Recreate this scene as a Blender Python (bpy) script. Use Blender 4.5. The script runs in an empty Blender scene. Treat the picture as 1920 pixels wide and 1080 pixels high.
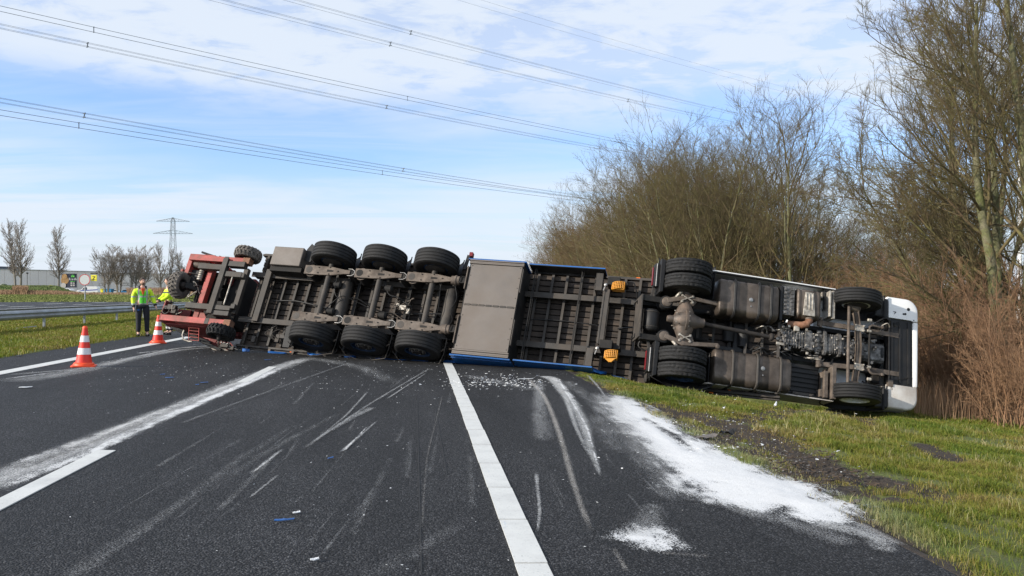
import bpy, bmesh, math, random
import numpy as np
from mathutils import Vector, Matrix
from math import sin, cos, pi, radians
random.seed(7); RNG = np.random.default_rng(11)
sc = bpy.context.scene
COL = sc.collection

# ------------------------------------------------------------------ camera, sky, sun, exposure
F = 1600.0; EYE = 1.55
PSI = radians(6.24); PIT = math.atan(10/F)
_f0 = np.array([sin(PSI), cos(PSI), 0.]); _r = np.array([cos(PSI), -sin(PSI), 0.]); _z = np.array([0, 0, 1.])
_fw = _f0*cos(PIT)+_z*sin(PIT); _u = _z*cos(PIT)-_f0*sin(PIT); _c = np.array([0, 0, EYE])
cam_d = bpy.data.cameras.new('camera'); cam = bpy.data.objects.new('camera', cam_d); COL.objects.link(cam)
cam_d.sensor_width = 36; cam_d.lens = 30.0; cam_d.clip_start = .05; cam_d.clip_end = 4000
cam.matrix_world = Matrix([[_r[i], _u[i], -_fw[i], _c[i]] for i in range(3)]+[[0, 0, 0, 1]])
sc.camera = cam
SUN = np.array([-.955*cos(radians(23)), -.30*cos(radians(23)), sin(radians(23))]); SUN /= np.linalg.norm(SUN)
EXPOSURE = 0.2
sc.view_settings.view_transform = 'Standard'; sc.view_settings.look = 'None'
sc.view_settings.gamma = 1; sc.view_settings.use_curve_mapping = False; sc.view_settings.exposure = EXPOSURE
sun_d = bpy.data.lights.new('sun', 'SUN'); sun_d.energy = 5.0; sun_d.angle = radians(.6); sun_d.color = (1, .93, .82)
sun = bpy.data.objects.new('sun', sun_d); COL.objects.link(sun); sun.location = (-30, -5, 30)
sun.rotation_euler = Vector(SUN).to_track_quat('Z', 'Y').to_euler()
world = bpy.data.worlds.new('World'); sc.world = world; world.use_nodes = True
def build_world():
    nt = world.node_tree; N = nt.nodes; Lk = nt.links; N.clear()
    out = N.new('ShaderNodeOutputWorld'); bg = N.new('ShaderNodeBackground'); bg.inputs['Strength'].default_value = .115
    sky = N.new('ShaderNodeTexSky'); sky.sky_type = 'NISHITA'; sky.sun_disc = False
    sky.sun_elevation = radians(23); sky.sun_rotation = math.atan2(SUN[0], SUN[1]); sky.altitude = 0
    sky.air_density = 1.0; sky.dust_density = 1.2; sky.ozone_density = 1.5
    tc = N.new('ShaderNodeTexCoord'); sep = N.new('ShaderNodeSeparateXYZ'); Lk.new(tc.outputs['Generated'], sep.inputs[0])
    def math_(op, a, b=None, c=None):
        n = N.new('ShaderNodeMath'); n.operation = op
        for i, v in enumerate((a, b, c)):
            if v is None: continue
            if isinstance(v, (int, float)): n.inputs[i].default_value = v
            else: Lk.new(v, n.inputs[i])
        return n.outputs[0]
    z = math_('MAXIMUM', sep.outputs[2], 0.0)
    zz = math_('ADD', z, .09)
    cx = math_('DIVIDE', sep.outputs[0], zz); cy = math_('DIVIDE', sep.outputs[1], zz)
    comb = N.new('ShaderNodeCombineXYZ'); Lk.new(cx, comb.inputs[0]); Lk.new(cy, comb.inputs[1])
    def noise(sc_, det, rough, dist, scale=(1, 1, 1), off=(0, 0, 0)):
        mp = N.new('ShaderNodeMapping'); mp.inputs['Scale'].default_value = scale; mp.inputs['Location'].default_value = off
        Lk.new(comb.outputs[0], mp.inputs[0])
        n = N.new('ShaderNodeTexNoise'); n.inputs['Scale'].default_value = sc_; n.inputs['Detail'].default_value = det
        n.inputs['Roughness'].default_value = rough; n.inputs['Distortion'].default_value = dist
        Lk.new(mp.outputs[0], n.inputs[0]); return n.outputs[0]
    def sstep(x, a, b):
        n = N.new('ShaderNodeMapRange'); n.interpolation_type = 'SMOOTHSTEP'
        Lk.new(x, n.inputs[0]); n.inputs[1].default_value = a; n.inputs[2].default_value = b; return n.outputs[0]
    big = noise(.55, 5, .55, .6, (1, 1.3, 1), (3.1, .6, 0))
    fine = noise(4.2, 8, .62, .3, (1, 1.2, 1), (1.0, 5.0, 0))
    strk = noise(.9, 6, .6, .8, (.35, 1.6, 1), (0, 2.2, 0))
    # high mottled deck: present where elevation is over ~15 degrees, low streaky veil below ~9 degrees
    w = math_('ADD', z, math_('MULTIPLY', math_('SUBTRACT', big, .5), .16))
    w = math_('ADD', w, math_('MULTIPLY', sep.outputs[0], .035))
    high = sstep(w, .175, .25)
    deck = math_('MULTIPLY', high, sstep(math_('ADD', math_('MULTIPLY', fine, .6), math_('MULTIPLY', big, .5)), (.36), .60))
    deck = math_('MAXIMUM', deck, math_('MULTIPLY', high, .62))
    low = math_('MULTIPLY', sstep(math_('MULTIPLY', w, -1.0), -.19, -.06), sstep(strk, .22, .56))
    low = math_('MAXIMUM', low, math_('MULTIPLY', sstep(math_('MULTIPLY', z, -1.0), -.17, -.01), .88))
    mid = math_('MULTIPLY', sstep(strk, .42, .78), .5)
    cl = math_('MAXIMUM', math_('MAXIMUM', deck, low), mid)
    cl = math_('MULTIPLY', cl, .93)
    mix = N.new('ShaderNodeMix'); mix.data_type = 'RGBA'; Lk.new(cl, mix.inputs[0])
    gain = N.new('ShaderNodeMix'); gain.data_type = 'RGBA'; gain.blend_type = 'MULTIPLY'; gain.inputs[0].default_value = 1
    Lk.new(sky.outputs[0], gain.inputs[6]); gain.inputs[7].default_value = (SKYG[0], SKYG[1], SKYG[2], 1)
    Lk.new(gain.outputs[2], mix.inputs[6]); mix.inputs[7].default_value = CLOUD
    Lk.new(mix.outputs[2], bg.inputs[0]); Lk.new(bg.outputs[0], out.inputs[0])
SKYG = (1.3, 1.5, 1.95); CLOUD = (6.1, 6.7, 7.5, 1)
build_world()
sc.cycles.max_bounces = 5; sc.cycles.transparent_max_bounces = 24

# ------------------------------------------------------------------ helpers
def tag(o, label=None, cat=None, group=None, kind=None):
    if label: o['label'] = label
    if cat: o['category'] = cat
    if group: o['group'] = group
    if kind: o['kind'] = kind
    return o
def empty(name, loc=(0, 0, 0), rz=0, parent=None):
    o = bpy.data.objects.new(name, None); o.empty_display_size = .2; COL.objects.link(o)
    o.location = loc; o.rotation_euler = (0, 0, rz)
    if parent: o.parent = parent
    return o
def copy_tree(o, parent=None):
    c = o.copy(); COL.objects.link(c)
    if parent: c.parent = parent
    for ch in list(o.children): copy_tree(ch, c)
    return c
def link(name, me, mats, parent=None, smooth=None, bevel=0):
    for m in (mats if isinstance(mats, (list, tuple)) else [mats]): me.materials.append(m)
    if smooth is not None:
        me.polygons.foreach_set('use_smooth', [True]*len(me.polygons))
        if smooth < 179: me.set_sharp_from_angle(angle=radians(smooth))
    o = bpy.data.objects.new(name, me); COL.objects.link(o)
    if parent is not None: o.parent = parent
    if bevel:
        b = o.modifiers.new('bevel', 'BEVEL'); b.width = bevel; b.segments = 2; b.limit_method = 'ANGLE'; b.angle_limit = radians(40)
    return o
class MB:
    def __init__(s): s.v = []; s.f = []; s.m = []
    def add(s, vs, fs, m=0):
        b = len(s.v); s.v.extend([tuple(map(float, p)) for p in vs]); s.f.extend([tuple(i+b for i in f) for f in fs]); s.m.extend([m]*len(fs)); return s
    def box(s, x0, x1, y0, y1, z0, z1, m=0):
        if x0 > x1: x0, x1 = x1, x0
        if y0 > y1: y0, y1 = y1, y0
        if z0 > z1: z0, z1 = z1, z0
        return s.add([(x0,y0,z0),(x1,y0,z0),(x1,y1,z0),(x0,y1,z0),(x0,y0,z1),(x1,y0,z1),(x1,y1,z1),(x0,y1,z1)],
              [(0,3,2,1),(4,5,6,7),(0,1,5,4),(1,2,6,5),(2,3,7,6),(3,0,4,7)], m)
    def obox(s, c, size, R=None, m=0):
        R = R or Matrix.Identity(3); h = [q/2 for q in size]; n = MB(); n.box(-h[0], h[0], -h[1], h[1], -h[2], h[2])
        return s.add([R @ Vector(p)+Vector(c) for p in n.v], n.f, m)
    def bar(s, p0, p1, w, t, up=(0, 0, 1), m=0):
        p0 = Vector(p0); p1 = Vector(p1); d = (p1-p0); L = d.length; d.normalize(); a = Vector(up).cross(d)
        if a.length < 1e-4: a = Vector((1, 0, 0)).cross(d)
        a.normalize(); b = d.cross(a); R = Matrix((d, a, b)).transposed()
        return s.obox((p0+p1)/2, (L, w, t), R, m)
    def tube(s, pts, r, n=8, m=0, caps=True, close=False):
        pts = [Vector(p) for p in pts]; k = len(pts); rs = r if isinstance(r, (list, tuple)) else [r]*k
        vs = []; prev = None
        for i, p in enumerate(pts):
            d = (pts[min(i+1, k-1)]-pts[max(i-1, 0)]).normalized()
            if prev is None:
                a = d.cross(Vector((0, 0, 1)));
                if a.length < .1: a = d.cross(Vector((0, 1, 0)))
                a.normalize()
            else: a = (prev-d*prev.dot(d)).normalized()
            prev = a; b = d.cross(a)
            for j in range(n):
                t = 2*pi*j/n; vs.append(p+(a*cos(t)+b*sin(t))*rs[i])
        fs = [(i*n+j, i*n+(j+1) % n, (i+1)*n+(j+1) % n, (i+1)*n+j) for i in range(k-1) for j in range(n)]
        if caps: fs += [tuple(range(n-1, -1, -1)), tuple((k-1)*n+j for j in range(n))]
        return s.add(vs, fs, m)
    def lathe(s, prof, n=32, o=(0, 0, 0), axis='y', m=0, caps=True, a0=0, a1=2*pi):
        full = abs(a1-a0-2*pi) < 1e-6; nn = n if full else n+1; vs = []
        for (r, h) in prof:
            for j in range(nn):
                t = a0+(a1-a0)*j/n; c, q = r*cos(t), r*sin(t)
                vs.append({'y': (o[0]+c, o[1]+h, o[2]+q), 'z': (o[0]+c, o[1]+q, o[2]+h), 'x': (o[0]+h, o[1]+c, o[2]+q)}[axis])
        K = len(prof); fs = []
        for i in range(K-1):
            for j in range(n if full else n):
                j2 = (j+1) % nn; fs.append((i*nn+j, i*nn+j2, (i+1)*nn+j2, (i+1)*nn+j))
        if caps and full: fs += [tuple(range(nn)), tuple((K-1)*nn+j for j in range(nn-1, -1, -1))]
        return s.add(vs, fs, m)
    def prism(s, poly, a, b, axis='z', m=0):
        n = len(poly)
        def P(p, h): return {'z': (p[0], p[1], h), 'y': (p[0], h, p[1]), 'x': (h, p[0], p[1])}[axis]
        return s.add([P(p, a) for p in poly]+[P(p, b) for p in poly],
              [tuple(range(n-1, -1, -1)), tuple(range(n, 2*n))]+[(i, (i+1) % n, n+(i+1) % n, n+i) for i in range(n)], m)
    def mesh(s, name):
        me = bpy.data.meshes.new(name); me.from_pydata(s.v, [], s.f); me.polygons.foreach_set('material_index', s.m)
        bm = bmesh.new(); bm.from_mesh(me); bmesh.ops.recalc_face_normals(bm, faces=bm.faces); bm.to_mesh(me); bm.free(); return me
    def build(s, name, mats, parent=None, smooth=None, bevel=0): return link(name, s.mesh(name), mats, parent, smooth, bevel)
def mesh_np(name, V, Fq, mi=None, k=4):
    me = bpy.data.meshes.new(name); V = np.asarray(V, np.float32); Fq = np.asarray(Fq, np.int32)
    me.vertices.add(len(V)); me.vertices.foreach_set('co', V.ravel())
    me.loops.add(Fq.size); me.loops.foreach_set('vertex_index', Fq.ravel())
    me.polygons.add(len(Fq)); me.polygons.foreach_set('loop_start', np.arange(0, Fq.size, k, dtype=np.int32))
    if mi is not None: me.polygons.foreach_set('material_index', np.asarray(mi, np.int32))
    me.update(calc_edges=True); me.validate(); return me
def smin(a, b, x): t = np.clip((x-a)/(b-a), 0, 1); return t*t*(3-2*t)
def vnoise(x, y, s, seed=0):
    x = np.asarray(x, float)*s; y = np.asarray(y, float)*s; xi = np.floor(x).astype(np.int64); yi = np.floor(y).astype(np.int64); fx = x-xi; fy = y-yi
    def h(a, b):
        n = (a*374761393+b*668265263+seed*1442695041) & 0x7fffffff; n = ((n ^ (n >> 13))*1274126177) & 0x7fffffff; return ((n ^ (n >> 16)) & 0xffff)/65535.
    fx = fx*fx*(3-2*fx); fy = fy*fy*(3-2*fy)
    return (h(xi, yi)*(1-fx)+h(xi+1, yi)*fx)*(1-fy)+(h(xi, yi+1)*(1-fx)+h(xi+1, yi+1)*fx)*fy
# ground height: motorway with crossfall, verge falling away on the right, median and far carriageway on the left
def gz(X, Y):
    X = np.asarray(X, float); Y = np.asarray(Y, float)
    z = -.03*X
    R = -.0936-(X-3.12)*.125; R = np.where(X > 12.5, -1.27-(X-12.5)*.15, R); R = np.maximum(R, -1.6)
    z = np.where(X > 3.12, R, z)
    dr = np.maximum(X-3.3, 0)
    z = z+np.where(X > 3.3, np.minimum(dr, 1)*(.06*(vnoise(X, Y, .9, 3)-.5)+.05*(vnoise(X, Y, 3.1, 4)-.5)), 0)
    z = z-.05*smin(14.2, 16.2, Y)*smin(24, 20, Y)*smin(3.6, 5.5, X)*smin(13, 11, X)
    # hollow under the overturned cab and load
    z = z-.75*smin(19.0, 20.3, Y)*smin(27, 23, Y)*smin(7.0, 8.5, X)*smin(13.5, 12, X)-.95*smin(18.6, 20., Y+(X-2)*.55)*smin(25, 23, Y)*smin(4.2, 6.0, X)*smin(10, 8.5, X)
    Lf = .25+(-8.35-X)*.0-.04*smin(-9, -11, X)+.29*smin(-17, -25, X)+(.7+0*X)*smin(115, 195, Y)*smin(-30, -45, X)
    z = np.where(X < -8.35, Lf, z)
    z = z+1.9*smin(-.375, -.405, X/np.maximum(Y, 1))*smin(190, 212, Y)*smin(262, 235, Y)
    return z
def at(px, py, d): return _c+d*(_fw+(px-960)/F*_r+(540-py)/F*_u)
def ground_at(px, py, dz=0.):
    d = at(px, py, 1.)-_c; t = 1.
    zt = np.linspace(2, 400, 20000); P = _c[None]+zt[:, None]*d[None]; below = P[:, 2] < gz(P[:, 0], P[:, 1])
    i = int(np.argmax(below)); p = P[i]
    return np.array([p[0], p[1], float(gz(p[0], p[1]))+dz])
# ---- materials
def mat(name, col, rough=.6, metal=0., var=.25, scale=6., bump=0., bscale=40., dirt=None, damt=.5, dscale=3., stretch=(1, 1, 1), coat=0., spec=None, attr=None):
    m = bpy.data.materials.new(name); m.use_nodes = True; nt = m.node_tree; N = nt.nodes; Lk = nt.links
    b = N['Principled BSDF']; b.inputs['Roughness'].default_value = rough; b.inputs['Metallic'].default_value = metal
    if coat: b.inputs['Coat Weight'].default_value = coat; b.inputs['Coat Roughness'].default_value = .12
    if spec is not None: b.inputs['Specular IOR Level'].default_value = spec
    tc = N.new('ShaderNodeTexCoord'); mp = N.new('ShaderNodeMapping'); mp.inputs['Scale'].default_value = stretch; Lk.new(tc.outputs['Object'], mp.inputs[0])
    def nz(s, det=6, ro=.6):
        n = N.new('ShaderNodeTexNoise'); n.inputs['Scale'].default_value = s; n.inputs['Detail'].default_value = det; n.inputs['Roughness'].default_value = ro
        Lk.new(mp.outputs[0], n.inputs[0]); return n.outputs[0]
    def rng(x, a, b2, c, d):
        r = N.new('ShaderNodeMapRange'); Lk.new(x, r.inputs[0])
        for i, v in enumerate((a, b2, c, d)): r.inputs[i+1].default_value = v
        return r.outputs[0]
    def mixc(f, a, c, blend='MIX'):
        x = N.new('ShaderNodeMix'); x.data_type = 'RGBA'; x.blend_type = blend
        for s_, v in ((0, f), (6, a), (7, c)):
            if isinstance(v, (int, float)): x.inputs[s_].default_value = v
            elif isinstance(v, tuple): x.inputs[s_].default_value = (*v, 1)
            else: Lk.new(v, x.inputs[s_])
        return x.outputs[2]
    base = tuple(col)
    if attr:
        a = N.new('ShaderNodeAttribute'); a.attribute_name = attr; base = a.outputs['Color']
    if var:
        v = rng(nz(scale), .3, .7, 1-var, 1+var); cc = N.new('ShaderNodeCombineColor')
        for i in range(3): Lk.new(v, cc.inputs[i])
        base = mixc(1.0, base, cc.outputs[0], 'MULTIPLY')
    if dirt:
        f = rng(nz(dscale, 8, .68), .5-.22*damt, .5+.30-.22*damt, 0, min(1, damt*1.4)); base = mixc(f, base, tuple(dirt))
        rr = rng(f, 0, 1, rough, min(1, rough+.3)); Lk.new(rr, b.inputs['Roughness'])
    if isinstance(base, tuple): b.inputs['Base Color'].default_value = (*base, 1)
    else: Lk.new(base, b.inputs['Base Color'])
    if bump:
        bp = N.new('ShaderNodeBump'); bp.inputs['Strength'].default_value = min(1, bump); bp.inputs['Distance'].default_value = .01
        Lk.new(nz(bscale, 4, .6), bp.inputs['Height']); Lk.new(bp.outputs[0], b.inputs['Normal'])
    m['base'] = 1
    return m
DUST = (.17, .145, .12)
M = {}
M['chassis'] = mat('chassis', (.042, .037, .032), .65, .1, .4, 3, .35, 60, (.11, .085, .065), .36, 2.5)
M['chassis_dark'] = mat('chassis_dark', (.012, .0115, .011), .7, .0, .35, 3, .4, 50, (.045, .037, .03), .35, 3, spec=.3)
M['floor_wood'] = mat('floor_wood', (.034, .025, .019), .8, 0, .6, 4, .5, 30, (.12, .088, .064), .32, 1.6, (.3, 3, 1))
M['panel_grey'] = mat('panel_grey', (.135, .118, .104), .5, .25, .14, 2.2, .15, 40, (.15, .125, .105), .6, 1.4)
M['arm'] = mat('arm', (.13, .102, .08), .65, 0, .5, 5, .6, 60, (.04, .028, .02), .5, 3)
M['rubber'] = mat('rubber', (.0105, .0105, .011), .7, 0, .3, 8, .5, 120, (.03, .027, .024), .3, 4, spec=.35)
M['rubber_dusty'] = mat('rubber_dusty', (.07, .062, .055), .85, 0, .3, 8, .5, 60, (.24, .21, .18), .6, 3)
M['rim_blue'] = mat('rim_blue', (.008, .05, .14), .6, .1, .3, 5, 0, 1, (.02, .018, .017), .6, 6)
M['rim_dark'] = mat('rim_dark', (.018, .016, .015), .75, .1, .3, 5, .3, 40, (.06, .045, .035), .45, 6)
M['steel'] = mat('steel', (.42, .41, .39), .38, .85, .2, 8, .2, 50, (.2, .17, .14), .45, 6)
M['galv'] = mat('galvanised_steel', (.34, .36, .38), .42, .55, .16, 1.5, .1, 30, (.22, .21, .2), .5, .8)
M['blue'] = mat('blue_panel', (.008, .10, .33), .38, 0, .12, 2, .1, 30, (.05, .08, .12), .35, 2.5, coat=.2)
M['tarp'] = mat('blue_tarpaulin', (.01, .11, .38), .45, 0, .3, 3, .3, 30, (.02, .03, .05), .5, 4)
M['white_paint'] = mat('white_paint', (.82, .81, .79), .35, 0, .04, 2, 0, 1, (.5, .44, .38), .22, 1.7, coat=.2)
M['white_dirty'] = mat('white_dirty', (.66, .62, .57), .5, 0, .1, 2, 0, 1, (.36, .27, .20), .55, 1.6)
M['black_plastic'] = mat('black_plastic', (.0085, .0085, .009), .5, 0, .3, 4, .3, 80, (.03, .026, .023), .35, 3, spec=.35)
M['tank'] = mat('fuel_tank', (.125, .10, .08), .38, .5, .5, 2.4, .2, 20, (.035, .026, .02), .60, 1.5, (1, 1, .5))
M['engine'] = mat('engine_metal', (.20, .19, .18), .45, .35, .5, 14, .8, 40, (.02, .018, .016), .65, 8)
M['engine_light'] = mat('engine_light', (.46, .42, .36), .5, .3, .4, 14, .6, 50, (.10, .075, .055), .5, 9)
M['rust'] = mat('rust', (.19, .085, .045), .8, .1, .45, 9, .6, 50, (.3, .2, .15), .4, 6)
M['diff'] = mat('axle_housing', (.095, .078, .065), .55, .3, .3, 5, .4, 30, (.30, .20, .14), .35, 3)
M['red'] = mat('red_paint', (.38, .026, .02), .5, 0, .3, 3, .15, 30, (.14, .085, .065), .6, 2.8)
M['red_dark'] = mat('red_paint_dirty', (.23, .022, .022), .6, 0, .3, 3, .3, 40, (.07, .045, .038), .55, 3)
M['yellow'] = mat('yellow_plastic', (.62, .25, .01), .45, 0, .15, 5, 0, 1, (.3, .18, .06), .35, 6)
M['red_lens'] = mat('red_lens', (.15, .006, .009), .4, 0, .1, 5)
M['orange_lens'] = mat('orange_lens', (.8, .16, .02), .25, 0, .1, 5)
M['cone_red'] = mat('cone_red', (.78, .035, .018), .5, 0, .10, 6, 0, 1, (.35, .05, .03), .25, 6)
M['cone_orange'] = mat('cone_orange', (.88, .075, .012), .5, 0, .08, 6, 0, 1, (.4, .1, .04), .25, 6)
M['cone_white'] = mat('cone_white', (.78, .77, .76), .5, 0, .05, 6, 0, 1, (.5, .47, .43), .25, 6)
M['glass_dark'] = mat('dark_glass', (.02, .022, .026), .08, 0, 0)
M['hivis'] = mat('hivis_yellow', (.55, .78, .02), .7, 0, .12, 9, .4, 30)
M['hivis_green'] = mat('hivis_green', (.18, .68, .06), .7, 0, .12, 9, .4, 30)
M['reflect'] = mat('reflective_tape', (.42, .42, .42), .4, .2, .1, 9)
M['orange_cloth'] = mat('orange_cloth', (.85, .12, .02), .7)
M['navy_cloth'] = mat('navy_cloth', (.013, .014, .02), .8, 0, .3, 12, .4, 30)
M['skin'] = mat('skin', (.60, .35, .26), .5, 0, .1, 9)
M['hair'] = mat('hair', (.045, .03, .022), .8)
M['shoe'] = mat('black_leather', (.02, .018, .017), .5)

# ------------------------------------------------------------------ ground materials
def node_mat(name):
    m = bpy.data.materials.new(name); m.use_nodes = True; return m, m.node_tree.nodes, m.node_tree.links, m.node_tree.nodes['Principled BSDF']
def add_noise(N, Lk, vec, s, det=5, ro=.6, kind='noise'):
    if kind == 'vor': n = N.new('ShaderNodeTexVoronoi'); n.inputs['Scale'].default_value = s; Lk.new(vec, n.inputs['Vector']); return n
    n = N.new('ShaderNodeTexNoise'); n.inputs['Scale'].default_value = s; n.inputs['Detail'].default_value = det; n.inputs['Roughness'].default_value = ro
    Lk.new(vec, n.inputs['Vector']); return n
def add_range(N, Lk, x, a, b, c=0., d=1., smooth=False):
    r = N.new('ShaderNodeMapRange'); Lk.new(x, r.inputs[0])
    if smooth: r.interpolation_type = 'SMOOTHSTEP'
    for i, v in enumerate((a, b, c, d)): r.inputs[i+1].default_value = v
    return r.outputs[0]
def add_mix(N, Lk, f, a, b, blend='MIX'):
    x = N.new('ShaderNodeMix'); x.data_type = 'RGBA'; x.blend_type = blend
    for s_, v in ((0, f), (6, a), (7, b)):
        if isinstance(v, (int, float)): x.inputs[s_].default_value = v
        elif isinstance(v, tuple): x.inputs[s_].default_value = (*v, 1)
        else: Lk.new(v, x.inputs[s_])
    return x.outputs[2]
def add_math(N, Lk, op, a, b=0.):
    n = N.new('ShaderNodeMath'); n.operation = op
    for i, v in enumerate((a, b)):
        if isinstance(v, (int, float)): n.inputs[i].default_value = v
        else: Lk.new(v, n.inputs[i])
    return n.outputs[0]
def asphalt(name, base=.05, fine=75.):
    m, N, Lk, b = node_mat(name); tc = N.new('ShaderNodeTexCoord'); o = tc.outputs['Object']
    mp = N.new('ShaderNodeMapping'); mp.inputs['Scale'].default_value = (1, .12, 1); Lk.new(o, mp.inputs[0])
    v = add_noise(N, Lk, o, fine, kind='vor'); v2 = add_noise(N, Lk, o, fine*2.3, kind='vor')
    sp = N.new('ShaderNodeSeparateColor'); Lk.new(v.outputs['Color'], sp.inputs[0])
    stone = add_range(N, Lk, add_math(N, Lk, 'POWER', sp.outputs[0], 3.0), 0, 1, base*.5, base*3.4)
    gap = add_range(N, Lk, v.outputs['Distance'], .25, .75, 1.0, .10)
    c = add_math(N, Lk, 'MULTIPLY', stone, gap)
    tr = add_noise(N, Lk, mp.outputs[0], 1.1, 6, .6); c = add_math(N, Lk, 'MULTIPLY', c, add_range(N, Lk, tr.outputs[0], .3, .7, .62, 1.65))
    big = add_noise(N, Lk, o, .35, 4, .6); c = add_math(N, Lk, 'MULTIPLY', c, add_range(N, Lk, big.outputs[0], .3, .7, .78, 1.3))
    # pale dust of the spilled load caught between the stones
    dn = add_noise(N, Lk, o, 55, 3, .7); dm = add_range(N, Lk, dn.outputs[0], .60, .72); dz = add_range(N, Lk, add_noise(N, Lk, mp.outputs[0], .9, 5, .65).outputs[0], .38, .70, 0, .75)
    dm = add_math(N, Lk, 'MULTIPLY', dm, dz)
    cc = N.new('ShaderNodeCombineColor'); Lk.new(c, cc.inputs[0]); Lk.new(c, cc.inputs[1]); Lk.new(add_math(N, Lk, 'MULTIPLY', c, 1.05), cc.inputs[2])
    Lk.new(add_mix(N, Lk, dm, cc.outputs[0], (.30, .30, .29)), b.inputs['Base Color'])
    b.inputs['Roughness'].default_value = .7; b.inputs['Specular IOR Level'].default_value = .28
    bp = N.new('ShaderNodeBump'); bp.inputs['Strength'].default_value = 1.; bp.inputs['Distance'].default_value = .012
    h = add_math(N, Lk, 'SUBTRACT', 1.0, v.outputs['Distance']); h = add_math(N, Lk, 'ADD', h, add_range(N, Lk, sp.outputs[1], 0, 1, 0, .5))
    Lk.new(h, bp.inputs['Height']); Lk.new(bp.outputs[0], b.inputs['Normal']); return m
M['asphalt'] = asphalt('asphalt', .026)
M['asphalt_far'] = asphalt('asphalt_far', .045, 30)
def ground_mat():
    m, N, Lk, b = node_mat('turf_and_soil'); tc = N.new('ShaderNodeTexCoord'); o = tc.outputs['Object']
    a = N.new('ShaderNodeAttribute'); a.attribute_name = 'soil'
    n1 = add_noise(N, Lk, o, 1.3, 7, .65); n2 = add_noise(N, Lk, o, 14, 6, .7); n3 = add_noise(N, Lk, o, .06, 4, .6)
    g = add_mix(N, Lk, add_range(N, Lk, n1.outputs[0], .35, .65), (.075, .105, .016), (.13, .13, .032))
    g = add_mix(N, Lk, add_range(N, Lk, n2.outputs[0], .45, .75, 0, .6), g, (.11, .085, .035))
    g = add_mix(N, Lk, add_range(N, Lk, n3.outputs[0], .4, .6, 0, .5), g, (.13, .16, .022))
    sl = add_mix(N, Lk, add_range(N, Lk, n2.outputs[0], .35, .7), (.020, .014, .009), (.062, .043, .028))
    f = add_math(N, Lk, 'ADD', a.outputs['Fac'], add_range(N, Lk, n2.outputs[0], .3, .7, -.25, .25)); f = add_range(N, Lk, f, .25, .6)
    Lk.new(add_mix(N, Lk, f, g, sl), b.inputs['Base Color']); b.inputs['Roughness'].default_value = .92
    bp = N.new('ShaderNodeBump'); bp.inputs['Strength'].default_value = 1; bp.inputs['Distance'].default_value = .05
    Lk.new(n2.outputs[0], bp.inputs['Height']); Lk.new(bp.outputs[0], b.inputs['Normal']); return m
M['ground'] = ground_mat()
def paint_mat():
    m, N, Lk, b = node_mat('road_marking_paint'); tc = N.new('ShaderNodeTexCoord'); o = tc.outputs['Object']
    n = add_noise(N, Lk, o, 60, 4, .7); n2 = add_noise(N, Lk, o, 3, 6, .7)
    mp = N.new('ShaderNodeMapping'); mp.inputs['Scale'].default_value = (9, 1.2, 1); Lk.new(o, mp.inputs[0]); n3 = add_noise(N, Lk, mp.outputs[0], 1.4, 5, .75)
    c = add_mix(N, Lk, add_range(N, Lk, n.outputs[0], .58, .75, 0, .8), (.60, .60, .57), (.16, .16, .16))
    c = add_mix(N, Lk, add_range(N, Lk, n2.outputs[0], .45, .75, 0, .5), c, (.36, .36, .35))
    c = add_mix(N, Lk, add_range(N, Lk, n3.outputs[0], .63, .76, 0, .55), c, (.14, .30, .50))
    Lk.new(c, b.inputs['Base Color']); b.inputs['Roughness'].default_value = .6
    bp = N.new('ShaderNodeBump'); bp.inputs['Strength'].default_value = .4; bp.inputs['Distance'].default_value = .004; Lk.new(n.outputs[0], bp.inputs['Height']); Lk.new(bp.outputs[0], b.inputs['Normal']); return m
M['paint'] = paint_mat()
def powder_mat(name, streak=False, col=(.68, .68, .675)):
    m, N, Lk, b = node_mat(name); tc = N.new('ShaderNodeTexCoord'); o = tc.outputs['Object']
    a = N.new('ShaderNodeAttribute'); a.attribute_name = 'cover'
    mp = N.new('ShaderNodeMapping'); mp.inputs['Scale'].default_value = (1.6, .35, 1); Lk.new(o, mp.inputs[0])
    n1 = add_noise(N, Lk, o, 85, 3, .75); n2 = add_noise(N, Lk, mp.outputs[0], 4.5, 8, .72); n3 = add_noise(N, Lk, o, 7, 7, .7)
    s = add_math(N, Lk, 'ADD', a.outputs['Fac'], add_range(N, Lk, n2.outputs[0], .25, .75, -.32, .32))
    s = add_math(N, Lk, 'ADD', s, add_range(N, Lk, n1.outputs[0], .3, .7, -.36, .36))
    s = add_math(N, Lk, 'ADD', s, add_range(N, Lk, n3.outputs[0], .3, .7, -.14, .14))
    al = add_range(N, Lk, s, .40, .60, 0, 1, True)
    if streak:
        s2 = add_math(N, Lk, 'ADD', a.outputs['Fac'], add_range(N, Lk, n2.outputs[0], .25, .75, -.16, .16)); s2 = add_math(N, Lk, 'ADD', s2, add_range(N, Lk, n1.outputs[0], .3, .7, -.42, .42))
        al = add_math(N, Lk, 'MULTIPLY', add_range(N, Lk, s2, .12, .85, 0, 1), .92)
    c = add_mix(N, Lk, add_range(N, Lk, n1.outputs[0], .42, .72, 0, .55), col, (.42, .42, .41)); c = add_mix(N, Lk, add_range(N, Lk, n3.outputs[0], .5, .8, 0, .4), c, (.50, .49, .47))
    Lk.new(c, b.inputs['Base Color']); b.inputs['Roughness'].default_value = .9; Lk.new(al, b.inputs['Alpha'])
    bp = N.new('ShaderNodeBump'); bp.inputs['Strength'].default_value = .6; bp.inputs['Distance'].default_value = .008; Lk.new(add_math(N, Lk, 'ADD', n1.outputs[0], n3.outputs[0]), bp.inputs['Height']); Lk.new(bp.outputs[0], b.inputs['Normal'])
    return m
M['powder'] = powder_mat('white_granulate')
M['streak'] = powder_mat('white_dust_film', True, (.62, .62, .61))
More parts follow.
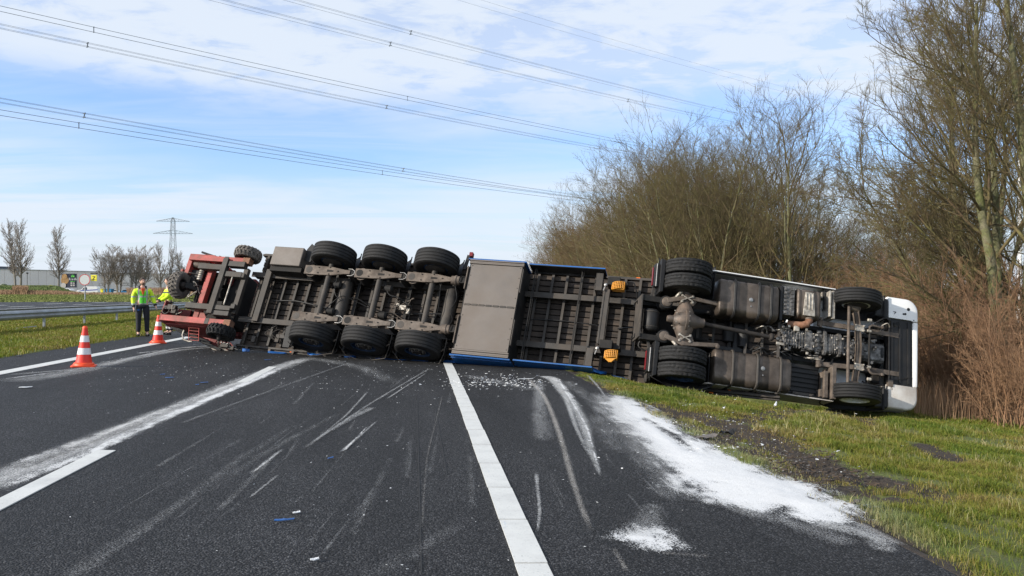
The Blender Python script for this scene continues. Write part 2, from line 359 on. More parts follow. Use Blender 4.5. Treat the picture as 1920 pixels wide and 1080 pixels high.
M['dustgrey'] = powder_mat('grey_scrape_dust', True, (.34, .31, .275))

# ------------------------------------------------------------------ terrain, roads
def seg_dist(X, Y, pts):
    d = np.full(np.shape(X), 1e9)
    for (x0, y0), (x1, y1) in zip(pts[:-1], pts[1:]):
        dx, dy = x1-x0, y1-y0; t = np.clip(((X-x0)*dx+(Y-y0)*dy)/(dx*dx+dy*dy+1e-9), 0, 1); d = np.minimum(d, np.hypot(X-x0-t*dx, Y-y0-t*dy))
    return d
def gpts(l): return [tuple(ground_at(x, y)[:2]) for x, y in l]
SOIL = gpts([(1190, 752), (1290, 778), (1400, 812), (1490, 850), (1560, 885), (1640, 905), (1700, 918)])
SOIL2 = gpts([(1735, 835), (1775, 860)]); SOIL3 = gpts([(1400, 790), (1560, 775), (1640, 800)]); SOIL4 = gpts([(1480, 905), (1560, 950), (1590, 958)])
SOIL6 = gpts([(1150, 742), (1230, 768), (1300, 797), (1420, 856), (1540, 902), (1600, 930)]); SOIL5 = gpts([(1300, 745), (1360, 752), (1560, 778), (1600, 780)])
def soil(X, Y):
    n = vnoise(X, Y, 2.2, 8); n2 = vnoise(X, Y, 6, 9)
    s = 1-smin(.15, .78, seg_dist(X, Y, SOIL)-.35*(n-.5)-.15*(n2-.5))
    s = np.maximum(s, .85*(1-smin(.10, .45, seg_dist(X, Y, SOIL6)-.5*(n-.5)-.2*(n2-.5))))
    s = np.maximum(s, 1-smin(.08, .34, seg_dist(X, Y, SOIL2)-.2*(n-.5)))
    s = np.maximum(s, .8*(1-smin(.05, .5, seg_dist(X, Y, SOIL3)-.4*(n-.5))))
    s = np.maximum(s, 1-smin(.05, .38, seg_dist(X, Y, SOIL4)-.2*(n-.5)))
    s = np.maximum(s, .7*(1-smin(.05, .5, seg_dist(X, Y, SOIL5)-.4*(n-.5))))
    s = np.maximum(s, .75*smin(3.55, 3.2, X)*smin(3.3, 3.35, X+.25)*(n > .3))
    return s
def grid_mesh(name, xs, ys, zf, mats, attr=None, kind='structure', lift=0.):
    Xg, Yg = np.meshgrid(xs, ys); Z = zf(Xg, Yg)+lift; V = np.stack([Xg, Yg, Z], -1).reshape(-1, 3); nx, ny = len(xs), len(ys)
    i = np.arange(ny-1)[:, None]*nx+np.arange(nx-1)[None]; Fq = np.stack([i, i+1, i+nx+1, i+nx], -1).reshape(-1, 4)
    me = mesh_np(name, V, Fq)
    if attr:
        at_ = me.attributes.new(attr[0], 'FLOAT', 'POINT'); at_.data.foreach_set('value', attr[1](Xg, Yg).astype(np.float32).ravel())
    o = link(name, me, mats, smooth=180); tag(o, kind=kind); return o
xs = np.unique(np.concatenate([[-1500, -900, -600, -400, -300, -220, -170], np.arange(-140, -60, 5), np.arange(-60, -20, 2.), np.arange(-20, -8.36, .8), [-8.37, -8.34], np.arange(-8, 3, 1.), [3.02, 3.1], np.arange(3.12, 3.16, .02), np.arange(3.2, 14, .09), np.arange(14, 40, 1.5), [45, 60, 90, 140, 220, 400, 700, 1200, 1500]]))
ys = np.unique(np.concatenate([[-200, -60, -20, -5, 0, 1], np.arange(1.5, 12, .09), np.arange(12, 26, .16), np.arange(26, 60, 1.), np.arange(60, 130, 4), np.arange(130, 290, 4.), [300, 340, 400, 500, 700, 1000, 1500, 2500]]))
def zterr(X, Y):
    z = gz(X, Y); s = soil(X, Y); rough_ = (vnoise(X, Y, 5, 21)-.5)*.05+(vnoise(X, Y, 11, 22)-.5)*.03
    z = z+np.where((X > 3.2) & (X < 14), rough_*(.35+1.3*s)-.04*s, 0)
    z = np.where((X > -8.36) & (X < 3.11), z-.05, z); return z
grid_mesh('ground', xs, ys, zterr, M['ground'], ('soil', soil))
rs = np.concatenate([np.arange(-8.35, 3.1, .5), [3.12]])
road = grid_mesh('road', rs, np.array([-30, -5, 0, 3, 6, 10, 15, 20, 26, 40, 70, 120, 200, 400.]), lambda X, Y: -.03*X, M['asphalt'])
def strip(name, p0, p1, w, lift=.008, mats='paint', parent=None, n=1, zf=gz):
    p0 = np.array(p0[:2], float); p1 = np.array(p1[:2], float); d = (p1-p0)/np.linalg.norm(p1-p0); q = np.array([d[1], -d[0]])*w/2; b = MB()
    for i in range(n):
        a = p0+(p1-p0)*i/n; c = p0+(p1-p0)*(i+1)/n; P = [a-q, a+q, c+q, c-q]; zb = [float(zf(p[0], p[1])) for p in P]
        b.add([(p[0], p[1], z+lift) for p, z in zip(P, zb)]+[(p[0], p[1], z+.001) for p, z in zip(P, zb)], [(0, 1, 2, 3), (0, 4, 5, 1), (1, 5, 6, 2), (2, 6, 7, 3), (3, 7, 4, 0)])
    o = b.build(name, M[mats], parent)
    return o
def road_line(px, py): p = ground_at(px, py); return p[0], p[1]
xe = np.mean([road_line(0, 699)[0], road_line(369, 630)[0]]); xd = np.mean([road_line(103, 897)[0], road_line(530, 678)[0]])
ex = []
for (a, b_) in ((1.0, 48), ): tag(strip('edge_line', (xe, -8), (xe, 120), .26, n=8), kind='structure')
ya = road_line(206, 846)[1]; yb = road_line(500, 688)[1]
for k in range(-1, 9):
    y1 = ya+(k)*(yb-ya); tag(strip('lane_dash', (xd, y1-3.0), (xd, y1), .16), kind='structure')
# fix far dash: it begins at yb
xb = np.mean([road_line(1012, 1070)[0], road_line(843, 697)[0]])
blk = empty('block_line', (0, 0, 0)); tag(blk, kind='structure')
seams = [1059, 976, 916, 870, 835, 807, 783, 763, 748, 735, 724, 714, 706, 699]
sy = [road_line(xx, s)[1] for s, xx in zip(seams, [1012-.4507*(1070-s) for s in seams])]
step = float(np.mean(np.diff(sy[:9]))); sy = [sy[0]-step*2, sy[0]-step]+sy; last = sy[-1]
sy += [last+step*(i+1) for i in range(24)]
for a, b_ in zip(sy[:-1], sy[1:]): strip('marking_block', (xb+random.uniform(-.004, .004), a+.012), (xb+random.uniform(-.004, .004), b_-.012), .19, .009, parent=blk)
# far carriageway beyond the median
fz = float(gz(-30, 60))
def plane_at(px, py, zz):
    d = at(px, py, 1.)-_c; t = (zz-EYE)/d[2]; p = _c+t*d; return p[:2]
pA = plane_at(0, 567, fz); pB = plane_at(300, 564.5, fz); dfar = (pB-pA)/np.linalg.norm(pB-pA)
p0 = pA-dfar*60; p1 = pA+dfar*190
fr = MB(); n_ = 24
for i in range(n_+1):
    t = i/n_; l = p0+(p1-p0)*t; yn = -15+t*290; fr.v += [(l[0], l[1], fz+.02), (-26.0, yn, fz+.02)]
fr.f = [(2*i, 2*i+1, 2*i+3, 2*i+2) for i in range(n_)]; fr.m = [0]*n_
tag(fr.build('far_carriageway', M['asphalt_far']), kind='structure')
zf_ = lambda x, y: fz+.024
tag(strip('far_edge_line', (-26.6, -5), (-26.6, 260), .3, zf=zf_), kind='structure')
for k in range(16): tag(strip('far_lane_dash', (-30.6, 20+12*k), (-30.6, 24+12*k), .35, zf=zf_), kind='structure')
for k in range(8): tag(strip('far_lane_dash', (-35.4, 62+12*k), (-35.4, 66+12*k), .5, zf=zf_), kind='structure')

# ------------------------------------------------------------------ spilled powder: a sheet of real grains' cover with height
def inside(X, Y, poly):
    c = np.zeros(X.shape, bool); n = len(poly)
    for i in range(n):
        (x0, y0), (x1, y1) = poly[i], poly[(i+1) % n]
        if y0 == y1: continue
        k = ((y0 > Y) != (y1 > Y)) & (X < (x1-x0)*(Y-y0)/(y1-y0)+x0); c ^= k
    return c
def spill(name, polys, step=.025, soft=.48, hmax=.03, extra=None):
    P = [gpts(p) for p in polys]; allp = np.array([q for p in P for q in p]); x0, y0 = allp.min(0)-.5; x1, y1 = allp.max(0)+.5
    xs_ = np.arange(x0, x1, step); ys_ = np.arange(y0, y1, step*1.6); X, Y = np.meshgrid(xs_, ys_); cov = np.full(X.shape, -1.)
    for p in P:
        d = seg_dist(X, Y, p+[p[0]]); s = np.where(inside(X, Y, p), d, -d); s = s+.16*(vnoise(X, Y, 3.2, 31)-.5)+.08*(vnoise(X, Y, 9, 32)-.5)
        cov = np.maximum(cov, np.clip(.5+s/soft*.9, -.5, 1.7))
    if extra: cov = extra(X, Y, cov)
    Z = gz(X, Y)+.006+.35*hmax*smin(.5, 1.25, cov)*(.3+.9*vnoise(X, Y, 1.7, 33))+.004*smin(.6, 1.2, cov)*vnoise(X, Y, 14, 34)
    Z = Z+.022*smin(3.12, 3.4, X)
    nx = len(xs_); i = np.arange(len(ys_)-1)[:, None]*nx+np.arange(nx-1)[None]; keep = (np.maximum.reduce([cov[:-1, :-1], cov[1:, :-1], cov[:-1, 1:], cov[1:, 1:]]) > -.3).ravel()
    Fq = np.stack([i, i+1, i+nx+1, i+nx], -1).reshape(-1, 4)[keep]; used, inv = np.unique(Fq, return_inverse=True)
    me = mesh_np(name, np.stack([X, Y, Z], -1).reshape(-1, 3)[used], inv.reshape(-1, 4)); a = me.attributes.new('cover', 'FLOAT', 'POINT'); a.data.foreach_set('value', cov.ravel()[used].astype(np.float32))
    return link(name, me, M['powder'], smooth=180)
main_poly = [(1140, 748), (1165, 745), (1210, 765), (1265, 800), (1330, 840), (1400, 868), (1460, 895), (1520, 915), (1545, 940), (1605, 952), (1610, 960), (1580, 968), (1545, 980), (1500, 972), (1470, 955), (1430, 958), (1400, 950), (1350, 945), (1320, 930), (1310, 905), (1300, 925), (1285, 905), (1270, 925), (1255, 905), (1240, 870), (1205, 830), (1170, 800), (1150, 775)]
small_poly = [(1172, 1012), (1200, 998), (1240, 1000), (1255, 1022), (1258, 1030), (1225, 1024), (1200, 1016)]
track = gpts([(1190, 775), (1250, 812), (1300, 850), (1335, 885), (1350, 905)])
def trk(X, Y, c): d = seg_dist(X, Y, track); return c-.5*(1-smin(.02, .13, d))*smin(.2, .7, vnoise(X, Y, 2.5, 39))
sp = spill('spilled_powder', [main_poly, small_poly], extra=trk); tag(sp, 'large fan of spilled white granules across the hard shoulder below the grass edge', 'spill', kind='stuff')
def streaks(name, lst, matn, label):
    V = []; Fq = []; C_ = []; b = 0
    for si, (pts, w0, w1, c0, c1) in enumerate(lst):
        g = np.array(gpts(pts)); n = 40; t = np.linspace(0, 1, len(g)); tt = np.linspace(0, 1, n)
        X = np.interp(tt, t, g[:, 0]); Y = np.interp(tt, t, g[:, 1])
        if len(g) > 2:
            k = np.ones(7)/7; Xp = np.pad(X, 3, 'edge'); Yp = np.pad(Y, 3, 'edge'); X = np.convolve(Xp, k, 'valid'); Y = np.convolve(Yp, k, 'valid')
        dx = np.gradient(X); dy = np.gradient(Y); L_ = np.hypot(dx, dy)+1e-9; nx_, ny_ = dy/L_, -dx/L_
        w = w0+(w1-w0)*tt; cc = c0+(c1-c0)*tt; cc = cc*np.minimum(1, np.minimum(tt, 1-tt)*9+.25)
        K = 9
        for j in range(K):
            s = (j/(K-1)-.5)*2; px_, py_ = X+nx_*s*w, Y+ny_*s*w
            V.append(np.stack([px_, py_, gz(px_, py_)+.005+.0007*si], -1)); C_.append(cc*(1-abs(s)**1.6)-.35*abs(s)**3)
        ii = np.arange(n-1)
        for j in range(K-1): Fq.append(np.stack([b+j*n+ii, b+j*n+ii+1, b+(j+1)*n+ii+1, b+(j+1)*n+ii], -1))
        b += K*n
    me = mesh_np(name, np.concatenate(V), np.concatenate(Fq)); a = me.attributes.new('cover', 'FLOAT', 'POINT'); a.data.foreach_set('value', np.concatenate(C_).astype(np.float32))
    o = link(name, me, M[matn], smooth=180); tag(o, label, 'spill', kind='stuff'); return o
# (points in the photograph traced onto the ground, half-width start/end in metres, cover start/end)
streaks('powder_streaks', [
    ([(-60, 925), (0, 900), (120, 852), (300, 780), (430, 725), (520, 690), (590, 668)], .34, .30, .52, .62),
    ([(0, 718), (120, 702), (230, 676), (330, 657), (420, 650)], .55, .12, .28, .45),
    ([(0, 705), (180, 690), (260, 668), (340, 652), (400, 648)], .16, .10, .35, .55),
    ([(1020, 705), (1040, 712), (1090, 780), (1110, 850), (1128, 900)], .24, .02, .75, .35),
    ([(1030, 706), (1060, 740), (1075, 790), (1105, 860)], .12, .02, .9, .3),
    ([(1100, 702), (1125, 730), (1135, 745)], .06, .03, .5, .3),
    ([(1010, 715), (1012, 780), (1022, 830)], .14, .2, .35, .2),
    ([(1005, 885), (1012, 960), (1008, 1000)], .03, .015, .45, .35),
    ([(1225, 945), (1215, 990), (1200, 1010)], .12, .26, .2, .35),
    ([(585, 672), (680, 690), (740, 720)], .4, .3, .26, .15),
    ([(690, 735), (650, 780), (595, 825)], .03, .02, .42, .28),
    ([(708, 790), (640, 850)], .02, .035, .3, .5),
    ([(725, 750), (800, 700)], .025, .02, .5, .3),
    ([(700, 765), (660, 785), (615, 812)], .10, .06, .32, .3),
    ([(530, 845), (470, 892)], .03, .035, .3, .36),
    ([(520, 895), (468, 938)], .02, .02, .3, .4),
    ([(560, 795), (440, 870), (330, 955), (200, 1040), (120, 1100)], .07, .12, .06, .20),
    ([(640, 775), (500, 850), (380, 930)], .06, .10, .08, .06),
    ([(860, 990), (760, 1050), (690, 1095)], .10, .12, .04, .10),
    ([(560, 850), (700, 755), (810, 690)], .03, .04, .32, .3),
    ([(330, 800), (520, 730), (660, 680)], .05, .05, .22, .2),
    ([(1180, 745), (1120, 790), (1160, 850)], .35, .25, .18, .12),
    ([(1125, 735), (1180, 810), (1245, 890), (1290, 950)], .35, .30, .40, .16), ([(1300, 925), (1400, 965), (1500, 990), (1600, 1030)], .16, .22, .28, .25), ([(1060, 715), (1120, 760), (1170, 860)], .22, .2, .22, .06),
    ([(1530, 985), (1590, 1000), (1640, 1015), (1665, 1045)], .22, .12, .55, .35), ([(1600, 985), (1650, 1010), (1690, 1030)], .10, .08, .35, .2),
    ([(870, 705), (950, 722), (1010, 735)], .3, .35, .22, .15),
], 'streak', 'thin dusty drag streaks of white powder across the asphalt lanes')
rf = random.Random(77); A0 = ground_at(595, 825)[:2]; A1 = ground_at(690, 735)[:2]; DV = (A1-A0)/np.linalg.norm(A1-A0); faint = []
def to_px(p): d = np.array([p[0], p[1], float(gz(p[0], p[1]))])-_c; z = d@_fw; return (960+F*(d@_r)/z, 540-F*(d@_u)/z)
for k in range(36):
    q = ground_at(rf.uniform(120, 900), rf.uniform(720, 1060))[:2]; L_ = rf.uniform(.4, 3.2); a = rf.gauss(0, .05); v = np.array([DV[0]*cos(a)-DV[1]*sin(a), DV[0]*sin(a)+DV[1]*cos(a)])
    if q[0] < xd+.4: continue
    faint.append(([to_px(q), to_px(q+v*L_*.5), to_px(q+v*L_)], rf.choice([.006, .010, .018, .05]), rf.choice([.006, .015, .04]), rf.uniform(.03, .20), rf.uniform(.0, .14)))
for k in range(10):
    q = ground_at(rf.uniform(1050, 1250), rf.uniform(760, 1040))[:2]; v = np.array([.05, 1.]); L_ = rf.uniform(.4, 1.6); faint.append(([to_px(q), to_px(q+v*L_*.5), to_px(q+v*L_)], .012, .02, rf.uniform(.05, .18), rf.uniform(.02, .10)))
streaks('faint_scuffs', faint, 'streak', 'many faint overlapping dusty scuffs over the middle lane')
M['seam'] = mat('road_seam_tar', (.012, .012, .012), .8)
for a_, b_ in (((782, 742), (790, 1075)), ((815, 760), (838, 890))):
    p_, q_ = ground_at(*a_), ground_at(*b_); tag(strip('road_seam', (p_[0], p_[1]), (q_[0], q_[1]), .010, .0035, 'seam', n=4), kind='structure')
streaks('powder_trail', [([(0, 885), (200, 812), (400, 735), (560, 678)], .16, .14, .62, .7), ([(-20, 925), (150, 858), (330, 775), (540, 685)], .13, .16, .58, .7), ([(0, 712), (120, 697), (200, 683)], .08, .05, .5, .5), ([(250, 664), (330, 654), (400, 649)], .08, .05, .55, .6), ([(1032, 706), (1062, 735), (1090, 780)], .16, .08, .8, .5), ([(1045, 708), (1100, 800), (1122, 880)], .05, .02, .7, .5), ([(690, 800), (642, 850)], .015, .03, .6, .7), ([(528, 846), (474, 888)], .02, .02, .5, .5)], 'powder', 'two bright bands of white powder along the lane and the thin ones beside them')
streaks('scrape_marks', [
    ([(985, 706), (1020, 740), (1045, 800), (1065, 870), (1085, 940), (1112, 1005)], .07, .035, .75, .35),
    ([(830, 740), (800, 860), (790, 1000)], .015, .015, .25, .2),
    ([(1150, 1030), (1175, 1075)], .03, .03, .3, .3),
    ([(1240, 1040), (1330, 1045)], .05, .05, .24, .24),
], 'dustgrey', 'grey scrape marks curving over the asphalt in front of the lorry')

# ------------------------------------------------------------------ grass
def grass(name, n, xr, yr, dens, hgt, wid, label, seed, palette, zadd=0., dust=None):
    g = np.random.default_rng(seed); X = g.uniform(*xr, n*6); Y = g.uniform(*yr, n*6) if not isinstance(yr, str) else None
    p = dens(X, Y); k = g.random(len(X)) < p; X = X[k][:n]; Y = Y[k][:n]; n = len(X)
    D = np.hypot(X, Y)
    # clumping
    cl = vnoise(X, Y, 2.4, 51)*.6+vnoise(X, Y, 7, 52)*.4; h = hgt*(.45+.95*cl)*g.uniform(.5, 1.25, n); w = wid*np.maximum(1, D/7.)*g.uniform(.7, 1.3, n)
    s = soil(X, Y); h *= (1-.5*s); h *= 1-.45*smin(14.5, 16, Y)*(X > 3)*(X < 10.5); az = g.uniform(0, 2*pi, n); ln = g.uniform(.1, .95, n)*h; bx, by = np.cos(az)*ln, np.sin(az)*ln; a2 = g.uniform(0, 2*pi, n); wx, wy = np.cos(a2)*w/2, np.sin(a2)*w/2
    Z = zterr(X, Y)-.01+zadd
    V = np.empty((n, 5, 3), np.float32)
    V[:, 0] = np.stack([X-wx, Y-wy, Z], -1); V[:, 1] = np.stack([X+wx, Y+wy, Z], -1)
    V[:, 2] = np.stack([X-wx*.8+bx*.3, Y-wy*.8+by*.3, Z+h*.62], -1); V[:, 3] = np.stack([X+wx*.8+bx*.3, Y+wy*.8+by*.3, Z+h*.62], -1)
    V[:, 4] = np.stack([X+bx, Y+by, Z+h*(1-.28*(ln/h)**2)], -1)
    b = np.arange(n)[:, None]*5; T = np.concatenate([b+np.array([0, 1, 3]), b+np.array([0, 3, 2]), b+np.array([2, 3, 4])], 1).reshape(-1, 3)
    me = mesh_np(name, V.reshape(-1, 3), T, k=3)
    pal = np.array(palette); q = np.clip(vnoise(X, Y, 1.1, 53)*.55+vnoise(X, Y, 4, 54)*.35+g.normal(0, .16, n)+.02+.35*s, 0, .999)*(len(pal)-1)
    i0 = q.astype(int); f = (q-i0)[:, None]; c = pal[i0]*(1-f)+pal[np.minimum(i0+1, len(pal)-1)]*f; c = c*g.uniform(.75, 1.25, (n, 1))
    if dust is not None: dd = dust(X, Y)[:, None]*g.uniform(.3, 1, (n, 1)); c = c*(1-dd)+np.array([.5, .5, .42])*dd
    rgba = np.concatenate([c, np.ones((n, 1))], 1); a = me.color_attributes.new('tint', 'FLOAT_COLOR', 'POINT'); a.data.foreach_set('color', np.repeat(rgba, 5, 0).astype(np.float32).ravel())
    o = link(name, me, M['grass']); tag(o, label, 'grass', kind='stuff'); return o
def grass_mat():
    m, N, Lk, b = node_mat('grass_blade'); a = N.new('ShaderNodeAttribute'); a.attribute_name = 'tint'
    out = N['Material Output']; Lk.new(a.outputs['Color'], b.inputs['Base Color']); b.inputs['Roughness'].default_value = .55; b.inputs['Specular IOR Level'].default_value = .3
    tr = N.new('ShaderNodeBsdfTranslucent'); Lk.new(a.outputs['Color'], tr.inputs[0]); mx = N.new('ShaderNodeMixShader'); mx.inputs[0].default_value = .35
    Lk.new(b.outputs[0], mx.inputs[1]); Lk.new(tr.outputs[0], mx.inputs[2]); Lk.new(mx.outputs[0], out.inputs[0]); return m
M['grass'] = grass_mat()
GREENS = [(.08, .135, .014), (.115, .16, .018), (.16, .185, .024), (.21, .20, .035), (.28, .225, .07), (.19, .13, .05)]
spill_line = gpts([(1140, 735), (1265, 790), (1400, 855), (1520, 905), (1600, 945), (1680, 1010)])
def vis_d(X, Y, keep=.1):
    s = soil(X, Y); px = (X*cos(PSI)-Y*sin(PSI))/np.maximum(X*sin(PSI)+Y*cos(PSI), .1); ok = (np.abs(px) < .72) & (Y > 1)
    e = smin(3.05, 3.35, X+.25*(vnoise(X, Y, 1.3, 61)-.5)); pat = .06+.94*smin(.28, .52, .6*vnoise(X, Y, 1.6, 62)+.4*vnoise(X, Y, 4.5, 66))
    return ok*(1-.93*s)*e*pat
def vdens(X, Y): return vis_d(X, Y)*np.clip(60/(4+np.hypot(X, Y)**1.75), 0, 1)
grass('verge_grass', 250000, (3.0, 13.5), (1.5, 24), vdens, .078, .0042, 'short rough green and straw grass of the verge in front of the tractor unit', 71, GREENS, dust=lambda X, Y: .35*(1-smin(.02, .45, seg_dist(X, Y, spill_line))))
grass('long_grass', 10000, (3.2, 13.5), (1.5, 20), lambda X, Y: vis_d(X, Y)*smin(.5, .75, vnoise(X, Y, 1.9, 63))*np.clip(60/(4+np.hypot(X, Y)**1.6), 0, 1), .15, .0045, 'long pale tussocks standing up out of the verge grass', 72, [(.12, .17, .03), (.2, .22, .06), (.34, .3, .14), (.40, .33, .17)])
def mdens(X, Y):
    px = (X*cos(PSI)-Y*sin(PSI))/np.maximum(X*sin(PSI)+Y*cos(PSI), .1); return (np.abs(px) < .66)*smin(-8.2, -8.6, X+.3*(vnoise(X, Y, 1., 64)-.5))*np.clip(18/(2+Y), 0, 1)*(.5+.5*smin(.2, .6, vnoise(X, Y, .8, 65)))
grass('median_grass', 90000, (-19, -8.2), (13, 70), mdens, .10, .006, 'short mossy grass of the central reservation under the guardrail', 73, [(.10, .15, .014), (.145, .185, .018), (.20, .20, .03), (.24, .195, .05), (.16, .11, .045)])

# ------------------------------------------------------------------ lorry: local frames x forward, y across (up as it lies), z out of the underside
def frame_empty(name, M3, T):
    o = empty(name); o.matrix_world = Matrix([[*M3[i], T[i]] for i in range(3)]+[[0, 0, 0, 1]]); return o
TRM = [(.93102046, .20458418, -.30223538), (-.35832634, .35513878, -.86341107), (-.06930474, .91215227, .40394937)]; TRT = (.21118691, 19.55814765, 1.3182349)
TCM = [(.9881, .15316, -.01419), (-.05273, .25065, -.96664), (-.14449, .95588, .25575)]; TCT = (5.49795, 17.30233, .96562)
def make_tyre(R, W, rim, kind='rib', n=96):
    hw = W/2; b = MB()
    if kind == 'rib': prof = [(rim, -hw*.80), (rim+.02, -hw*.9), (R-.10, -hw), (R-.045, -hw*.97), (R-.012, -hw*.88)]; ys_ = np.linspace(-hw*.86, hw*.86, 22)
    else: prof = [(rim, -hw*.80), (rim+.02, -hw*.9), (R-.10, -hw), (R-.045, -hw*.98), (R-.016, -hw*.92)]; ys_ = np.linspace(-hw*.9, hw*.9, 20)
    for i, y in enumerate(ys_):
        t = y/hw; r = R-.018*abs(t)**3
        if kind == 'rib' and min(abs(t-k) for k in (-.62, -.2, .22, .64)) < .035: r -= .014
        prof.append((r, y))
    prof += [(r, -y) for r, y in prof[:5][::-1]]
    vs = []; K = len(prof)
    for i, (r, y) in enumerate(prof):
        tread = 5 <= i < K-5
        for j in range(n):
            rr = r; t = y/hw
            if kind == 'lug' and tread:
                ph = (j/n*30+(abs(t)*1.1+.25*sin(t*7))) % 1.0
                if ph < .24: rr -= .013
                if min(abs(t-k) for k in (-.5, 0, .5)) < .05: rr -= .012
            if kind == 'rib' and tread and abs(t) > .68 and (j % 3 == 0): rr -= .004
            a = 2*pi*j/n; vs.append((rr*cos(a), y, rr*sin(a)))
    fs = [(i*n+j, i*n+(j+1) % n, (i+1)*n+(j+1) % n, (i+1)*n+j) for i in range(K-1) for j in range(n)]
    b.add(vs, fs); return b
def make_wheel(parent, name, loc, R, W, rim, kind, side, rmat, hub_col='steel', tm='rubber', axis_x=False, deep=True, ring=False):
    """side = +1 when the outer face looks to +y"""
    w = empty(name, loc, parent=parent)
    if axis_x: w.rotation_euler = (0, 0, -pi/2)
    make_tyre(R, W, rim, kind).build('tyre', M[tm], w, smooth=32)
    s = side; hw = W/2; b = MB()
    b.lathe([(rim, -s*hw*.8), (rim, s*hw*.82), (rim+.012, s*hw*.86), (rim-.018, s*hw*.86), (rim-.03, s*hw*.3), (rim*.8, -s*.01) if deep else (rim*.8, s*hw*.5), (rim*.62, -s*.02) if deep else (rim*.62, s*hw*.7), (rim*.60, s*.0), (.06, s*.0)], 40)
    b.lathe([(rim, -s*hw*.8), (rim-.03, -s*hw*.78), (rim-.035, s*hw*.2)], 40, caps=False)
    b.build('rim', M[rmat], w, smooth=35)
    f_ = s*hw*.55 if ring else 0.
    h = MB(); h.lathe([(rim*.60, f_), (rim*.60, f_+s*.035), (rim*.54, f_+s*.04), (rim*.5, f_+s*.01), (rim*.36, f_+s*.01), (rim*.33, f_+s*.06), (rim*.26, f_+s*.08), (.02, f_+s*.08)], 30)
    for k in range(10):
        a = 2*pi*k/10; h.lathe([(.017, s*.0), (.017, s*.06), (.01, s*.075)], 6, (rim*.565*cos(a), f_, rim*.565*sin(a)))
    h.build('hub', M[hub_col], w, smooth=35)
    if ring:
        q = MB(); q.lathe([(rim*.68, f_), (rim*.68, f_+s*.04), (rim*.60, f_+s*.05), (rim*.59, f_+s*.01)], 30, caps=False)
        for k_ in range(8): a = 2*pi*k_/8+.2; q.lathe([(.022, s*.02), (.022, s*.05), (.012, s*.06)], 6, (rim*.47*cos(a), f_, rim*.47*sin(a)))
        q.build('wheel_nut_ring', M['steel'], w, smooth=35)
    d = MB(); d.lathe([(rim*.86, -s*.02), (rim*.86, -s*hw*.9), (rim*.7, -s*hw*1.05), (.07, -s*hw*1.1)], 30); d.build('brake_drum', M['rim_dark'], w, smooth=35)
    return w

trailer = frame_empty('semi_trailer', TRM, TRT)
tag(trailer, 'overturned three-axle semi-trailer lying on its side, underside with wooden floor and grey steel frame showing', 'trailer')
# floor boards run lengthwise, cross members across
nb = 17; y0_ = -1.2; bw = 2.4/nb
for i in range(nb):
    b = MB(); ya_ = y0_+i*bw; b.box(-4.85, 7.75, ya_+.013, ya_+bw-.013, -.70+random.uniform(-.003, .003), -.655+random.uniform(-.006, .006)); b.build('floor_board', M['floor_wood'], trailer, bevel=.006)
b = MB(); b.box(-4.86, 7.76, -1.2, 1.2, -.735, -.712); b.build('floor_backing', M['chassis_dark'], trailer)
xm = -4.7; k = 0
while xm < 7.7:
    b = MB(); b.box(xm-.006, xm+.006, -1.19, 1.19, -.655, -.545); b.box(xm-.028, xm+.028, -1.19, 1.19, -.545, -.537); b.build('cross_member', M['chassis'], trailer); xm += .335; k += 1
for s in (1, -1):
    yc = .60*s-.03; b = MB()
    prof = [(-4.9, -.47), (3.85, -.47), (4.6, -.50), (5.4, -.535), (7.6, -.535)]
    # web then flanges following the gooseneck
    top = -.655
    for (xa, za), (xb_, zb) in zip(prof[:-1], prof[1:]):
        b.add([(xa, yc-.006, top), (xb_, yc-.006, top), (xb_, yc-.006, zb+.09), (xa, yc-.006, za+.09), (xa, yc+.006, top), (xb_, yc+.006, top), (xb_, yc+.006, zb+.09), (xa, yc+.006, za+.09)], [(0, 1, 2, 3), (4, 7, 6, 5), (0, 3, 7, 4), (1, 5, 6, 2), (3, 2, 6, 7)])
        b.add([(xa, yc-.065, za+.085), (xb_, yc-.065, zb+.085), (xb_, yc+.065, zb+.085), (xa, yc+.065, za+.085), (xa, yc-.065, za+.105), (xb_, yc-.065, zb+.105), (xb_, yc+.065, zb+.105), (xa, yc+.065, za+.105)], [(0, 3, 2, 1), (4, 5, 6, 7), (0, 1, 5, 4), (1, 2, 6, 5), (2, 3, 7, 6), (3, 0, 4, 7)])
    b.build('main_beam', M['chassis'], trailer)
    b = MB(); ys2 = 1.20*s
    b.box(-4.92, 7.78, ys2, ys2+.05*s, -.74, -.60); b.box(-4.92, 7.78, ys2+.05*s, ys2+.09*s, -.70, -.665)
    b.build('side_rail', M['chassis'], trailer, bevel=.006)
    for xr in (-3.4, -1.6, .35, 2.9, 4.6, 6.4):
        b = MB(); b.box(xr-.045, xr+.045, s*1.255, s*1.275, -.665, -.625); b.build('side_marker', M['orange_lens'], trailer)
# lashing rings and small latches along the lower rail
for xr in np.arange(-4.6, 4.9, .62):
    b = MB(); b.box(xr-.03, xr+.03, -1.30, -1.25, -.66, -.60); b.box(xr-.012, xr+.012, -1.33, -1.29, -.65, -.61); b.build('curtain_buckle', M['arm'], trailer)
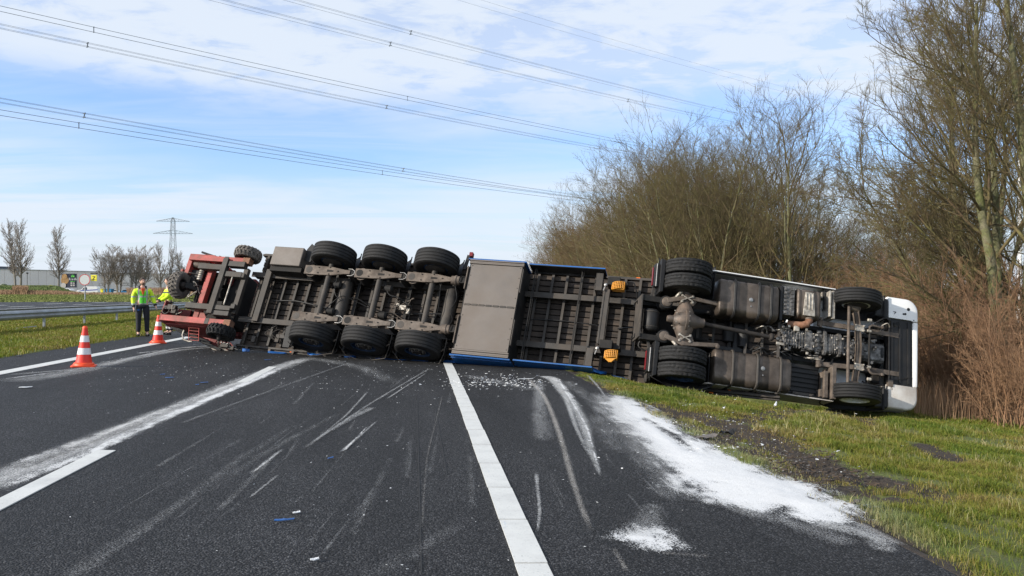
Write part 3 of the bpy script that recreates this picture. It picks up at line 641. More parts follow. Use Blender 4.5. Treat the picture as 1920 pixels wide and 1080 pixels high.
# collapsed load space behind the floor: crumpled curtain falling from the upper rail to the ground
def drape(name, xa, xb_, ya, yb_, za, zb, mt, amp=.06, nx=60, ny=14, seed=1, parent=trailer):
    b = MB(); vs = []
    for j in range(ny+1):
        t = j/ny
        for i in range(nx+1):
            x = xa+(xb_-xa)*i/nx; n1 = float(vnoise(x*1., t*3., 1.6, seed)-.5)*amp*2.2+float(vnoise(x, t*3, 5, seed+1)-.5)*amp
            vs.append((x, ya+(yb_-ya)*t+n1*(1-abs(2*t-1))**.3 if 0 < j < ny else ya+(yb_-ya)*t, za+(zb-za)*t**.8+n1))
    fs = [(j*(nx+1)+i, j*(nx+1)+i+1, (j+1)*(nx+1)+i+1, (j+1)*(nx+1)+i) for j in range(ny) for i in range(nx)]
    b.add(vs, fs); o = b.build(name, M[mt], parent, smooth=180); so = o.modifiers.new('solid', 'SOLIDIFY'); so.thickness = .006; return o
drape('side_curtain', -4.85, 7.7, 1.22, -.2, -.78, -1.95, 'tarp', .06)
# axles
def rim_kind(i): return 'rim_blue'
for i, ax in enumerate((0., -1.31, -2.62)):
    b = MB(); b.tube([(ax, -.86, 0), (ax, .86, 0)], .068, 16); b.lathe([(.05, .86), (.10, .88), (.10, .96)], 16, (ax, 0, 0)); b.lathe([(.05, -.86), (.10, -.88), (.10, -.96)], 16, (ax, 0, 0)); b.build('axle_tube', M['chassis'], trailer, smooth=40)
    for s in (1, -1):
        yc = .60*s; hy = .115
        arm = MB(); arm.prism([(ax-.62, yc-hy), (ax-.18, yc-hy), (ax+.12, yc-hy*.9), (ax+.42, yc-.055), (ax+.56, yc-.05), (ax+.56, yc+.05), (ax+.42, yc+.055), (ax+.12, yc+hy*.9), (ax-.18, yc+hy), (ax-.62, yc+hy)], .055, .10)
        arm.box(ax-.60, ax+.15, yc-.05, yc+.05, -.06, .055)
        ao = arm.build('trailing_arm', M['arm'], trailer, bevel=.008)
        rec = MB(); rec.lathe([(.085, .101), (.085, .103), (.02, .104)], 20, (ax-.50, yc, 0), 'z'); rec.build('recess', M['chassis'] if (i+s) % 2 else M['chassis_dark'], ao); rec = MB(); rec.prism([(ax-.03, yc-.03), (ax+.13, yc-.022), (ax+.13, yc+.018), (ax-.03, yc+.03)], .101, .104); rec.build('slot', M['chassis_dark'], ao)
        bolt = MB()
        for bx_, by_ in ((-.26, .07), (-.26, -.07), (.03, .085), (.03, -.085), (.25, 0)): bolt.lathe([(.016, .10), (.016, .118), (.008, .122)], 6, (ax+bx_, yc+by_, 0), 'z')
        bolt.build('bolt', M['chassis'], ao)
        hb = MB(); hb.prism([(ax+.50, yc-.085), (ax+.62, yc-.085), (ax+.68, yc-.04), (ax+.68, yc+.04), (ax+.62, yc+.085), (ax+.50, yc+.085)], -.40, .045)
        hb.prism([(ax+.52, yc-.06), (ax+.61, yc-.06), (ax+.65, yc-.03), (ax+.65, yc+.03), (ax+.61, yc+.06), (ax+.52, yc+.06)], .045, .075)
        hb.build('hanger_bracket', M['chassis_dark'], trailer, bevel=.01)
        rg = MB(); P_ = [(ax+.50, yc-.085), (ax+.60, yc-.085), (ax+.67, yc-.04), (ax+.67, yc+.04), (ax+.60, yc+.085), (ax+.50, yc+.085)]; rg.tube([(p[0], p[1], .085) for p in P_], .009, 6); rg.build('bracket_edge', M['steel'], trailer, smooth=60)
        sp_ = MB(); sp_.lathe([(.10, .04), (.14, .03), (.155, -.04), (.13, -.10), (.155, -.17), (.13, -.23), (.15, -.30), (.12, -.38)], 24, (ax-.47, yc-s*.0, 0), 'z'); sp_.build('air_spring', M['rubber'], trailer, smooth=60)
        rr = MB(); rr.tube([(ax-.47+.145*cos(t), yc+.145*sin(t), .03) for t in np.linspace(0, 2*pi, 25)], .012, 6); rr.build('air_spring_ring', M['arm'], trailer, smooth=60)
        make_wheel(trailer, 'wheel', (ax, 1.02*s, 0), .53, .385, .285, 'rib', s, 'rim_blue', 'rim_dark', deep=False, ring=True)
        # brake chamber beside each wheel, and mudguard shell on the body side of the tyre
        bc = MB(); yb_ = .78*s if i else .72*s
        if i == 0:
            xo = ax+.56; bc.lathe([(.05, -.10), (.105, -.09), (.105, -.01), (.12, 0), (.12, .03), (.105, .04), (.10, .10), (.04, .115)], 24, (xo, .60*s, .04), 'x')
            bo = bc.build('brake_chamber', M['arm'], trailer, smooth=40); br = MB(); xq = ax+.76
            br.tube([(xq-.07, .60*s-.08, .12), (xq+.13, .60*s-.07, .12), (xq+.14, .60*s+.06, .12), (xq-.04, .60*s+.08, .12), (xq-.07, .60*s-.08, .12)], .011, 6); br.box(xq-.06, xq+.12, .60*s-.07, .60*s+.07, -.1, .10); br.build('chamber_bracket', M['chassis_dark'], bo)
        else: bc.lathe([(.04, -.12), (.085, -.11), (.085, .05), (.05, .09)], 20, (ax+.24, .34*s, -.12), 'x'); bc.build('brake_chamber', M['chassis_dark'], trailer, smooth=40)
        mg = MB(); prof_ = [(.60, -.20), (.625, -.21), (.625, .21), (.60, .20)]
        mg.lathe(prof_, 22, (ax, 1.03*s, 0), 'y', caps=False, a0=pi*1.10, a1=pi*1.90); mo = mg.build('mudguard', M['black_plastic'], trailer, smooth=50); mo.modifiers.new('solid', 'SOLIDIFY').thickness = .008
        # wire stay looping round the lower wheels
        if s < 0:
            wr = MB(); wr.tube([(ax+.60, -.82, -.05), (ax+.63, -.86, .02), (ax+.62, -1.18, .0), (ax+.50, -1.34, -.18), (ax-.1, -1.42, -.32), (ax-.48, -1.34, -.2), (ax-.60, -1.20, -.02)], .008, 6); wr.build('mudguard_stay', M['chassis'], trailer, smooth=60)
            yy = MB(); yy.bar((ax+.40, -1.16, -.1), (ax+.60, -1.05, -.02), .03, .02); yy.build('wheel_tie', M['arm'], trailer)
def flap(poly, z0, z1): q = MB(); q.prism(poly, z0, z1); q.build('mud_flap', M['black_plastic'], trailer)
flap([(-3.45, .92), (-3.25, .86), (-3.18, 1.05), (-3.25, 1.30), (-3.33, 1.36), (-3.42, 1.20)], -.10, -.06); flap([(-3.42, -1.3), (-3.25, -1.3), (-3.20, -.82), (-3.34, -.74), (-3.45, -.8)], -.22, -.18)
flap([(-.62, 1.00), (-.54, 1.0), (-.50, 1.34), (-.55, 1.36), (-.60, 1.2)], -.12, -.08); flap([(-1.95, .95), (-1.87, .95), (-1.84, 1.3), (-1.9, 1.33)], -.12, -.08); flap([(.62, .95), (.70, .95), (.74, 1.3), (.67, 1.33)], -.12, -.08)
for xq in (-1.86, .74):
    b = MB(); b.box(xq-.03, xq+.05, 1.30, 1.40, -.2, -.08); b.build('marker_lamp', M['yellow'] if xq < 0 else M['red_lens'], trailer)
for ax in (-2.25, .42):
    b = MB(); b.lathe([(.03, -.56), (.12, -.54), (.155, -.48), (.155, .48), (.12, .54), (.03, .56)], 28, (ax, 0, -.30)); b.build('air_tank', M['chassis'], trailer, smooth=50)
# frame cross tubes, small stays
for xq in (-.66, -1.97): b = MB(); b.box(xq-.04, xq+.04, -.56, .54, -.45, -.37); b.build('chassis_cross_tube', M['chassis_dark'], trailer)
# stay rods, brake lines, cable loom
def hose(pts, r=.011, mt='black_plastic', name='brake_hose', parent=trailer, n=6, sub=6):
    P = [Vector(p) for p in pts]; out = []
    for i in range(len(P)-1):
        a, b_, c, d = P[max(i-1, 0)], P[i], P[i+1], P[min(i+2, len(P)-1)]
        for k in range(sub):
            t = k/sub; out.append(.5*((2*b_)+(-a+c)*t+(2*a-5*b_+4*c-d)*t*t+(-a+3*b_-3*c+d)*t**3))
    out.append(P[-1]); q = MB(); q.tube(out, r, n); return q.build(name, M[mt], parent, smooth=60)
hose([(-4.2, -.05, -.5), (-3.6, -.02, -.46), (-3.0, -.10, -.42), (-2.4, -.15, -.4), (-2.0, .12, -.3), (-1.4, -.1, -.42), (-.8, -.14, -.46), (-.2, -.1, -.4), (.6, -.05, -.42)], .018)
hose([(-2.62, -.5, -.05), (-2.5, -.25, -.1), (-2.2, .05, -.08), (-1.9, .0, -.2), (-1.5, -.12, -.35)], .012)
hose([(-1.2, .5, -.05), (-1.05, .2, -.1), (-.8, .15, -.15), (-.65, .05, -.3), (-.62, -.1, -.35)], .014)
hose([(-2.4, .5, 0), (-2.42, .3, -.05), (-2.35, .05, -.05), (-2.1, -.1, -.12)], .009)
hose([(.2, .55, 0), (.22, .2, -.05), (.25, -.1, -.05), (.2, -.35, -.1)], .009)
hose([(.55, .5, 0), (.62, .2, -.1), (.50, -.05, -.2), (.62, -.3, -.1), (.60, -.5, 0)], .012)
for k in range(9):
    r_ = random.Random(k+5); x_ = r_.uniform(-1.0, -.35); y_ = r_.uniform(-.35, .15)
    hose([(x_, y_, -.3), (x_+r_.uniform(-.15, .15), y_+r_.uniform(-.15, .15), -.2), (x_+r_.uniform(-.25, .25), y_+r_.uniform(-.2, .2), -.24), (x_+r_.uniform(-.3, .3), y_+r_.uniform(-.3, .3), -.35)], .008, 'black_plastic' if k % 2 else 'arm')
vb = MB(); vb.obox((-.7, -.05, -.30), (.16, .12, .1)); vb.obox((-.55, -.13, -.28), (.07, .14, .09)); vb.obox((-.83, .02, -.3), (.08, .06, .12)); vb.build('valve_block', M['engine_light'], trailer, bevel=.006)
hose([(2.2, .0, -.5), (3.0, .03, -.50), (4.0, -.02, -.5)], .012, name='cable_loom'); hose([(4.3, -.05, -.5), (4.7, .0, -.48), (4.85, -.2, -.45), (4.82, -.45, -.48), (5.3, -.6, -.5)], .02, name='cable_loom')
# pallet box: two hatch panels, lips, blue ends
pb = MB(); pb.box(.86, 2.12, -1.18, 1.10, -.60, .135); pbo = pb.build('pallet_box', M['chassis_dark'], trailer)
for (ya_, yb2) in ((-1.06, -.012), (-.002, .99)):
    b = MB(); b.box(.89, 2.10, ya_, yb2, .136, .155); b.build('hatch_panel', M['panel_grey'], pbo, bevel=.004)
for (ya_, yb2, z2) in ((-1.105, -1.07, .18), (-1.15, -1.112, .165), (-1.185, -1.155, .175), (1.0, 1.03, .175), (1.036, 1.066, .165), (1.072, 1.10, .18)):
    b = MB(); b.box(.85, 2.13, ya_, yb2, .12, z2); b.build('lip', M['panel_grey'], pbo, bevel=.004)
for xa in (.835, 2.125):
    for h0_, h1_ in ((-.95 if xa < 1 else -.9, -.30), (.35, .92)): b = MB(); b.box(xa, xa+.02, h0_, h1_, .10, .20); b.build('hinge_strip', M['arm'] if xa < 1 else M['chassis'], pbo)
for s in (1, -1):
    b = MB(); yo = 1.11 if s > 0 else -1.195; b.box(.80, 2.17, yo, yo+.02*s, -.46, .15); b.box(.80, 2.17, yo+.02*s, yo+.035*s, -.02, .0); b.box(.80, 2.17, yo+.02*s, yo+.03*s, .10, .15); b.build('blue_end_panel', M['blue'], pbo, bevel=.004)
b = MB()
for q_ in range(7): b.box(.92+q_*.165, 1.05+q_*.165, -.03, .016, .156, .162)
b.build('seam_hinge', M['chassis'], pbo)
rv = MB()
for xq in (.93, 2.06):
    for yq in np.linspace(-1.0, .95, 9): rv.lathe([(.010, .155), (.010, .160), (.004, .163)], 6, (xq, yq, 0), 'z')
rv.build('rivet', M['chassis_dark'], pbo)
# side guards right of the box
for s in (1, -1):
    b = MB(); yo = 1.10*s if s > 0 else -1.17; b.box(2.22, 3.95, yo, yo+.028*s, -.30, .09); sg_ = b.build('side_guard', M['blue'], trailer, bevel=.004)
    b = MB(); b.box(2.23, 3.94, yo-.012*s, yo-.001*s, -.29, .085); b.box(2.23, 3.94, yo-.05*s, yo-.012*s, -.29, -.26); b.build('guard_backing', M['chassis_dark'], sg_)
    g = MB(); y1_, y2_ = (.66, 1.08) if s > 0 else (-1.13, -.70); g.box(3.74, 3.90, y1_, y2_, -.12, -.08); g.box(3.74, 3.76, y1_, y2_, -.45, -.08); g.build('guard_bracket', M['chassis'], trailer, bevel=.004)
for xq in (2.35, 3.42):
    b = MB(); b.box(xq-.012, xq+.012, -1.14, 1.10, -.10, -.07); b.box(xq+.028, xq+.04, -1.14, 1.10, -.12, -.09); b.build('stay_rod', M['chassis_dark'], trailer)
# landing gear
b = MB(); b.box(3.98, 4.10, -.62, .66, -.10, .0); b.box(3.96, 4.0, -.62, .66, -.02, .012); b.build('landing_gear_beam', M['chassis'], trailer, bevel=.006)
for s in (1, -1):
    b = MB(); yc = .86 if s > 0 else -.62; b.box(4.02, 4.30, yc-.09, yc+.10, -.45, .02); b.prism([(4.30, yc-.07), (4.46, yc-.04), (4.46, yc+.02), (4.30, yc+.08)], -.32, -.10); b.build('landing_leg', M['chassis_dark'], trailer, bevel=.012)
    c_ = MB(); c_.lathe([(.02, 0), (.035, .01), (.035, .05), (.02, .06)], 12, (4.0, yc-.12, .02), 'z'); c_.bar((4.0, yc-.12, .04), (3.96, yc-.26, .05), .02, .02); c_.build('crank', M['steel'], trailer, smooth=40)
# grey toolbox at the upper side
b = MB(); b.prism([(-4.22, .68), (-3.42, .68), (-3.42, 1.17), (-4.22, 1.17)], -.52, .08); tb = b.build('tool_box', M['panel_grey'], trailer, bevel=.02)
b = MB(); b.box(-4.24, -3.40, .56, .70, -.5, -.02); b.build('tool_box_shelf', M['chassis_dark'], trailer)
# rear frame that carries the forklift
def tb_(name, x0, x1, y0, y1, z0, z1, mt='chassis', bv=.006): q = MB(); q.box(x0, x1, y0, y1, z0, z1); return q.build(name, M[mt], trailer, bevel=bv)
tb_('rear_cross_tube', -5.53, -5.39, -.70, .78, -.05, .06); tb_('rear_cross_tube', -4.98, -4.86, -.60, .60, -.22, -.10); tb_('rear_cross_tube', -4.48, -4.33, -.68, .70, -.40, -.28)
tb_('fork_pocket', -6.18, -5.40, .46, .60, -.10, .035); tb_('fork_pocket', -6.18, -5.40, -.60, -.46, -.10, .035)
for yy in (.58, .30): tb_('pocket_socket', -5.38, -4.92, yy, yy+.14, -.14, .03, 'chassis', .01)
for yy in (-.58, -.72): tb_('pocket_socket', -5.40, -4.95, yy, yy+.12, -.14, .02, 'chassis', .01)
b = MB(); b.tube([(-5.16, -.44, .0), (-5.16, .38, .0)], .018, 10); b.build('lock_rod', M['engine_light'], trailer, smooth=60)
b = MB(); b.obox((-4.9, .36, -.03), (.10, .12, .1)); b.build('lock_bracket', M['chassis'], trailer, bevel=.01); b = MB(); b.obox((-4.9, -.46, -.03), (.12, .12, .1)); b.build('lock_bracket', M['chassis'], trailer, bevel=.01)
# bent underframe hardware near the lower rear
for k in range(8):
    r_ = random.Random(k+50); x_ = r_.uniform(-4.0, -3.3); hose([(x_, -1.0, -.5), (x_+.1, -.8+r_.uniform(-.1, .1), -.4), (x_+r_.uniform(-.1, .2), -.95, -.35), (x_+.2, -1.08, -.45)], .008, 'chassis', 'broken_bracket')
b = MB(); b.obox((-3.55, -.98, -.42), (.24, .10, .12)); b.obox((-3.75, -1.02, -.45), (.10, .2, .08)); b.obox((-4.4, -1.08, -.5), (.1, .16, .1)); b.build('lamp_bracket', M['chassis'], trailer, bevel=.01)
# torn blue tarpaulin along the lower edge, lying on the road
def TL(x, y, z): return Matrix(TRM) @ Vector((x, y, z))+Vector(TRT)
def ragged(xa, xb_, w0, lift, seed, label=None, mt='tarp'):
    n = max(6, int((xb_-xa)/.07)); K = 6; b = MB(); vs = []; r_ = random.Random(seed)
    base = [TL(xa+(xb_-xa)*i/n, -1.30, -.60) for i in range(n+1)]; nd = Vector((-.20, -.98, 0))
    for i, p in enumerate(base):
        t = i/n; w = w0*(sin(pi*min(1, max(0, t)))**.5*.75+.25)*(.4+1.3*float(vnoise(i*.33, seed, 1, seed)))
        for j in range(K+1):
            s = j/K; q = Vector((p.x, p.y, 0))+nd*(w*s); g = float(gz(q.x, q.y)); h = g+.012+lift*(1-s)**1.5*float(vnoise(i*.21, s*2, 1, seed+3))+.05*lift*5*float(vnoise(i*.6, s*4, 1, seed+4))
            vs.append((q.x, q.y, max(h, g+.012) if s > .05 else min(p.z, h+.05)))
    fs = [(i*(K+1)+j, i*(K+1)+j+1, (i+1)*(K+1)+j+1, (i+1)*(K+1)+j) for i in range(n) for j in range(K)]
    b.add(vs, fs); me = b.mesh('tarpaulin_strip'); o = link('tarpaulin_strip', me, M[mt], smooth=180); o.parent = trailer; o.matrix_parent_inverse = trailer.matrix_world.inverted(); o.modifiers.new('solid', 'SOLIDIFY').thickness = .004; return o
trailer.matrix_world = Matrix([[*TRM[i], TRT[i]] for i in range(3)]+[[0, 0, 0, 1]]); bpy.context.view_layer.update()
for a_, b__, w_, l_, s_ in ((-4.7, -4.5, .08, .05, 3), (-4.0, -3.5, .10, .03, 4), (-2.95, -2.55, .17, .10, 5), (-2.0, -1.7, .16, .08, 15), (-1.2, .1, .05, .02, 6), (.40, 1.35, .13, .10, 7), (1.6, 1.85, .16, .12, 8), (2.1, 2.9, .06, .04, 9), (2.9, 3.75, .13, .10, 10), (3.7, 4.2, .30, .26, 11), (4.3, 4.7, .08, .05, 12)): ragged(a_, b__, w_, l_, s_)

# ------------------------------------------------------------------ wheel chocks in their holders
def chock(x, y, lab, flip):
    t = empty('wheel_chock'); t.matrix_world = trailer.matrix_world @ Matrix.Translation((x, y, .0)); tag(t, lab, 'wheel chock', 'yellow wheel chocks')
    b = MB(); L_, Hh, D = .27, .155, .16
    n1, n2 = 7, 4
    # curved lattice face
    def fp(u, v): return (-L_/2+L_*u, -Hh/2+Hh*v+.03*u, .02+.06*(u-.5)**2*4*-1+.05)
    for i in range(n1+1): b.tube([fp(i/n1, v) for v in np.linspace(0, 1, 4)], .009, 5)
    for j in range(n2+1): b.tube([fp(u, j/n2) for u in np.linspace(0, 1, 8)], .009, 5)
    b.build('lattice_face', M['yellow'], t, smooth=60)
    b = MB(); s = 1 if flip else -1
    if flip: b.prism([(-L_/2+.02, -Hh/2-.012), (L_/2-.02, -Hh/2+.012), (L_*.10, -Hh/2-.085), (-L_*.1, -Hh/2-.085)], -.02, .03)
    b.box(-L_/2, L_/2, -Hh/2, -Hh/2+.012, -.12, .03); b.box(-L_/2, -L_/2+.015, -Hh/2, Hh/2, -.12, .03); b.box(L_/2-.015, L_/2, -Hh/2+.02, Hh/2+.03, -.12, .03)
    b.build('wedge_body', M['yellow'], t, bevel=.004); return t
bpy.context.view_layer.update()
chock(4.27, .74, 'upper yellow lattice wheel chock clipped beside the landing gear of the overturned trailer', False)
chock(4.30, -.85, 'lower yellow lattice wheel chock hanging near the bottom rail of the overturned trailer', True)
hose([(4.45, .93, -.15), (4.58, .9, -.1), (4.66, .7, -.15), (4.7, .5, -.25)], .014); hose([(4.75, .42, -.25), (4.95, .43, -.25), (5.1, .42, -.28)], .02, 'tarp', 'blue_hose')

# ------------------------------------------------------------------ tractor unit
tractor = frame_empty('tractor_unit', TCM, TCT); tag(tractor, 'overturned two-axle tractor unit on its side with white cab and fuel tanks facing the road', 'truck')
bpy.context.view_layer.update()
def rbox(name, x0, x1, y0, y1, z0, z1, mt, bv=.01, parent=tractor):
    q = MB(); q.box(x0, x1, y0, y1, z0, z1); return q.build(name, M[mt], parent, bevel=bv)
for s in (1, -1):
    for yo in (1.10, .775):
        make_wheel(tractor, 'wheel', (0, s*yo, 0), .52, .295, .285, 'lug', s if yo > 1 else s, 'rim_blue' if yo > 1 else 'rim_dark', 'rim_dark')
    make_wheel(tractor, 'wheel', (3.70, s*1.02, 0), .52, .315, .285, 'rib', s, 'white_paint' , 'steel', deep=False)
for s in (1, -1):
    q = MB(); yc = .40*s; q.box(-.95, 4.95, yc-.005, yc+.005, -.62, -.34); q.box(-.95, 4.95, yc-.075*(s > 0), yc+.075*(s < 0), -.34, -.332); q.box(-.95, 4.95, yc-.075*(s > 0), yc+.075*(s < 0), -.628, -.62); q.build('frame_rail', M['black_plastic'], tractor)
for xq in (-.88, 1.1, 2.1): rbox('cross_member', xq, xq+.05, -.40, .40, -.60, -.36, 'chassis_dark')
rbox('end_plate', -.93, -.90, -.46, .46, -.55, .02, 'chassis', .004)
rbox('rear_bracket', -.90, -.45, .33, .45, -.12, .0, 'chassis_dark'); rbox('rear_bracket', -.90, -.45, -.50, -.38, -.12, .0, 'chassis_dark')
# fifth-wheel gear and shadowed lumps behind the axle
rbox('fifth_wheel', -.7, .6, -.42, .42, -.80, -.66, 'chassis_dark', .03)
b = MB(); b.lathe([(.03, -.25), (.13, -.23), (.16, -.19), (.16, .19), (.13, .23), (.03, .25)], 28, (-.66, -.05, -.14)); at_ = b.build('air_tank', M['black_plastic'], tractor, smooth=50)
b = MB(); b.tube([(-.66+.166*cos(t), .12, -.14+.166*sin(t)) for t in np.linspace(-1, 4, 16)], .008, 5); b.tube([(-.66+.166*cos(t), -.20, -.14+.166*sin(t)) for t in np.linspace(-1, 4, 16)], .008, 5); b.build('tank_band', M['chassis'], at_)
# differential and axle housing
b = MB(); b.lathe([(.09, -.98), (.10, -.6), (.10, -.40), (.16, -.27), (.20, -.17), (.23, -.05), (.23, .05), (.20, .17), (.16, .27), (.10, .40), (.10, .6), (.09, .98)], 30, (0, 0, 0)); b.build('rear_axle', M['diff'], tractor, smooth=50)
b = MB(); b.lathe([(.02, -.38), (.06, -.37), (.075, -.33), (.08, -.25), (.14, -.20), (.20, -.10), (.22, -.03), (.26, -.02), (.26, .03), (.22, .04), (.19, .12), (.14, .24), (.10, .34), (.10, .40), (.05, .41)], 30, (0, 0, .05), 'x'); dd = b.build('differential', M['diff'], tractor, smooth=40)
b = MB()
for k in range(14): a = 2*pi*k/14; b.lathe([(.014, .03), (.014, .048), (.007, .052)], 6, (0, .245*cos(a), .05+.245*sin(a)), 'x')
for k in range(6): a = 2*pi*k/6; b.lathe([(.012, -.10), (.012, -.13)], 6, (-.1, .19*cos(a), .05+.19*sin(a)), 'x')
b.build('bolt', M['engine_light'], dd)
for s in (1, -1):
    b = MB(); yc = .42*s; b.lathe([(.10, .11), (.135, .10), (.14, .06), (.12, .05), (.14, .02), (.145, -.04), (.13, -.08), (.145, -.12), (.145, -.2), (.12, -.26)], 28, (-.40, .37*s-.01, -.08), 'z'); b.build('air_spring', M['rubber'], tractor, smooth=50)
    b = MB(); b.lathe([(.105, .105), (.10, .14), (.05, .155), (.02, .155)], 24, (-.40, .37*s-.01, -.08), 'z'); b.build('air_spring_cap', M['arm'], tractor, smooth=40)
    b = MB(); b.bar((-.40, .38*s, .06), (.0, .50*s, .10), .10, .05); b.bar((-.02, .50*s, .09), (.74, .44*s+.02, .04), .085, .07); b.prism([(-.14, yc-.08), (.16, yc-.08), (.22, yc), (.16, yc+.16), (-.14, yc+.16)], .02, .08); b.build('spring_beam', M['arm'], tractor, bevel=.01)
    b = MB()
    for (x_, y_) in ((-.10, .0), (-.10, .12), (.12, 0), (.12, .12)): b.lathe([(.028, .08), (.028, .13), (.012, .135)], 6, (x_, yc+y_-.02, 0), 'z')
    b.bar((-.10, yc, .13), (.12, yc+.10, .13), .02, .02); b.bar((-.10, yc+.1, .13), (.12, yc, .13), .02, .02)
    b.tube([(-.24, yc+.03*s, .06), (-.18, yc+.12*s, .12), (-.12, yc+.17*s, .10)], .028, 8); b.build('u_bolt', M['engine_light'], tractor, smooth=40)
    b = MB(); b.lathe([(.02, .0), (.045, .01), (.045, .07), (.02, .08)], 12, (.72, .45*s, .03), 'z'); b.build('spring_bolt', M['arm'], tractor, smooth=40)
    # shock absorber
    b = MB(); b.tube([(.55, .30*s, -.05), (.30, .28*s, -.30)], .035, 10); b.build('shock_absorber', M['chassis_dark'], tractor, smooth=60)
b = MB(); b.tube([(.36, .0, .04), (.60, -.01, .02), (1.9, -.06, -.03)], [.042, .044, .044], 18); b.lathe([(.085, 0), (.085, .03), (.06, .06)], 14, (.38, 0, .04), 'x'); b.lathe([(.055, 0), (.085, .03), (.085, .06), (.05, .10)], 14, (1.84, -.06, -.03), 'x'); b.build('propeller_shaft', M['rim_dark'], tractor, smooth=50)
# mudguards with lamps at the rear wheels
for s in (1, -1):
    yc = .95*s; b = MB(); b.lathe([(.60, -.36), (.62, -.37), (.62, .37), (.60, .36)], 26, (0, yc, 0), 'y', caps=False, a0=pi*1.02, a1=pi*1.98); mo = b.build('rear_mudguard', M['black_plastic'], tractor, smooth=60); mo.modifiers.new('solid', 'SOLIDIFY').thickness = .012
    b = MB(); y1_, y2_ = sorted((.52*s, 1.26*s)); b.prism([(-.60, y1_), (-.52, y1_+.03), (-.50, y2_-.02), (-.60, y2_)], -.30, .12); b.build('mud_flap', M['black_plastic'], tractor, bevel=.01)
    b = MB(); y1_, y2_ = sorted((.66*s, 1.16*s)); b.box(-.70, -.60, y1_, y2_, -.16, .03); lb = b.build('tail_lamp_box', M['black_plastic'], tractor, bevel=.012)
    b = MB(); b.box(-.722, -.70, y1_+.05, y2_-.05, -.15, -.08); b.build('tail_lens', M['red_lens'], lb, bevel=.006)
    b = MB(); b.tube([(-.66, y1_, .03), (-.66, y2_, .03)], .013, 8); b.build('lamp_guard', M['steel'], lb)
    b = MB(); b.box(-.86, -.60, .42*s-.03, .42*s+.03, -.2, -.12); b.bar((-.7, .45*s, -.14), (-.66, .70*s, -.1), .05, .05); b.build('lamp_bracket', M['chassis'], tractor)
# crumpled guard under the lower twin wheels
b = MB(); vs = []; nx, ny = 26, 7
for j in range(ny+1):
    for i in range(nx+1):
        u, v = i/nx, j/ny; x = -.62+1.35*u; vs.append((x, -1.20-.22*sin(pi*u)**.7*v-.04*v+.02*float(vnoise(u*9, v*4, 1, 77)), -.35+.34*v+.09*float(vnoise(u*7, v*5, 1, 78))))
b.add(vs, [(j*(nx+1)+i, j*(nx+1)+i+1, (j+1)*(nx+1)+i+1, (j+1)*(nx+1)+i) for j in range(ny) for i in range(nx)]); o = b.build('side_valance', M['black_plastic'], tractor, smooth=60); o.modifiers.new('solid', 'SOLIDIFY').thickness = .01
# tanks
def tank(name, x0, x1, y0, y1, z0, z1, mt, rad=.13, straps=(), ribs=(), smt='chassis'):
    def rr(e=0.):
        P = []; r = rad
        for cx_, cy_, a0 in ((y1+e-r, z1+e-r, 0), (y0-e+r, z1+e-r, pi/2), (y0-e+r, z0-e+r, pi), (y1+e-r, z0-e+r, 3*pi/2)):
            for k in range(7): a = a0+k*pi/12; P.append((cx_+r*cos(a), cy_+r*sin(a)))
        return P
    b = MB(); secs = [(x0, -.05), (x0+.01, -.02), (x0+.04, 0)]+[(x, e) for rb in ribs for x, e in ((rb-.03, 0), (rb-.015, -.008), (rb+.015, -.008), (rb+.03, 0))]+[(x1-.04, 0), (x1-.01, -.02), (x1, -.05)]
    secs.sort(); rings = [[(x, p[0], p[1]) for p in rr(e)] for x, e in secs]; n = len(rings[0]); vs = [p for r_ in rings for p in r_]
    fs = [(i*n+j, i*n+(j+1) % n, (i+1)*n+(j+1) % n, (i+1)*n+j) for i in range(len(rings)-1) for j in range(n)]+[tuple(range(n)), tuple((len(rings)-1)*n+j for j in range(n-1, -1, -1))]
    b.add(vs, fs); o = b.build(name, M[mt], tractor, smooth=40)
    for x in straps:
        q = MB(); R1 = rr(.012); R2 = rr(.022); vs = [(x-.032, *p) for p in R1]+[(x-.02, *p) for p in rr(.026)]+[(x+.02, *p) for p in rr(.026)]+[(x+.032, *p) for p in R1]; m_ = len(R1)
        q.add(vs, [(k*m_+j, k*m_+(j+1) % m_, (k+1)*m_+(j+1) % m_, (k+1)*m_+j) for k in range(3) for j in range(m_)]); so = q.build('strap', M[smt], o, smooth=50)
        g = MB(); pts = [(x, *p) for p in rr(.034)[:16]]; g.tube(pts, .007, 5); g.build('strap_seam', M['black_plastic'], so, smooth=60)
    return o
t1 = tank('fuel_tank', .66, 1.96, .25, 1.03, -.50, .18, 'tank', .15, (1.0, 1.52, 1.78), (.84, 1.26), 'black_plastic')
t2 = tank('fuel_tank', .64, 2.28, -1.21, -.50, -.50, .18, 'tank', .15, (1.04, 1.56, 2.05), (.84, 1.30, 1.8), 'chassis')
for (x_, y_, o_) in ((1.34, .62, t1), (1.66, -.80, t2)):
    b = MB(); b.lathe([(.045, .18), (.045, .19), (.03, .195), (.03, .205), (.01, .21)], 14, (x_, y_, 0), 'z'); b.lathe([(.015, .18), (.015, .20)], 8, (x_, y_-.14, 0), 'z'); b.build('drain_plug', M['steel'], o_, smooth=40)
rbox('silencer_bracket', 1.99, 2.05, .30, 1.06, -.4, .12, 'black_plastic')
b = MB(); b.box(2.07, 2.31, .44, 1.06, -.4, .10)
for k in range(7): b.box(2.08, 2.14, .46+k*.085, .51+k*.085, .10, .125)
for k in range(7): b.box(2.22, 2.30, .47+k*.085, .53+k*.085, .10, .115)
b.build('battery_box', M['engine'], tractor, bevel=.01)
s1 = tank('silencer', 2.36, 2.88, .42, 1.07, -.45, .13, 'tank', .12, (), (2.46, 2.78), 'chassis')
b = MB(); b.prism([(2.48, .47), (2.74, .47), (2.70, .98), (2.52, .98)], .13, .16)
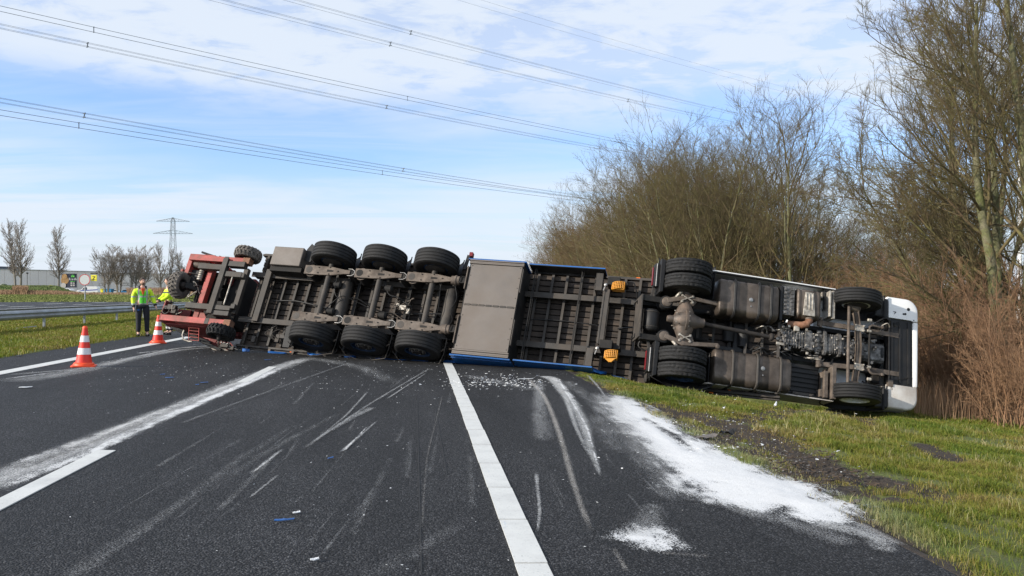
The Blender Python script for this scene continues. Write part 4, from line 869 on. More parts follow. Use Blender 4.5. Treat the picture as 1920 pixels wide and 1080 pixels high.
for x_ in (2.54, 2.61, 2.68): b.tube([(x_, .60, .16), (x_, .95, .16)], .012, 6)
b.build('heat_shield', M['engine_light'], s1, smooth=30, bevel=.006)
b = MB(); b.tube([(2.66, .50, .03), (2.66, .40, .05), (2.62, .32, .04), (2.52, .29, .0), (2.38, .30, -.06), (2.25, .31, -.1)], [.075, .078, .078, .074, .07, .06], 16); b.build('exhaust_pipe', M['rust'], tractor, smooth=60)
b = MB(); b.lathe([(.085, 0), (.09, .01), (.09, .03), (.085, .04)], 18, (2.66, .42, .04), 'y'); b.build('pipe_clamp', M['arm'], tractor, smooth=40)
for (xa, xb_, ya_, yb2, mt) in ((2.34, 3.02, -1.14, -.50, 'black_plastic'),):
    b = MB(); b.box(xa, xb_, ya_, yb2, -.55, -.22); 
    for k in range(6): b.box(xa+.02, xb_-.02, ya_+.05+k*.10, ya_+.11+k*.10, -.22, -.19)
    b.build('step_well', M[mt], tractor, bevel=.01)
    b = MB(); b.box(2.40, 2.85, -1.20, -1.13, -.25, -.05); b.box(2.44, 2.50, -1.19, -1.14, -.05, -.03); b.box(2.75, 2.81, -1.19, -1.14, -.05, -.03); b.build('step', M['chassis'], tractor, bevel=.008)
b = MB(); b.box(3.04, 3.12, -1.18, -.62, -.45, .02); b.box(3.17, 3.26, -1.20, -.52, -.4, .10); b.box(2.98, 3.2, -1.16, -1.0, -.3, -.05); b.build('step_bracket', M['arm'], tractor, bevel=.008)
b = MB(); b.box(3.08, 3.12, .55, 1.12, -.5, .08); b.box(3.16, 3.22, .52, 1.14, -.5, .05); b.box(3.0, 3.25, 1.0, 1.15, -.35, -.15); b.build('step_bracket', M['engine_light'], tractor, bevel=.008)
# white side skirts: thin edge towards us
for s in (1, -1):
    yo = 1.215 if s > 0 else -1.215; b = MB()
    P_ = [(.52, -.10), (.60, -.02), (1.9, -.03), (3.28, -.06), (3.28, -.75), (.60, -.75)]
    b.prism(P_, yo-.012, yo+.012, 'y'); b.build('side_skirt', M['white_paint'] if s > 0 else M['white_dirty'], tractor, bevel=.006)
    b = MB(); b.box(.6, 3.25, yo-.035*s, yo-.012*s, -.10, -.05); b.build('skirt_edge', M['black_plastic'], tractor)
    for xq in (1.95,): b = MB(); b.box(xq-.008, xq+.008, yo+.010*s, yo+.016*s, -.7, -.05); b.build('skirt_joint', M['black_plastic'], tractor)
    b = MB(); b.box(1.15, 1.22, yo+.012*s, yo+.03*s, -.40, -.36); b.build('side_marker', M['orange_lens'], tractor)
# gearbox, clutch housing, engine sump: stacked castings
def lump(name, parts, mt, seed, n=26, box=(0, 1, 0, 1, 0, 1), s0=.02, s1=.07):
    r_ = random.Random(seed); b = MB()
    for p in parts: b.lathe(*p[:2], **p[2]) if p[0].__class__ is list else b.box(*p)
    for k in range(n):
        c_ = [r_.uniform(box[2*i], box[2*i+1]) for i in range(3)]; sz = [r_.uniform(s0, s1) for _ in range(3)]
        if r_.random() < .55: b.obox(c_, sz)
        else:
            ax_ = r_.choice('xyz'); R_ = r_.uniform(s0*.5, s1*.55); h = r_.uniform(s0, s1*1.2); b.lathe([(R_*.8, 0), (R_, h*.15), (R_, h*.8), (R_*.7, h)], 10, c_, ax_)
    o = b.build(name, M[mt], tractor, smooth=35, bevel=.004); o['kind'] = 'stuff'; return o
b = MB()
def octo(x0, x1, ya_, yb2, z0, z1, m=0, c=.05): b.prism([(ya_+c, z1), (yb2-c, z1), (yb2, z1-c), (yb2, z0+c), (yb2-c, z0), (ya_+c, z0), (ya_, z0+c), (ya_, z1-c)], x0, x1, 'x')
octo(2.16, 2.62, -.20, .17, -.5, -.06); octo(2.62, 2.78, -.24, .22, -.5, -.03); octo(2.78, 3.02, -.20, .18, -.5, -.08)
for k in range(7): b.box(2.20+k*.06, 2.215+k*.06, -.21, .18, -.3, -.04)
for k in range(5): b.box(2.2, 2.6, -.17+k*.08, -.16+k*.08, -.10, -.045)
gb = b.build('gearbox', M['engine'], tractor, bevel=.006)
b = MB(); octo(3.02, 3.08, -.27, .25, -.6, .0); octo(3.08, 3.34, -.22, .20, -.6, -.03); octo(3.34, 3.40, -.26, .24, -.6, .0); octo(3.40, 3.95, -.19, .17, -.62, -.10)
for k in range(5): b.box(3.11+k*.05, 3.12+k*.05, -.21, .19, -.2, -.02)
b.build('clutch_housing', M['engine'], tractor, bevel=.006)
b = MB(); octo(3.95, 4.45, -.22, .20, -.7, -.22); b.build('engine_sump', M['engine'], tractor, bevel=.008); b = MB(); octo(3.40, 3.44, -.21, .20, -.2, -.06); octo(3.52, 3.55, -.20, .19, -.2, -.07); b.build('casting_rib', M['engine'], tractor, bevel=.008)
lump('gearbox_fitting', [], 'engine', 3, 60, (2.05, 3.0, -.28, .22, -.14, .0), .02, .08)
lump('gearbox_fitting', [], 'engine_light', 4, 26, (2.0, 2.9, -.30, .26, -.10, .02), .015, .055)
lump('engine_fitting', [], 'engine', 5, 44, (3.0, 4.2, -.30, .24, -.2, -.02), .02, .07)
lump('engine_fitting', [], 'engine_light', 6, 20, (3.0, 3.7, -.30, .20, -.12, .02), .012, .045)
rbox('mounting_plate', 1.98, 2.16, -.21, -.15, .0, .03, 'engine_light', .01); rbox('mounting_plate', 2.36, 2.48, .14, .26, -.05, .02, 'engine_light', .02)
for k in range(26):
    r_ = random.Random(k+200); x_ = r_.uniform(1.5, 3.2); y_ = r_.choice([r_.uniform(-.42, -.2), r_.uniform(.12, .36)]); d_ = r_.uniform(.15, .5)
    hose([(x_, y_, -.22), (x_+d_*.3, y_+r_.uniform(-.1, .1), -.10+r_.uniform(-.05, .08)), (x_+d_*.7, y_+r_.uniform(-.12, .12), -.12), (x_+d_, y_+r_.uniform(-.12, .12), -.25)], r_.choice([.008, .012, .018]), r_.choice(['black_plastic', 'black_plastic', 'engine', 'engine_light']), 'hose', tractor)
# dark housings that fill the frame around the engine
rbox('engine_shield', 1.2, 2.0, -.36, .22, -.66, -.40, 'black_plastic', .02); rbox('engine_shield', 2.3, 4.5, -.36, .36, -.85, -.55, 'black_plastic', .03)
b = MB(); b.lathe([(.04, -.2), (.12, -.17), (.13, .12), (.04, .16)], 20, (1.1, -.02, -.42)); b.lathe([(.04, -.2), (.12, -.17), (.13, .12), (.04, .16)], 20, (1.42, -.10, -.40)); b.build('air_tank', M['black_plastic'], tractor, smooth=50)
# front axle, tie rod, springs, anti-roll bar
b = MB(); Y_ = [-.86, -.70, -.45, 0, .45, .70, .86]; X_ = [3.68, 3.70, 3.74, 3.77, 3.74, 3.70, 3.68]
for i in range(6): b.bar((X_[i], Y_[i], -.02+(.0 if abs(Y_[i]) < .6 else -.02)), (X_[i+1], Y_[i+1], -.02), .085, .09)
for i in range(6): b.bar((X_[i]-.04, Y_[i], .03), (X_[i+1]-.04, Y_[i+1], .03), .02, .03); b.bar((X_[i]+.045, Y_[i], .03), (X_[i+1]+.045, Y_[i+1], .03), .02, .03)
b.lathe([(.06, -.12), (.09, -.10), (.09, .1), (.06, .12)], 16, (3.66, .84, -.0), 'x'); b.lathe([(.06, -.12), (.09, -.10), (.09, .1), (.06, .12)], 16, (3.66, -.84, -.0), 'x'); b.build('front_axle', M['arm'], tractor, smooth=40)
b = MB(); b.tube([(3.52, .86, .06), (3.50, .70, .10), (3.50, -.70, .10), (3.52, -.86, .06)], .032, 12); b.build('tie_rod', M['arm'], tractor, smooth=60)
for s in (1, -1):
    yc = .42*s-.02; b = MB(); b.bar((2.96, yc+.03*s, -.10), (3.78, yc, -.02), .10, .035); b.bar((3.1, yc+.03*s, -.13), (3.78, yc, -.06), .095, .03); b.bar((3.7, yc, -.05), (4.9, yc+.02, -.20), .10, .035); b.build('leaf_spring', M['arm'], tractor, bevel=.006)
    b = MB(); b.lathe([(.03, -.08), (.055, -.07), (.055, .07), (.03, .08)], 14, (2.95, yc+.03*s, -.09)); b.lathe([(.02, 0), (.03, .01), (.03, .03)], 8, (2.95, yc+.1, -.04), 'z'); b.lathe([(.02, 0), (.03, .01), (.03, .03)], 8, (2.95, yc-.06, -.04), 'z'); b.build('spring_eye', M['arm'], tractor, smooth=40)
    b = MB(); b.box(3.66, 3.86, yc-.07, yc+.07, .02, .05)
    for dx in (-.02, .16):
        for dy in (-.05, .05): b.lathe([(.02, .05), (.02, .085), (.01, .09)], 6, (3.69+dx, yc+dy, 0), 'z')
    b.build('u_bolt', M['engine_light'], tractor)
    b = MB(); b.tube([(3.98, yc-.02*s, .02), (3.99, yc+.06*s, .03), (4.05, yc+.10*s, .03), (4.22, yc+.09*s, .0), (4.28, yc+.09*s, -.0)], .024, 10); b.lathe([(.02, -.03), (.04, -.02), (.04, .03), (.02, .04)], 10, (4.29, yc+.09*s, 0)); b.build('anti_roll_link', M['arm'], tractor, smooth=50)
    b = MB(); b.lathe([(.02, -.02), (.035, -.01), (.035, .06), (.02, .07)], 12, (3.98, yc+.22*s, 0), 'x'); b.lathe([(.02, -.02), (.035, -.01), (.035, .06), (.02, .07)], 12, (3.96, yc-.03*s, .02), 'x'); b.build('bush', M['engine_light'], tractor, smooth=40)
    # wheel arch liner ahead of the front wheel
    b = MB(); yc2 = 1.0*s; b.lathe([(.66, -.24), (.68, -.25), (.68, .25), (.66, .24)], 26, (3.7, yc2, -.02), 'y', caps=False, a0=-pi*.98, a1=-pi*.02); mo = b.build('wheel_arch', M['black_plastic'], tractor, smooth=60); mo.modifiers.new('solid', 'SOLIDIFY').thickness = .015
    b = MB(); y1_, y2_ = sorted((.78*s, 1.20*s)); b.prism([(4.18, y1_), (4.49, y1_-.04 if s > 0 else y1_), (4.49, y2_), (4.22, y2_)], -.55, -.12); b.build('wing_liner', M['black_plastic'], tractor, bevel=.04)
b = MB(); b.tube([(3.99, -.42, .02), (4.0, .40, .02)], .022, 10); b.build('anti_roll_bar', M['chassis_dark'], tractor, smooth=60)
b = MB(); b.lathe([(.02, 0), (.30, .02), (.30, .08), (.02, .1)], 26, (4.35, .0, -.5), 'x'); b.build('fan_shroud', M['black_plastic'], tractor, smooth=50)
hose([(4.2, .62, -.1), (4.35, .72, -.02), (4.45, .68, .0), (4.5, .6, -.1)], .02, 'black_plastic', 'hose', tractor); hose([(4.3, .55, -.1), (4.42, .62, -.04), (4.5, .56, -.1)], .012, 'engine_light', 'hose', tractor); hose([(3.9, -.7, -.1), (4.1, -.78, -.05), (4.3, -.72, -.1), (4.45, -.7, -.2)], .02, 'black_plastic', 'hose', tractor)
rbox('radiator_carrier', 4.30, 4.48, -.62, .66, -.75, -.45, 'chassis_dark', .02)
# front underpanel with pressed channels
b = MB(); b.box(4.50, 5.04, -.66, .78, -.34, -.17)
for x_ in (4.56, 4.74, 4.93): b.box(x_, x_+.05, -.62, .74, -.17, -.150)
b.box(4.50, 4.54, -.66, .78, -.20, -.135); b.build('front_underpanel', M['black_plastic'], tractor, bevel=.008)
b = MB(); b.lathe([(.055, -.155), (.055, -.148), (.035, -.147), (.03, -.16)], 18, (4.68, .66, 0), 'z'); b.build('panel_opening', M['rubber'], tractor)
b = MB(); b.bar((4.60, -.58, -.145), (4.98, -.46, -.145), .012, .012); b.build('panel_seam', M['chassis_dark'], tractor)
b = MB(); b.box(4.48, 4.60, -.72, -.58, -.19, -.12); b.box(4.54, 4.60, -.80, -.70, -.19, -.14); b.build('panel_hinge', M['arm'], tractor, bevel=.008)
# bumper: white wrap, rounded corners, sweeping back from the face we see
def bumper(name, outline, z0, z1, mt, shrink=.10, par=tractor):
    b = MB(); n = len(outline); lev = [(z1-.0, .045), (z1-.012, .018), (z1-.05, .0), (z0+.1, .0), (z0, .0)]
    cx_ = 4.3; vs = []
    for z, e in lev:
        for (x, y) in outline:
            vs.append((x-e if x > 4.52 else x, y-e*(1 if y > 0 else -1) if abs(y) > .95 else y, z))
    fs = [(i*n+j, i*n+(j+1) % n, (i+1)*n+(j+1) % n, (i+1)*n+j) for i in range(len(lev)-1) for j in range(n)]+[tuple(range(n)), tuple((len(lev)-1)*n+j for j in range(n-1, -1, -1))]
    b.add(vs, fs); return b.build(name, M[mt], par, smooth=50)
def corner(s, x1, yr, r=.22, k=8):
    return [(x1-r+r*cos(a), s*(yr-r+r*sin(a))) for a in np.linspace(0, pi/2, k)]
up = [(4.50, .79), (5.055, .79), (5.055, .775), (5.17, .775)]+corner(1, 5.17, 1.265, .26)+[(4.50, 1.265)]
lo = [(4.50, -1.17)]+corner(-1, 5.15, 1.17, .24)[::-1]+[(5.15, -.67), (5.04, -.67), (5.04, -.665), (4.50, -.665)]
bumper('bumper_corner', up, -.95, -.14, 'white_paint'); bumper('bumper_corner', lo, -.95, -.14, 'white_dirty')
b = MB(); b.prism([(5.05, -.662), (5.155, -.662), (5.165, .0), (5.17, .768), (5.05, .768)], -.95, -.155); b.build('bumper_centre', M['white_paint'], tractor, bevel=.03)
b = MB(); b.lathe([(.034, -.142), (.034, -.134), (.01, -.133)], 16, (4.94, 1.03, 0), 'z'); b.lathe([(.02, -.142), (.02, -.132)], 12, (4.83, .91, 0), 'z'); b.lathe([(.024, -.142), (.024, -.132)], 12, (4.87, .915, 0), 'z'); b.bar((4.60, .93, -.136), (4.66, .93, -.136), .012, .008); b.bar((4.66, .93, -.136), (4.62, .88, -.136), .012, .008); b.build('bumper_hole', M['rubber'], tractor)
b = MB(); b.box(5.00, 5.03, .74, .76, -.15, -.135); b.lathe([(.012, -.142), (.012, -.134)], 8, (5.06, .80, 0), 'z'); b.build('bumper_screw', M['chassis_dark'], tractor)
# cab shell (seen edge on from here)
b = MB(); b.prism([(3.1, -.80), (5.15, -.80), (5.12, -1.6), (4.85, -2.25), (4.3, -2.45), (3.1, -2.45)], -.80, 1.235, 'y'); cab = b.build('cab', M['white_paint'], tractor, bevel=.08)
b = MB(); b.prism([(4.15, -1.55), (4.92, -1.55), (4.75, -2.15), (4.15, -2.15)], 1.237, 1.243, 'y'); b.build('door_window', M['glass_dark'], cab); b = MB(); b.add([(5.12, -1.1, -1.62), (5.12, 1.1, -1.62), (4.87, 1.0, -2.2), (4.87, -1.0, -2.2), (5.14, -1.1, -1.61), (5.14, 1.1, -1.61), (4.89, 1.0, -2.19), (4.89, -1.0, -2.19)], [(0, 1, 2, 3), (4, 7, 6, 5), (0, 4, 5, 1), (1, 5, 6, 2), (2, 6, 7, 3), (3, 7, 4, 0)]); b.build('windscreen', M['glass_dark'], cab)
b = MB(); b.prism([(4.15, -.72), (4.52, -.72), (4.52, -1.0), (3.1, -1.0), (3.1, -.72), (3.2, -.66)], 1.18, 1.235, 'y'); b.build('wing_panel', M['white_paint'], tractor, bevel=.01)
b = MB(); b.obox((3.6, 1.24, -.9), (.4, .03, .25)); b.build('door_handle', M['black_plastic'], tractor, bevel=.01)

# ------------------------------------------------------------------ truck-mounted forklift at the rear (same local frame as the trailer)
fk = frame_empty('mounted_forklift', TRM, TRT); tag(fk, 'red three-wheeled forklift carried on the back of the overturned trailer, left of the steel frame', 'forklift')
def fb(name, x0, x1, y0, y1, z0, z1, mt='red', bv=.008): q = MB(); q.box(x0, x1, y0, y1, z0, z1); return q.build(name, M[mt], fk, bevel=bv)
fb('side_arm', -6.55, -5.02, .70, .84, -.22, -.02); fb('side_arm', -6.78, -5.02, -.96, -.81, -.22, -.02)
for y_ in (.77, -.885):
    q = MB(); q.box(-5.03, -4.84, y_-.08, y_+.08, -.20, .0); q.build('fork_tip', M['rust'], fk, bevel=.01)
    q = MB(); q.box(-5.55, -5.44, y_-.073, y_+.073, -.018, -.014); q.build('wear_patch', M['chassis'], fk)
fb('cross_beam', -6.02, -5.88, -.82, .72, -.34, -.17); fb('back_plate', -6.62, -6.50, .36, .88, -.9, -.1); fb('upper_cover', -6.62, -5.9, .84, .90, -1.0, -.1, 'red'); fb('frame_web', -5.86, -5.5, .30, .70, -.6, -.5, 'red_dark'); fb('lower_cover', -6.7, -5.6, -.98, -.93, -1.1, -.2, 'red_dark')
q = MB(); q.prism([(-6.0, -.80), (-5.62, -.80), (-5.75, -.62), (-6.0, -.55)], -.22, -.19); q.build('gusset', M['red'], fk, bevel=.004)
q = MB(); q.box(-6.84, -6.80, -.94, -.42, -.6, -.05); q.box(-6.84, -6.4, -.96, -.92, -.6, -.05); q.box(-6.82, -6.4, -.90, -.45, -.6, -.55); q.build('counterweight_box', M['red_dark'], fk, bevel=.006)
# engine bay clutter
fb('engine_bay', -6.5, -5.2, -.70, .66, -1.2, -.62, 'chassis_dark', .02); fb('hydraulic_tank', -6.75, -6.2, .10, .52, -.7, -.22, 'black_plastic', .03)
fb('cover_panel', -6.80, -6.74, .05, .50, -.75, -.18, 'red')
q = MB(); q.lathe([(.03, -.22), (.085, -.2), (.085, .16), (.07, .18), (.07, .20)], 22, (-6.28, .66, -.22), 'x'); q.build('silencer', M['arm'], fk, smooth=40)
q = MB(); q.lathe([(.05, 0), (.10, .01), (.10, .06), (.05, .07)], 20, (-6.06, .66, -.22), 'x'); q.build('silencer_clamp', M['black_plastic'], fk, smooth=40)
q = MB()
for k in range(5): q.lathe([(.055, 0), (.062, .01), (.062, .035), (.055, .045)], 16, (-6.14, .20+k*.055, -.12))
q.build('air_filter', M['engine_light'], fk, smooth=40)
q = MB(); q.lathe([(.02, -.12), (.16, -.10), (.16, .10), (.02, .12)], 18, (-5.7, .02, -.5), 'x'); q.obox((-5.62, -.35, -.45), (.3, .25, .2)); q.obox((-5.72, .34, -.5), (.25, .2, .2)); q.build('hydraulic_motor', M['chassis_dark'], fk, smooth=35)
for k in range(16):
    r_ = random.Random(k+400)
    if k < 9: x_, y_, z_ = -6.62+r_.uniform(-.12, .3), -.66+r_.uniform(-.12, .14), -.08
    else: x_, y_, z_ = -6.2+r_.uniform(-.1, .1), r_.uniform(-.5, .4), -.1
    hose([(x_, y_, z_-.1), (x_+r_.uniform(-.15, .15), y_+r_.uniform(-.1, .15), z_+r_.uniform(-.02, .08)), (x_+r_.uniform(-.2, .2), y_+r_.uniform(-.15, .1), z_), (x_+r_.uniform(-.1, .1), y_+r_.uniform(-.2, .2), z_-.12)], r_.choice([.010, .014]), r_.choice(['black_plastic', 'chassis', 'engine_light']), 'hydraulic_hose', fk)
q = MB(); q.tube([(-6.70+.09*cos(t), -.70+.09*sin(t), -.02) for t in np.linspace(0, 2*pi, 20)], .012, 6); q.obox((-6.58, -.60, -.06), (.22, .12, .10)); q.obox((-6.50, -.70, -.08), (.12, .1, .1)); q.obox((-6.75, -.62, -.08), (.08, .08, .12)); q.build('steering_valve', M['chassis'], fk, smooth=40)
# wheels with chevron lugs
def lug_wheel(loc, R, W, side, axis_x=False, tm='rubber_dusty'):
    w = empty('wheel', loc, parent=fk)
    if axis_x: w.rotation_euler = (0, 0, -pi/2)
    hw = W/2; b = MB(); rim = R*.5
    b.lathe([(rim, -hw*.7), (rim+.02, -hw*.85), (R*.8, -hw), (R*.93, -hw*.9), (R-.028, -hw*.6), (R-.02, 0), (R-.028, hw*.6), (R*.93, hw*.9), (R*.8, hw), (rim+.02, hw*.85), (rim, hw*.7)], 48, caps=False)
    b.build('tyre', M[tm], w, smooth=60); b = MB(); n = 20
    for k in range(n):
        for s in (1, -1):
            a = 2*pi*(k+(.5 if s > 0 else 0))/n; pts = []
            for t in np.linspace(0, 1, 5):
                y = s*hw*(-.08+1.02*t); r = R-.005-.055*max(0, t-.55)**1.2*2; aa = a+.16*(1-t)*1.2; pts.append((r*cos(aa), y, r*sin(aa)))
            for p, q_ in zip(pts[:-1], pts[1:]): b.bar(p, q_, .048, .034, up=((p[0]+q_[0]), 0, (p[2]+q_[2])))
    b.build('tread_lug', M[tm], w, bevel=.006)
    s = side; b = MB(); b.lathe([(rim, -hw*.7), (rim, hw*.7*1), (rim-.02, s*hw*.7), (rim-.03, s*.02), (rim*.6, s*.0), (rim*.55, s*.06), (.04, s*.07)], 28); b.build('rim', M['rim_dark'], w, smooth=35)
    b = MB(); b.lathe([(.09, 0), (.09, s*hw*.9), (.06, s*hw*1.2), (.02, s*hw*1.2)], 6); b.lathe([(.05, s*hw*1.1), (.05, s*hw*1.6), (.02, s*hw*1.6)], 12); b.build('hub', M['rim_dark'], w, smooth=30)
    return w
lug_wheel((-5.03, .99, -.15), .33, .26, 1); lug_wheel((-5.08, -1.10, -.12), .33, .26, -1, tm='rubber'); lug_wheel((-6.62, .02, -.10), .335, .27, 1, True)
q = MB(); q.bar((-6.45, .02, -.1), (-6.05, .02, -.3), .16, .16); q.build('wheel_fork', M['chassis_dark'], fk, bevel=.02)
# mast, access ladder, overhead guard
q = MB()
for x_ in (-6.12, -5.84): q.tube([(x_, -.97, -.30), (x_+.02, -1.28, -.42)], .011, 6)
for k in range(5): q.tube([(-6.12+.004*k, -.99-.07*k, -.31-.03*k), (-5.84+.004*k, -.99-.07*k, -.31-.03*k)], .009, 6)
q.build('ladder', M['red'], fk, smooth=60)
q = MB(); q.bar((-6.70, -.98, -.45), (-5.35, -1.36, -.75), .07, .10); q.bar((-6.5, -1.02, -.42), (-5.6, -1.24, -.62), .05, .06); q.build('mast', M['black_plastic'], fk, bevel=.01)
q = MB(); q.prism([(-6.3, -1.02), (-5.2, -1.12), (-5.05, -1.24), (-5.35, -1.34), (-6.0, -1.20)], -.85, -.80); q.build('mast_guard', M['red_dark'], fk)
q = MB(); q.prism([(-5.85, -1.22), (-5.25, -1.30), (-5.05, -1.40), (-5.5, -1.42)], -.78, -.76); q.build('fork_blade', M['panel_grey'], fk, bevel=.01)
q = MB(); q.tube([(-6.3, -1.04, -.4), (-6.32, -1.16, -.42), (-6.28, -1.26, -.45), (-6.12, -1.30, -.46), (-6.02, -1.29, -.46)], .018, 8); q.build('grab_handle', M['engine_light'], fk, smooth=60)
for k in range(12):
    r_ = random.Random(k+600); x_ = r_.uniform(-5.4, -4.95); hose([(x_, -1.2, -.5), (x_+r_.uniform(-.05, .1), -1.25, -.42), (x_+r_.uniform(-.1, .15), -1.32, -.5), (x_+r_.uniform(0, .2), -1.36, -.55)], .010, r_.choice(['steel', 'black_plastic', 'chassis']), 'bent_pipe', fk)
q = MB(); q.obox((-5.12, -1.3, -.52), (.22, .12, .14)); q.obox((-4.95, -1.34, -.55), (.14, .1, .1)); q.build('crushed_fitting', M['chassis'], fk, bevel=.01)
q = MB(); q.bar((-6.35, .98, -.15), (-5.65, .84, -.25), .045, .05); q.bar((-5.85, .90, -.2), (-5.5, .82, -.25), .06, .06); q.build('lever_arm', M['black_plastic'], fk, bevel=.006)
# upper body behind, out of sight from the road
fb('body_shell', -6.9, -5.3, -.80, .80, -1.5, -1.2, 'red_dark', .04); fb('seat_cabin', -6.6, -5.9, -.7, -.1, -2.0, -1.5, 'black_plastic', .04)

# ------------------------------------------------------------------ guardrail
GX = -14.4
def gzz(x, y): return float(gz(x, y))
def guardrail(name, gx, y0, y1, facing, label, group, h0=.0):
    g = empty(name, (gx, 0, 0)); tag(g, label, 'guardrail', group)
    base = gzz(gx, 30)+h0
    prof = [(-.0, .38), (.035, .40), (.075, .44), (.08, .49), (.03, .535), (.03, .565), (.08, .61), (.075, .66), (.035, .70), (0, .715)]
    y = y0; 
    while y < y1-.01:
        b = MB(); vs = []; n = len(prof); L_ = 4.0
        for yy in (y+.004, y+L_-.004+.02): vs += [(facing*p[0]*.9, yy, base+p[1]) for p in prof]+[(facing*(p[0]*.9-.006), yy, base+p[1]) for p in prof[::-1]]
        m = 2*n; b.add(vs, [(i, (i+1) % m, m+(i+1) % m, m+i) for i in range(m)]+[tuple(range(m)), tuple(range(2*m-1, m-1, -1))]); b.build('rail_beam', M['galv'], g, smooth=40)
        if facing > 0: b = MB(); b.box(-.05, .02, y-.05, y+.05, base-h0-.3, base+.50); b.build('post', M['galv'], g)
        b = MB(); b.box(facing*.02-.02, facing*.02+.02, y-.10, y+.16, base+.47, base+.62); 
        for q in (-.03, .10): b.lathe([(.015, 0), (.015, .02)], 6, (facing*.045, y+q, base+.55), 'x')
        b.build('splice_plate', M['galv'], g); y += L_
    return g
py = float(ground_at(61, 615)[1]) % 4
guardrail('guardrail', GX, py+8, 140, 1, 'long galvanised steel guardrail in the median grass, the rail nearer the camera', 'median guardrails')
guardrail('guardrail', GX-.42, py+8, 140, -1, 'second steel guardrail running just behind the nearer one, mostly hidden and dark', 'median guardrails', .03)
p = ground_at(52, 617); b = MB(); b.bar((p[0]-.45, p[1]-.1, p[2]+.02), (p[0]+.25, p[1]+.15, p[2]+.10), .14, .03); tag(b.build('broken_rail_end', M['galv'], bevel=.005), 'bent scrap of metal lying in the grass at the foot of the leftmost guardrail post', 'metal scrap')

# ------------------------------------------------------------------ traffic cones
def cone(px, py, label, rz):
    p = ground_at(px, py); c = empty('traffic_cone', tuple(p+np.array([0, 0, .004])), rz); tag(c, label, 'traffic cone', 'striped traffic cones'); S = 1.0
    c.rotation_euler = (0, math.atan(.03), rz)
    b = MB(); P_ = []; w = .205
    for i in range(4):
        a0 = i*pi/2
        for k in range(5): a = a0+k*pi/8; P_.append(((w-.05)*(1 if cos(a0+pi/4) > 0 else -1)+.05*cos(a), (w-.05)*(1 if sin(a0+pi/4) > 0 else -1)+.05*sin(a)))
    b.prism(P_, 0, .022); b.lathe([(.185, .02), (.18, .05), (.165, .07), (.15, .075)], 40, axis='z'); b.build('base', M['cone_orange'], c, smooth=40)
    R = lambda h: .142-(.142-.036)*(h-.07)/(.75-.07)
    for nm, h0, h1, mt in (('red_band', .07, .225, 'cone_red'), ('white_band', .225, .345, 'cone_white'), ('red_band', .345, .455, 'cone_red'), ('white_band', .455, .575, 'cone_white'), ('red_band', .575, .70, 'cone_red')):
        e = .0025 if nm == 'white_band' else 0; b = MB(); b.lathe([(R(h0)-.01, h0), (R(h0)+e, h0+.001), (R(h1)+e, h1-.001), (R(h1)-.01, h1)], 40, axis='z', caps=False); b.build(nm, M[mt], c, smooth=40)
    b = MB(); b.lathe([(R(.70), .70), (R(.70)+.004, .705), (R(.75)+.003, .74), (.030, .75), (.025, .748), (.024, .6)], 30, axis='z', caps=False); b.build('tip', M['cone_orange'], c, smooth=50)
    b = MB(); b.lathe([(.02, .5), (.14, .07)], 20, axis='z', caps=False); b.build('inside', M['cone_red'], c); return c
cone(157, 687.5, 'red and white striped traffic cone nearest the camera, at the left edge line', .25)
cone(296, 643.5, 'red and white striped traffic cone in front of the two workers, beside the forklift', .4)

# ------------------------------------------------------------------ people
M['beard'] = mat('beard', (.20, .12, .085), .8)
def skin_mesh(name, chains, mats, parent, sub=2, root=0):
    """chains: list of lists of (pt, radius or (rx,ry)); shared points are merged"""
    me = bpy.data.meshes.new(name); bm = bmesh.new(); lay = bm.verts.layers.skin.verify(); d = {}
    def V(p, r):
        k = tuple(round(c, 4) for c in p)
        if k not in d:
            v = bm.verts.new(p); rr = r if isinstance(r, tuple) else (r, r); v[lay].radius = rr; d[k] = v
        return d[k]
    first = None
    for ch in chains:
        prev = None
        for p, r in ch:
            v = V(p, r)
            if first is None: first = v; v[lay].use_root = True
            if prev is not None and prev is not v and not bm.edges.get((prev, v)): bm.edges.new((prev, v))
            prev = v
    bm.to_mesh(me); bm.free()
    o = link(name, me, mats, parent)
    sk = o.modifiers.new('skin', 'SKIN'); sk.use_smooth_shade = True; sk.branch_smoothing = .4
    s = o.modifiers.new('sub', 'SUBSURF'); s.levels = sub; s.render_levels = sub
    return o
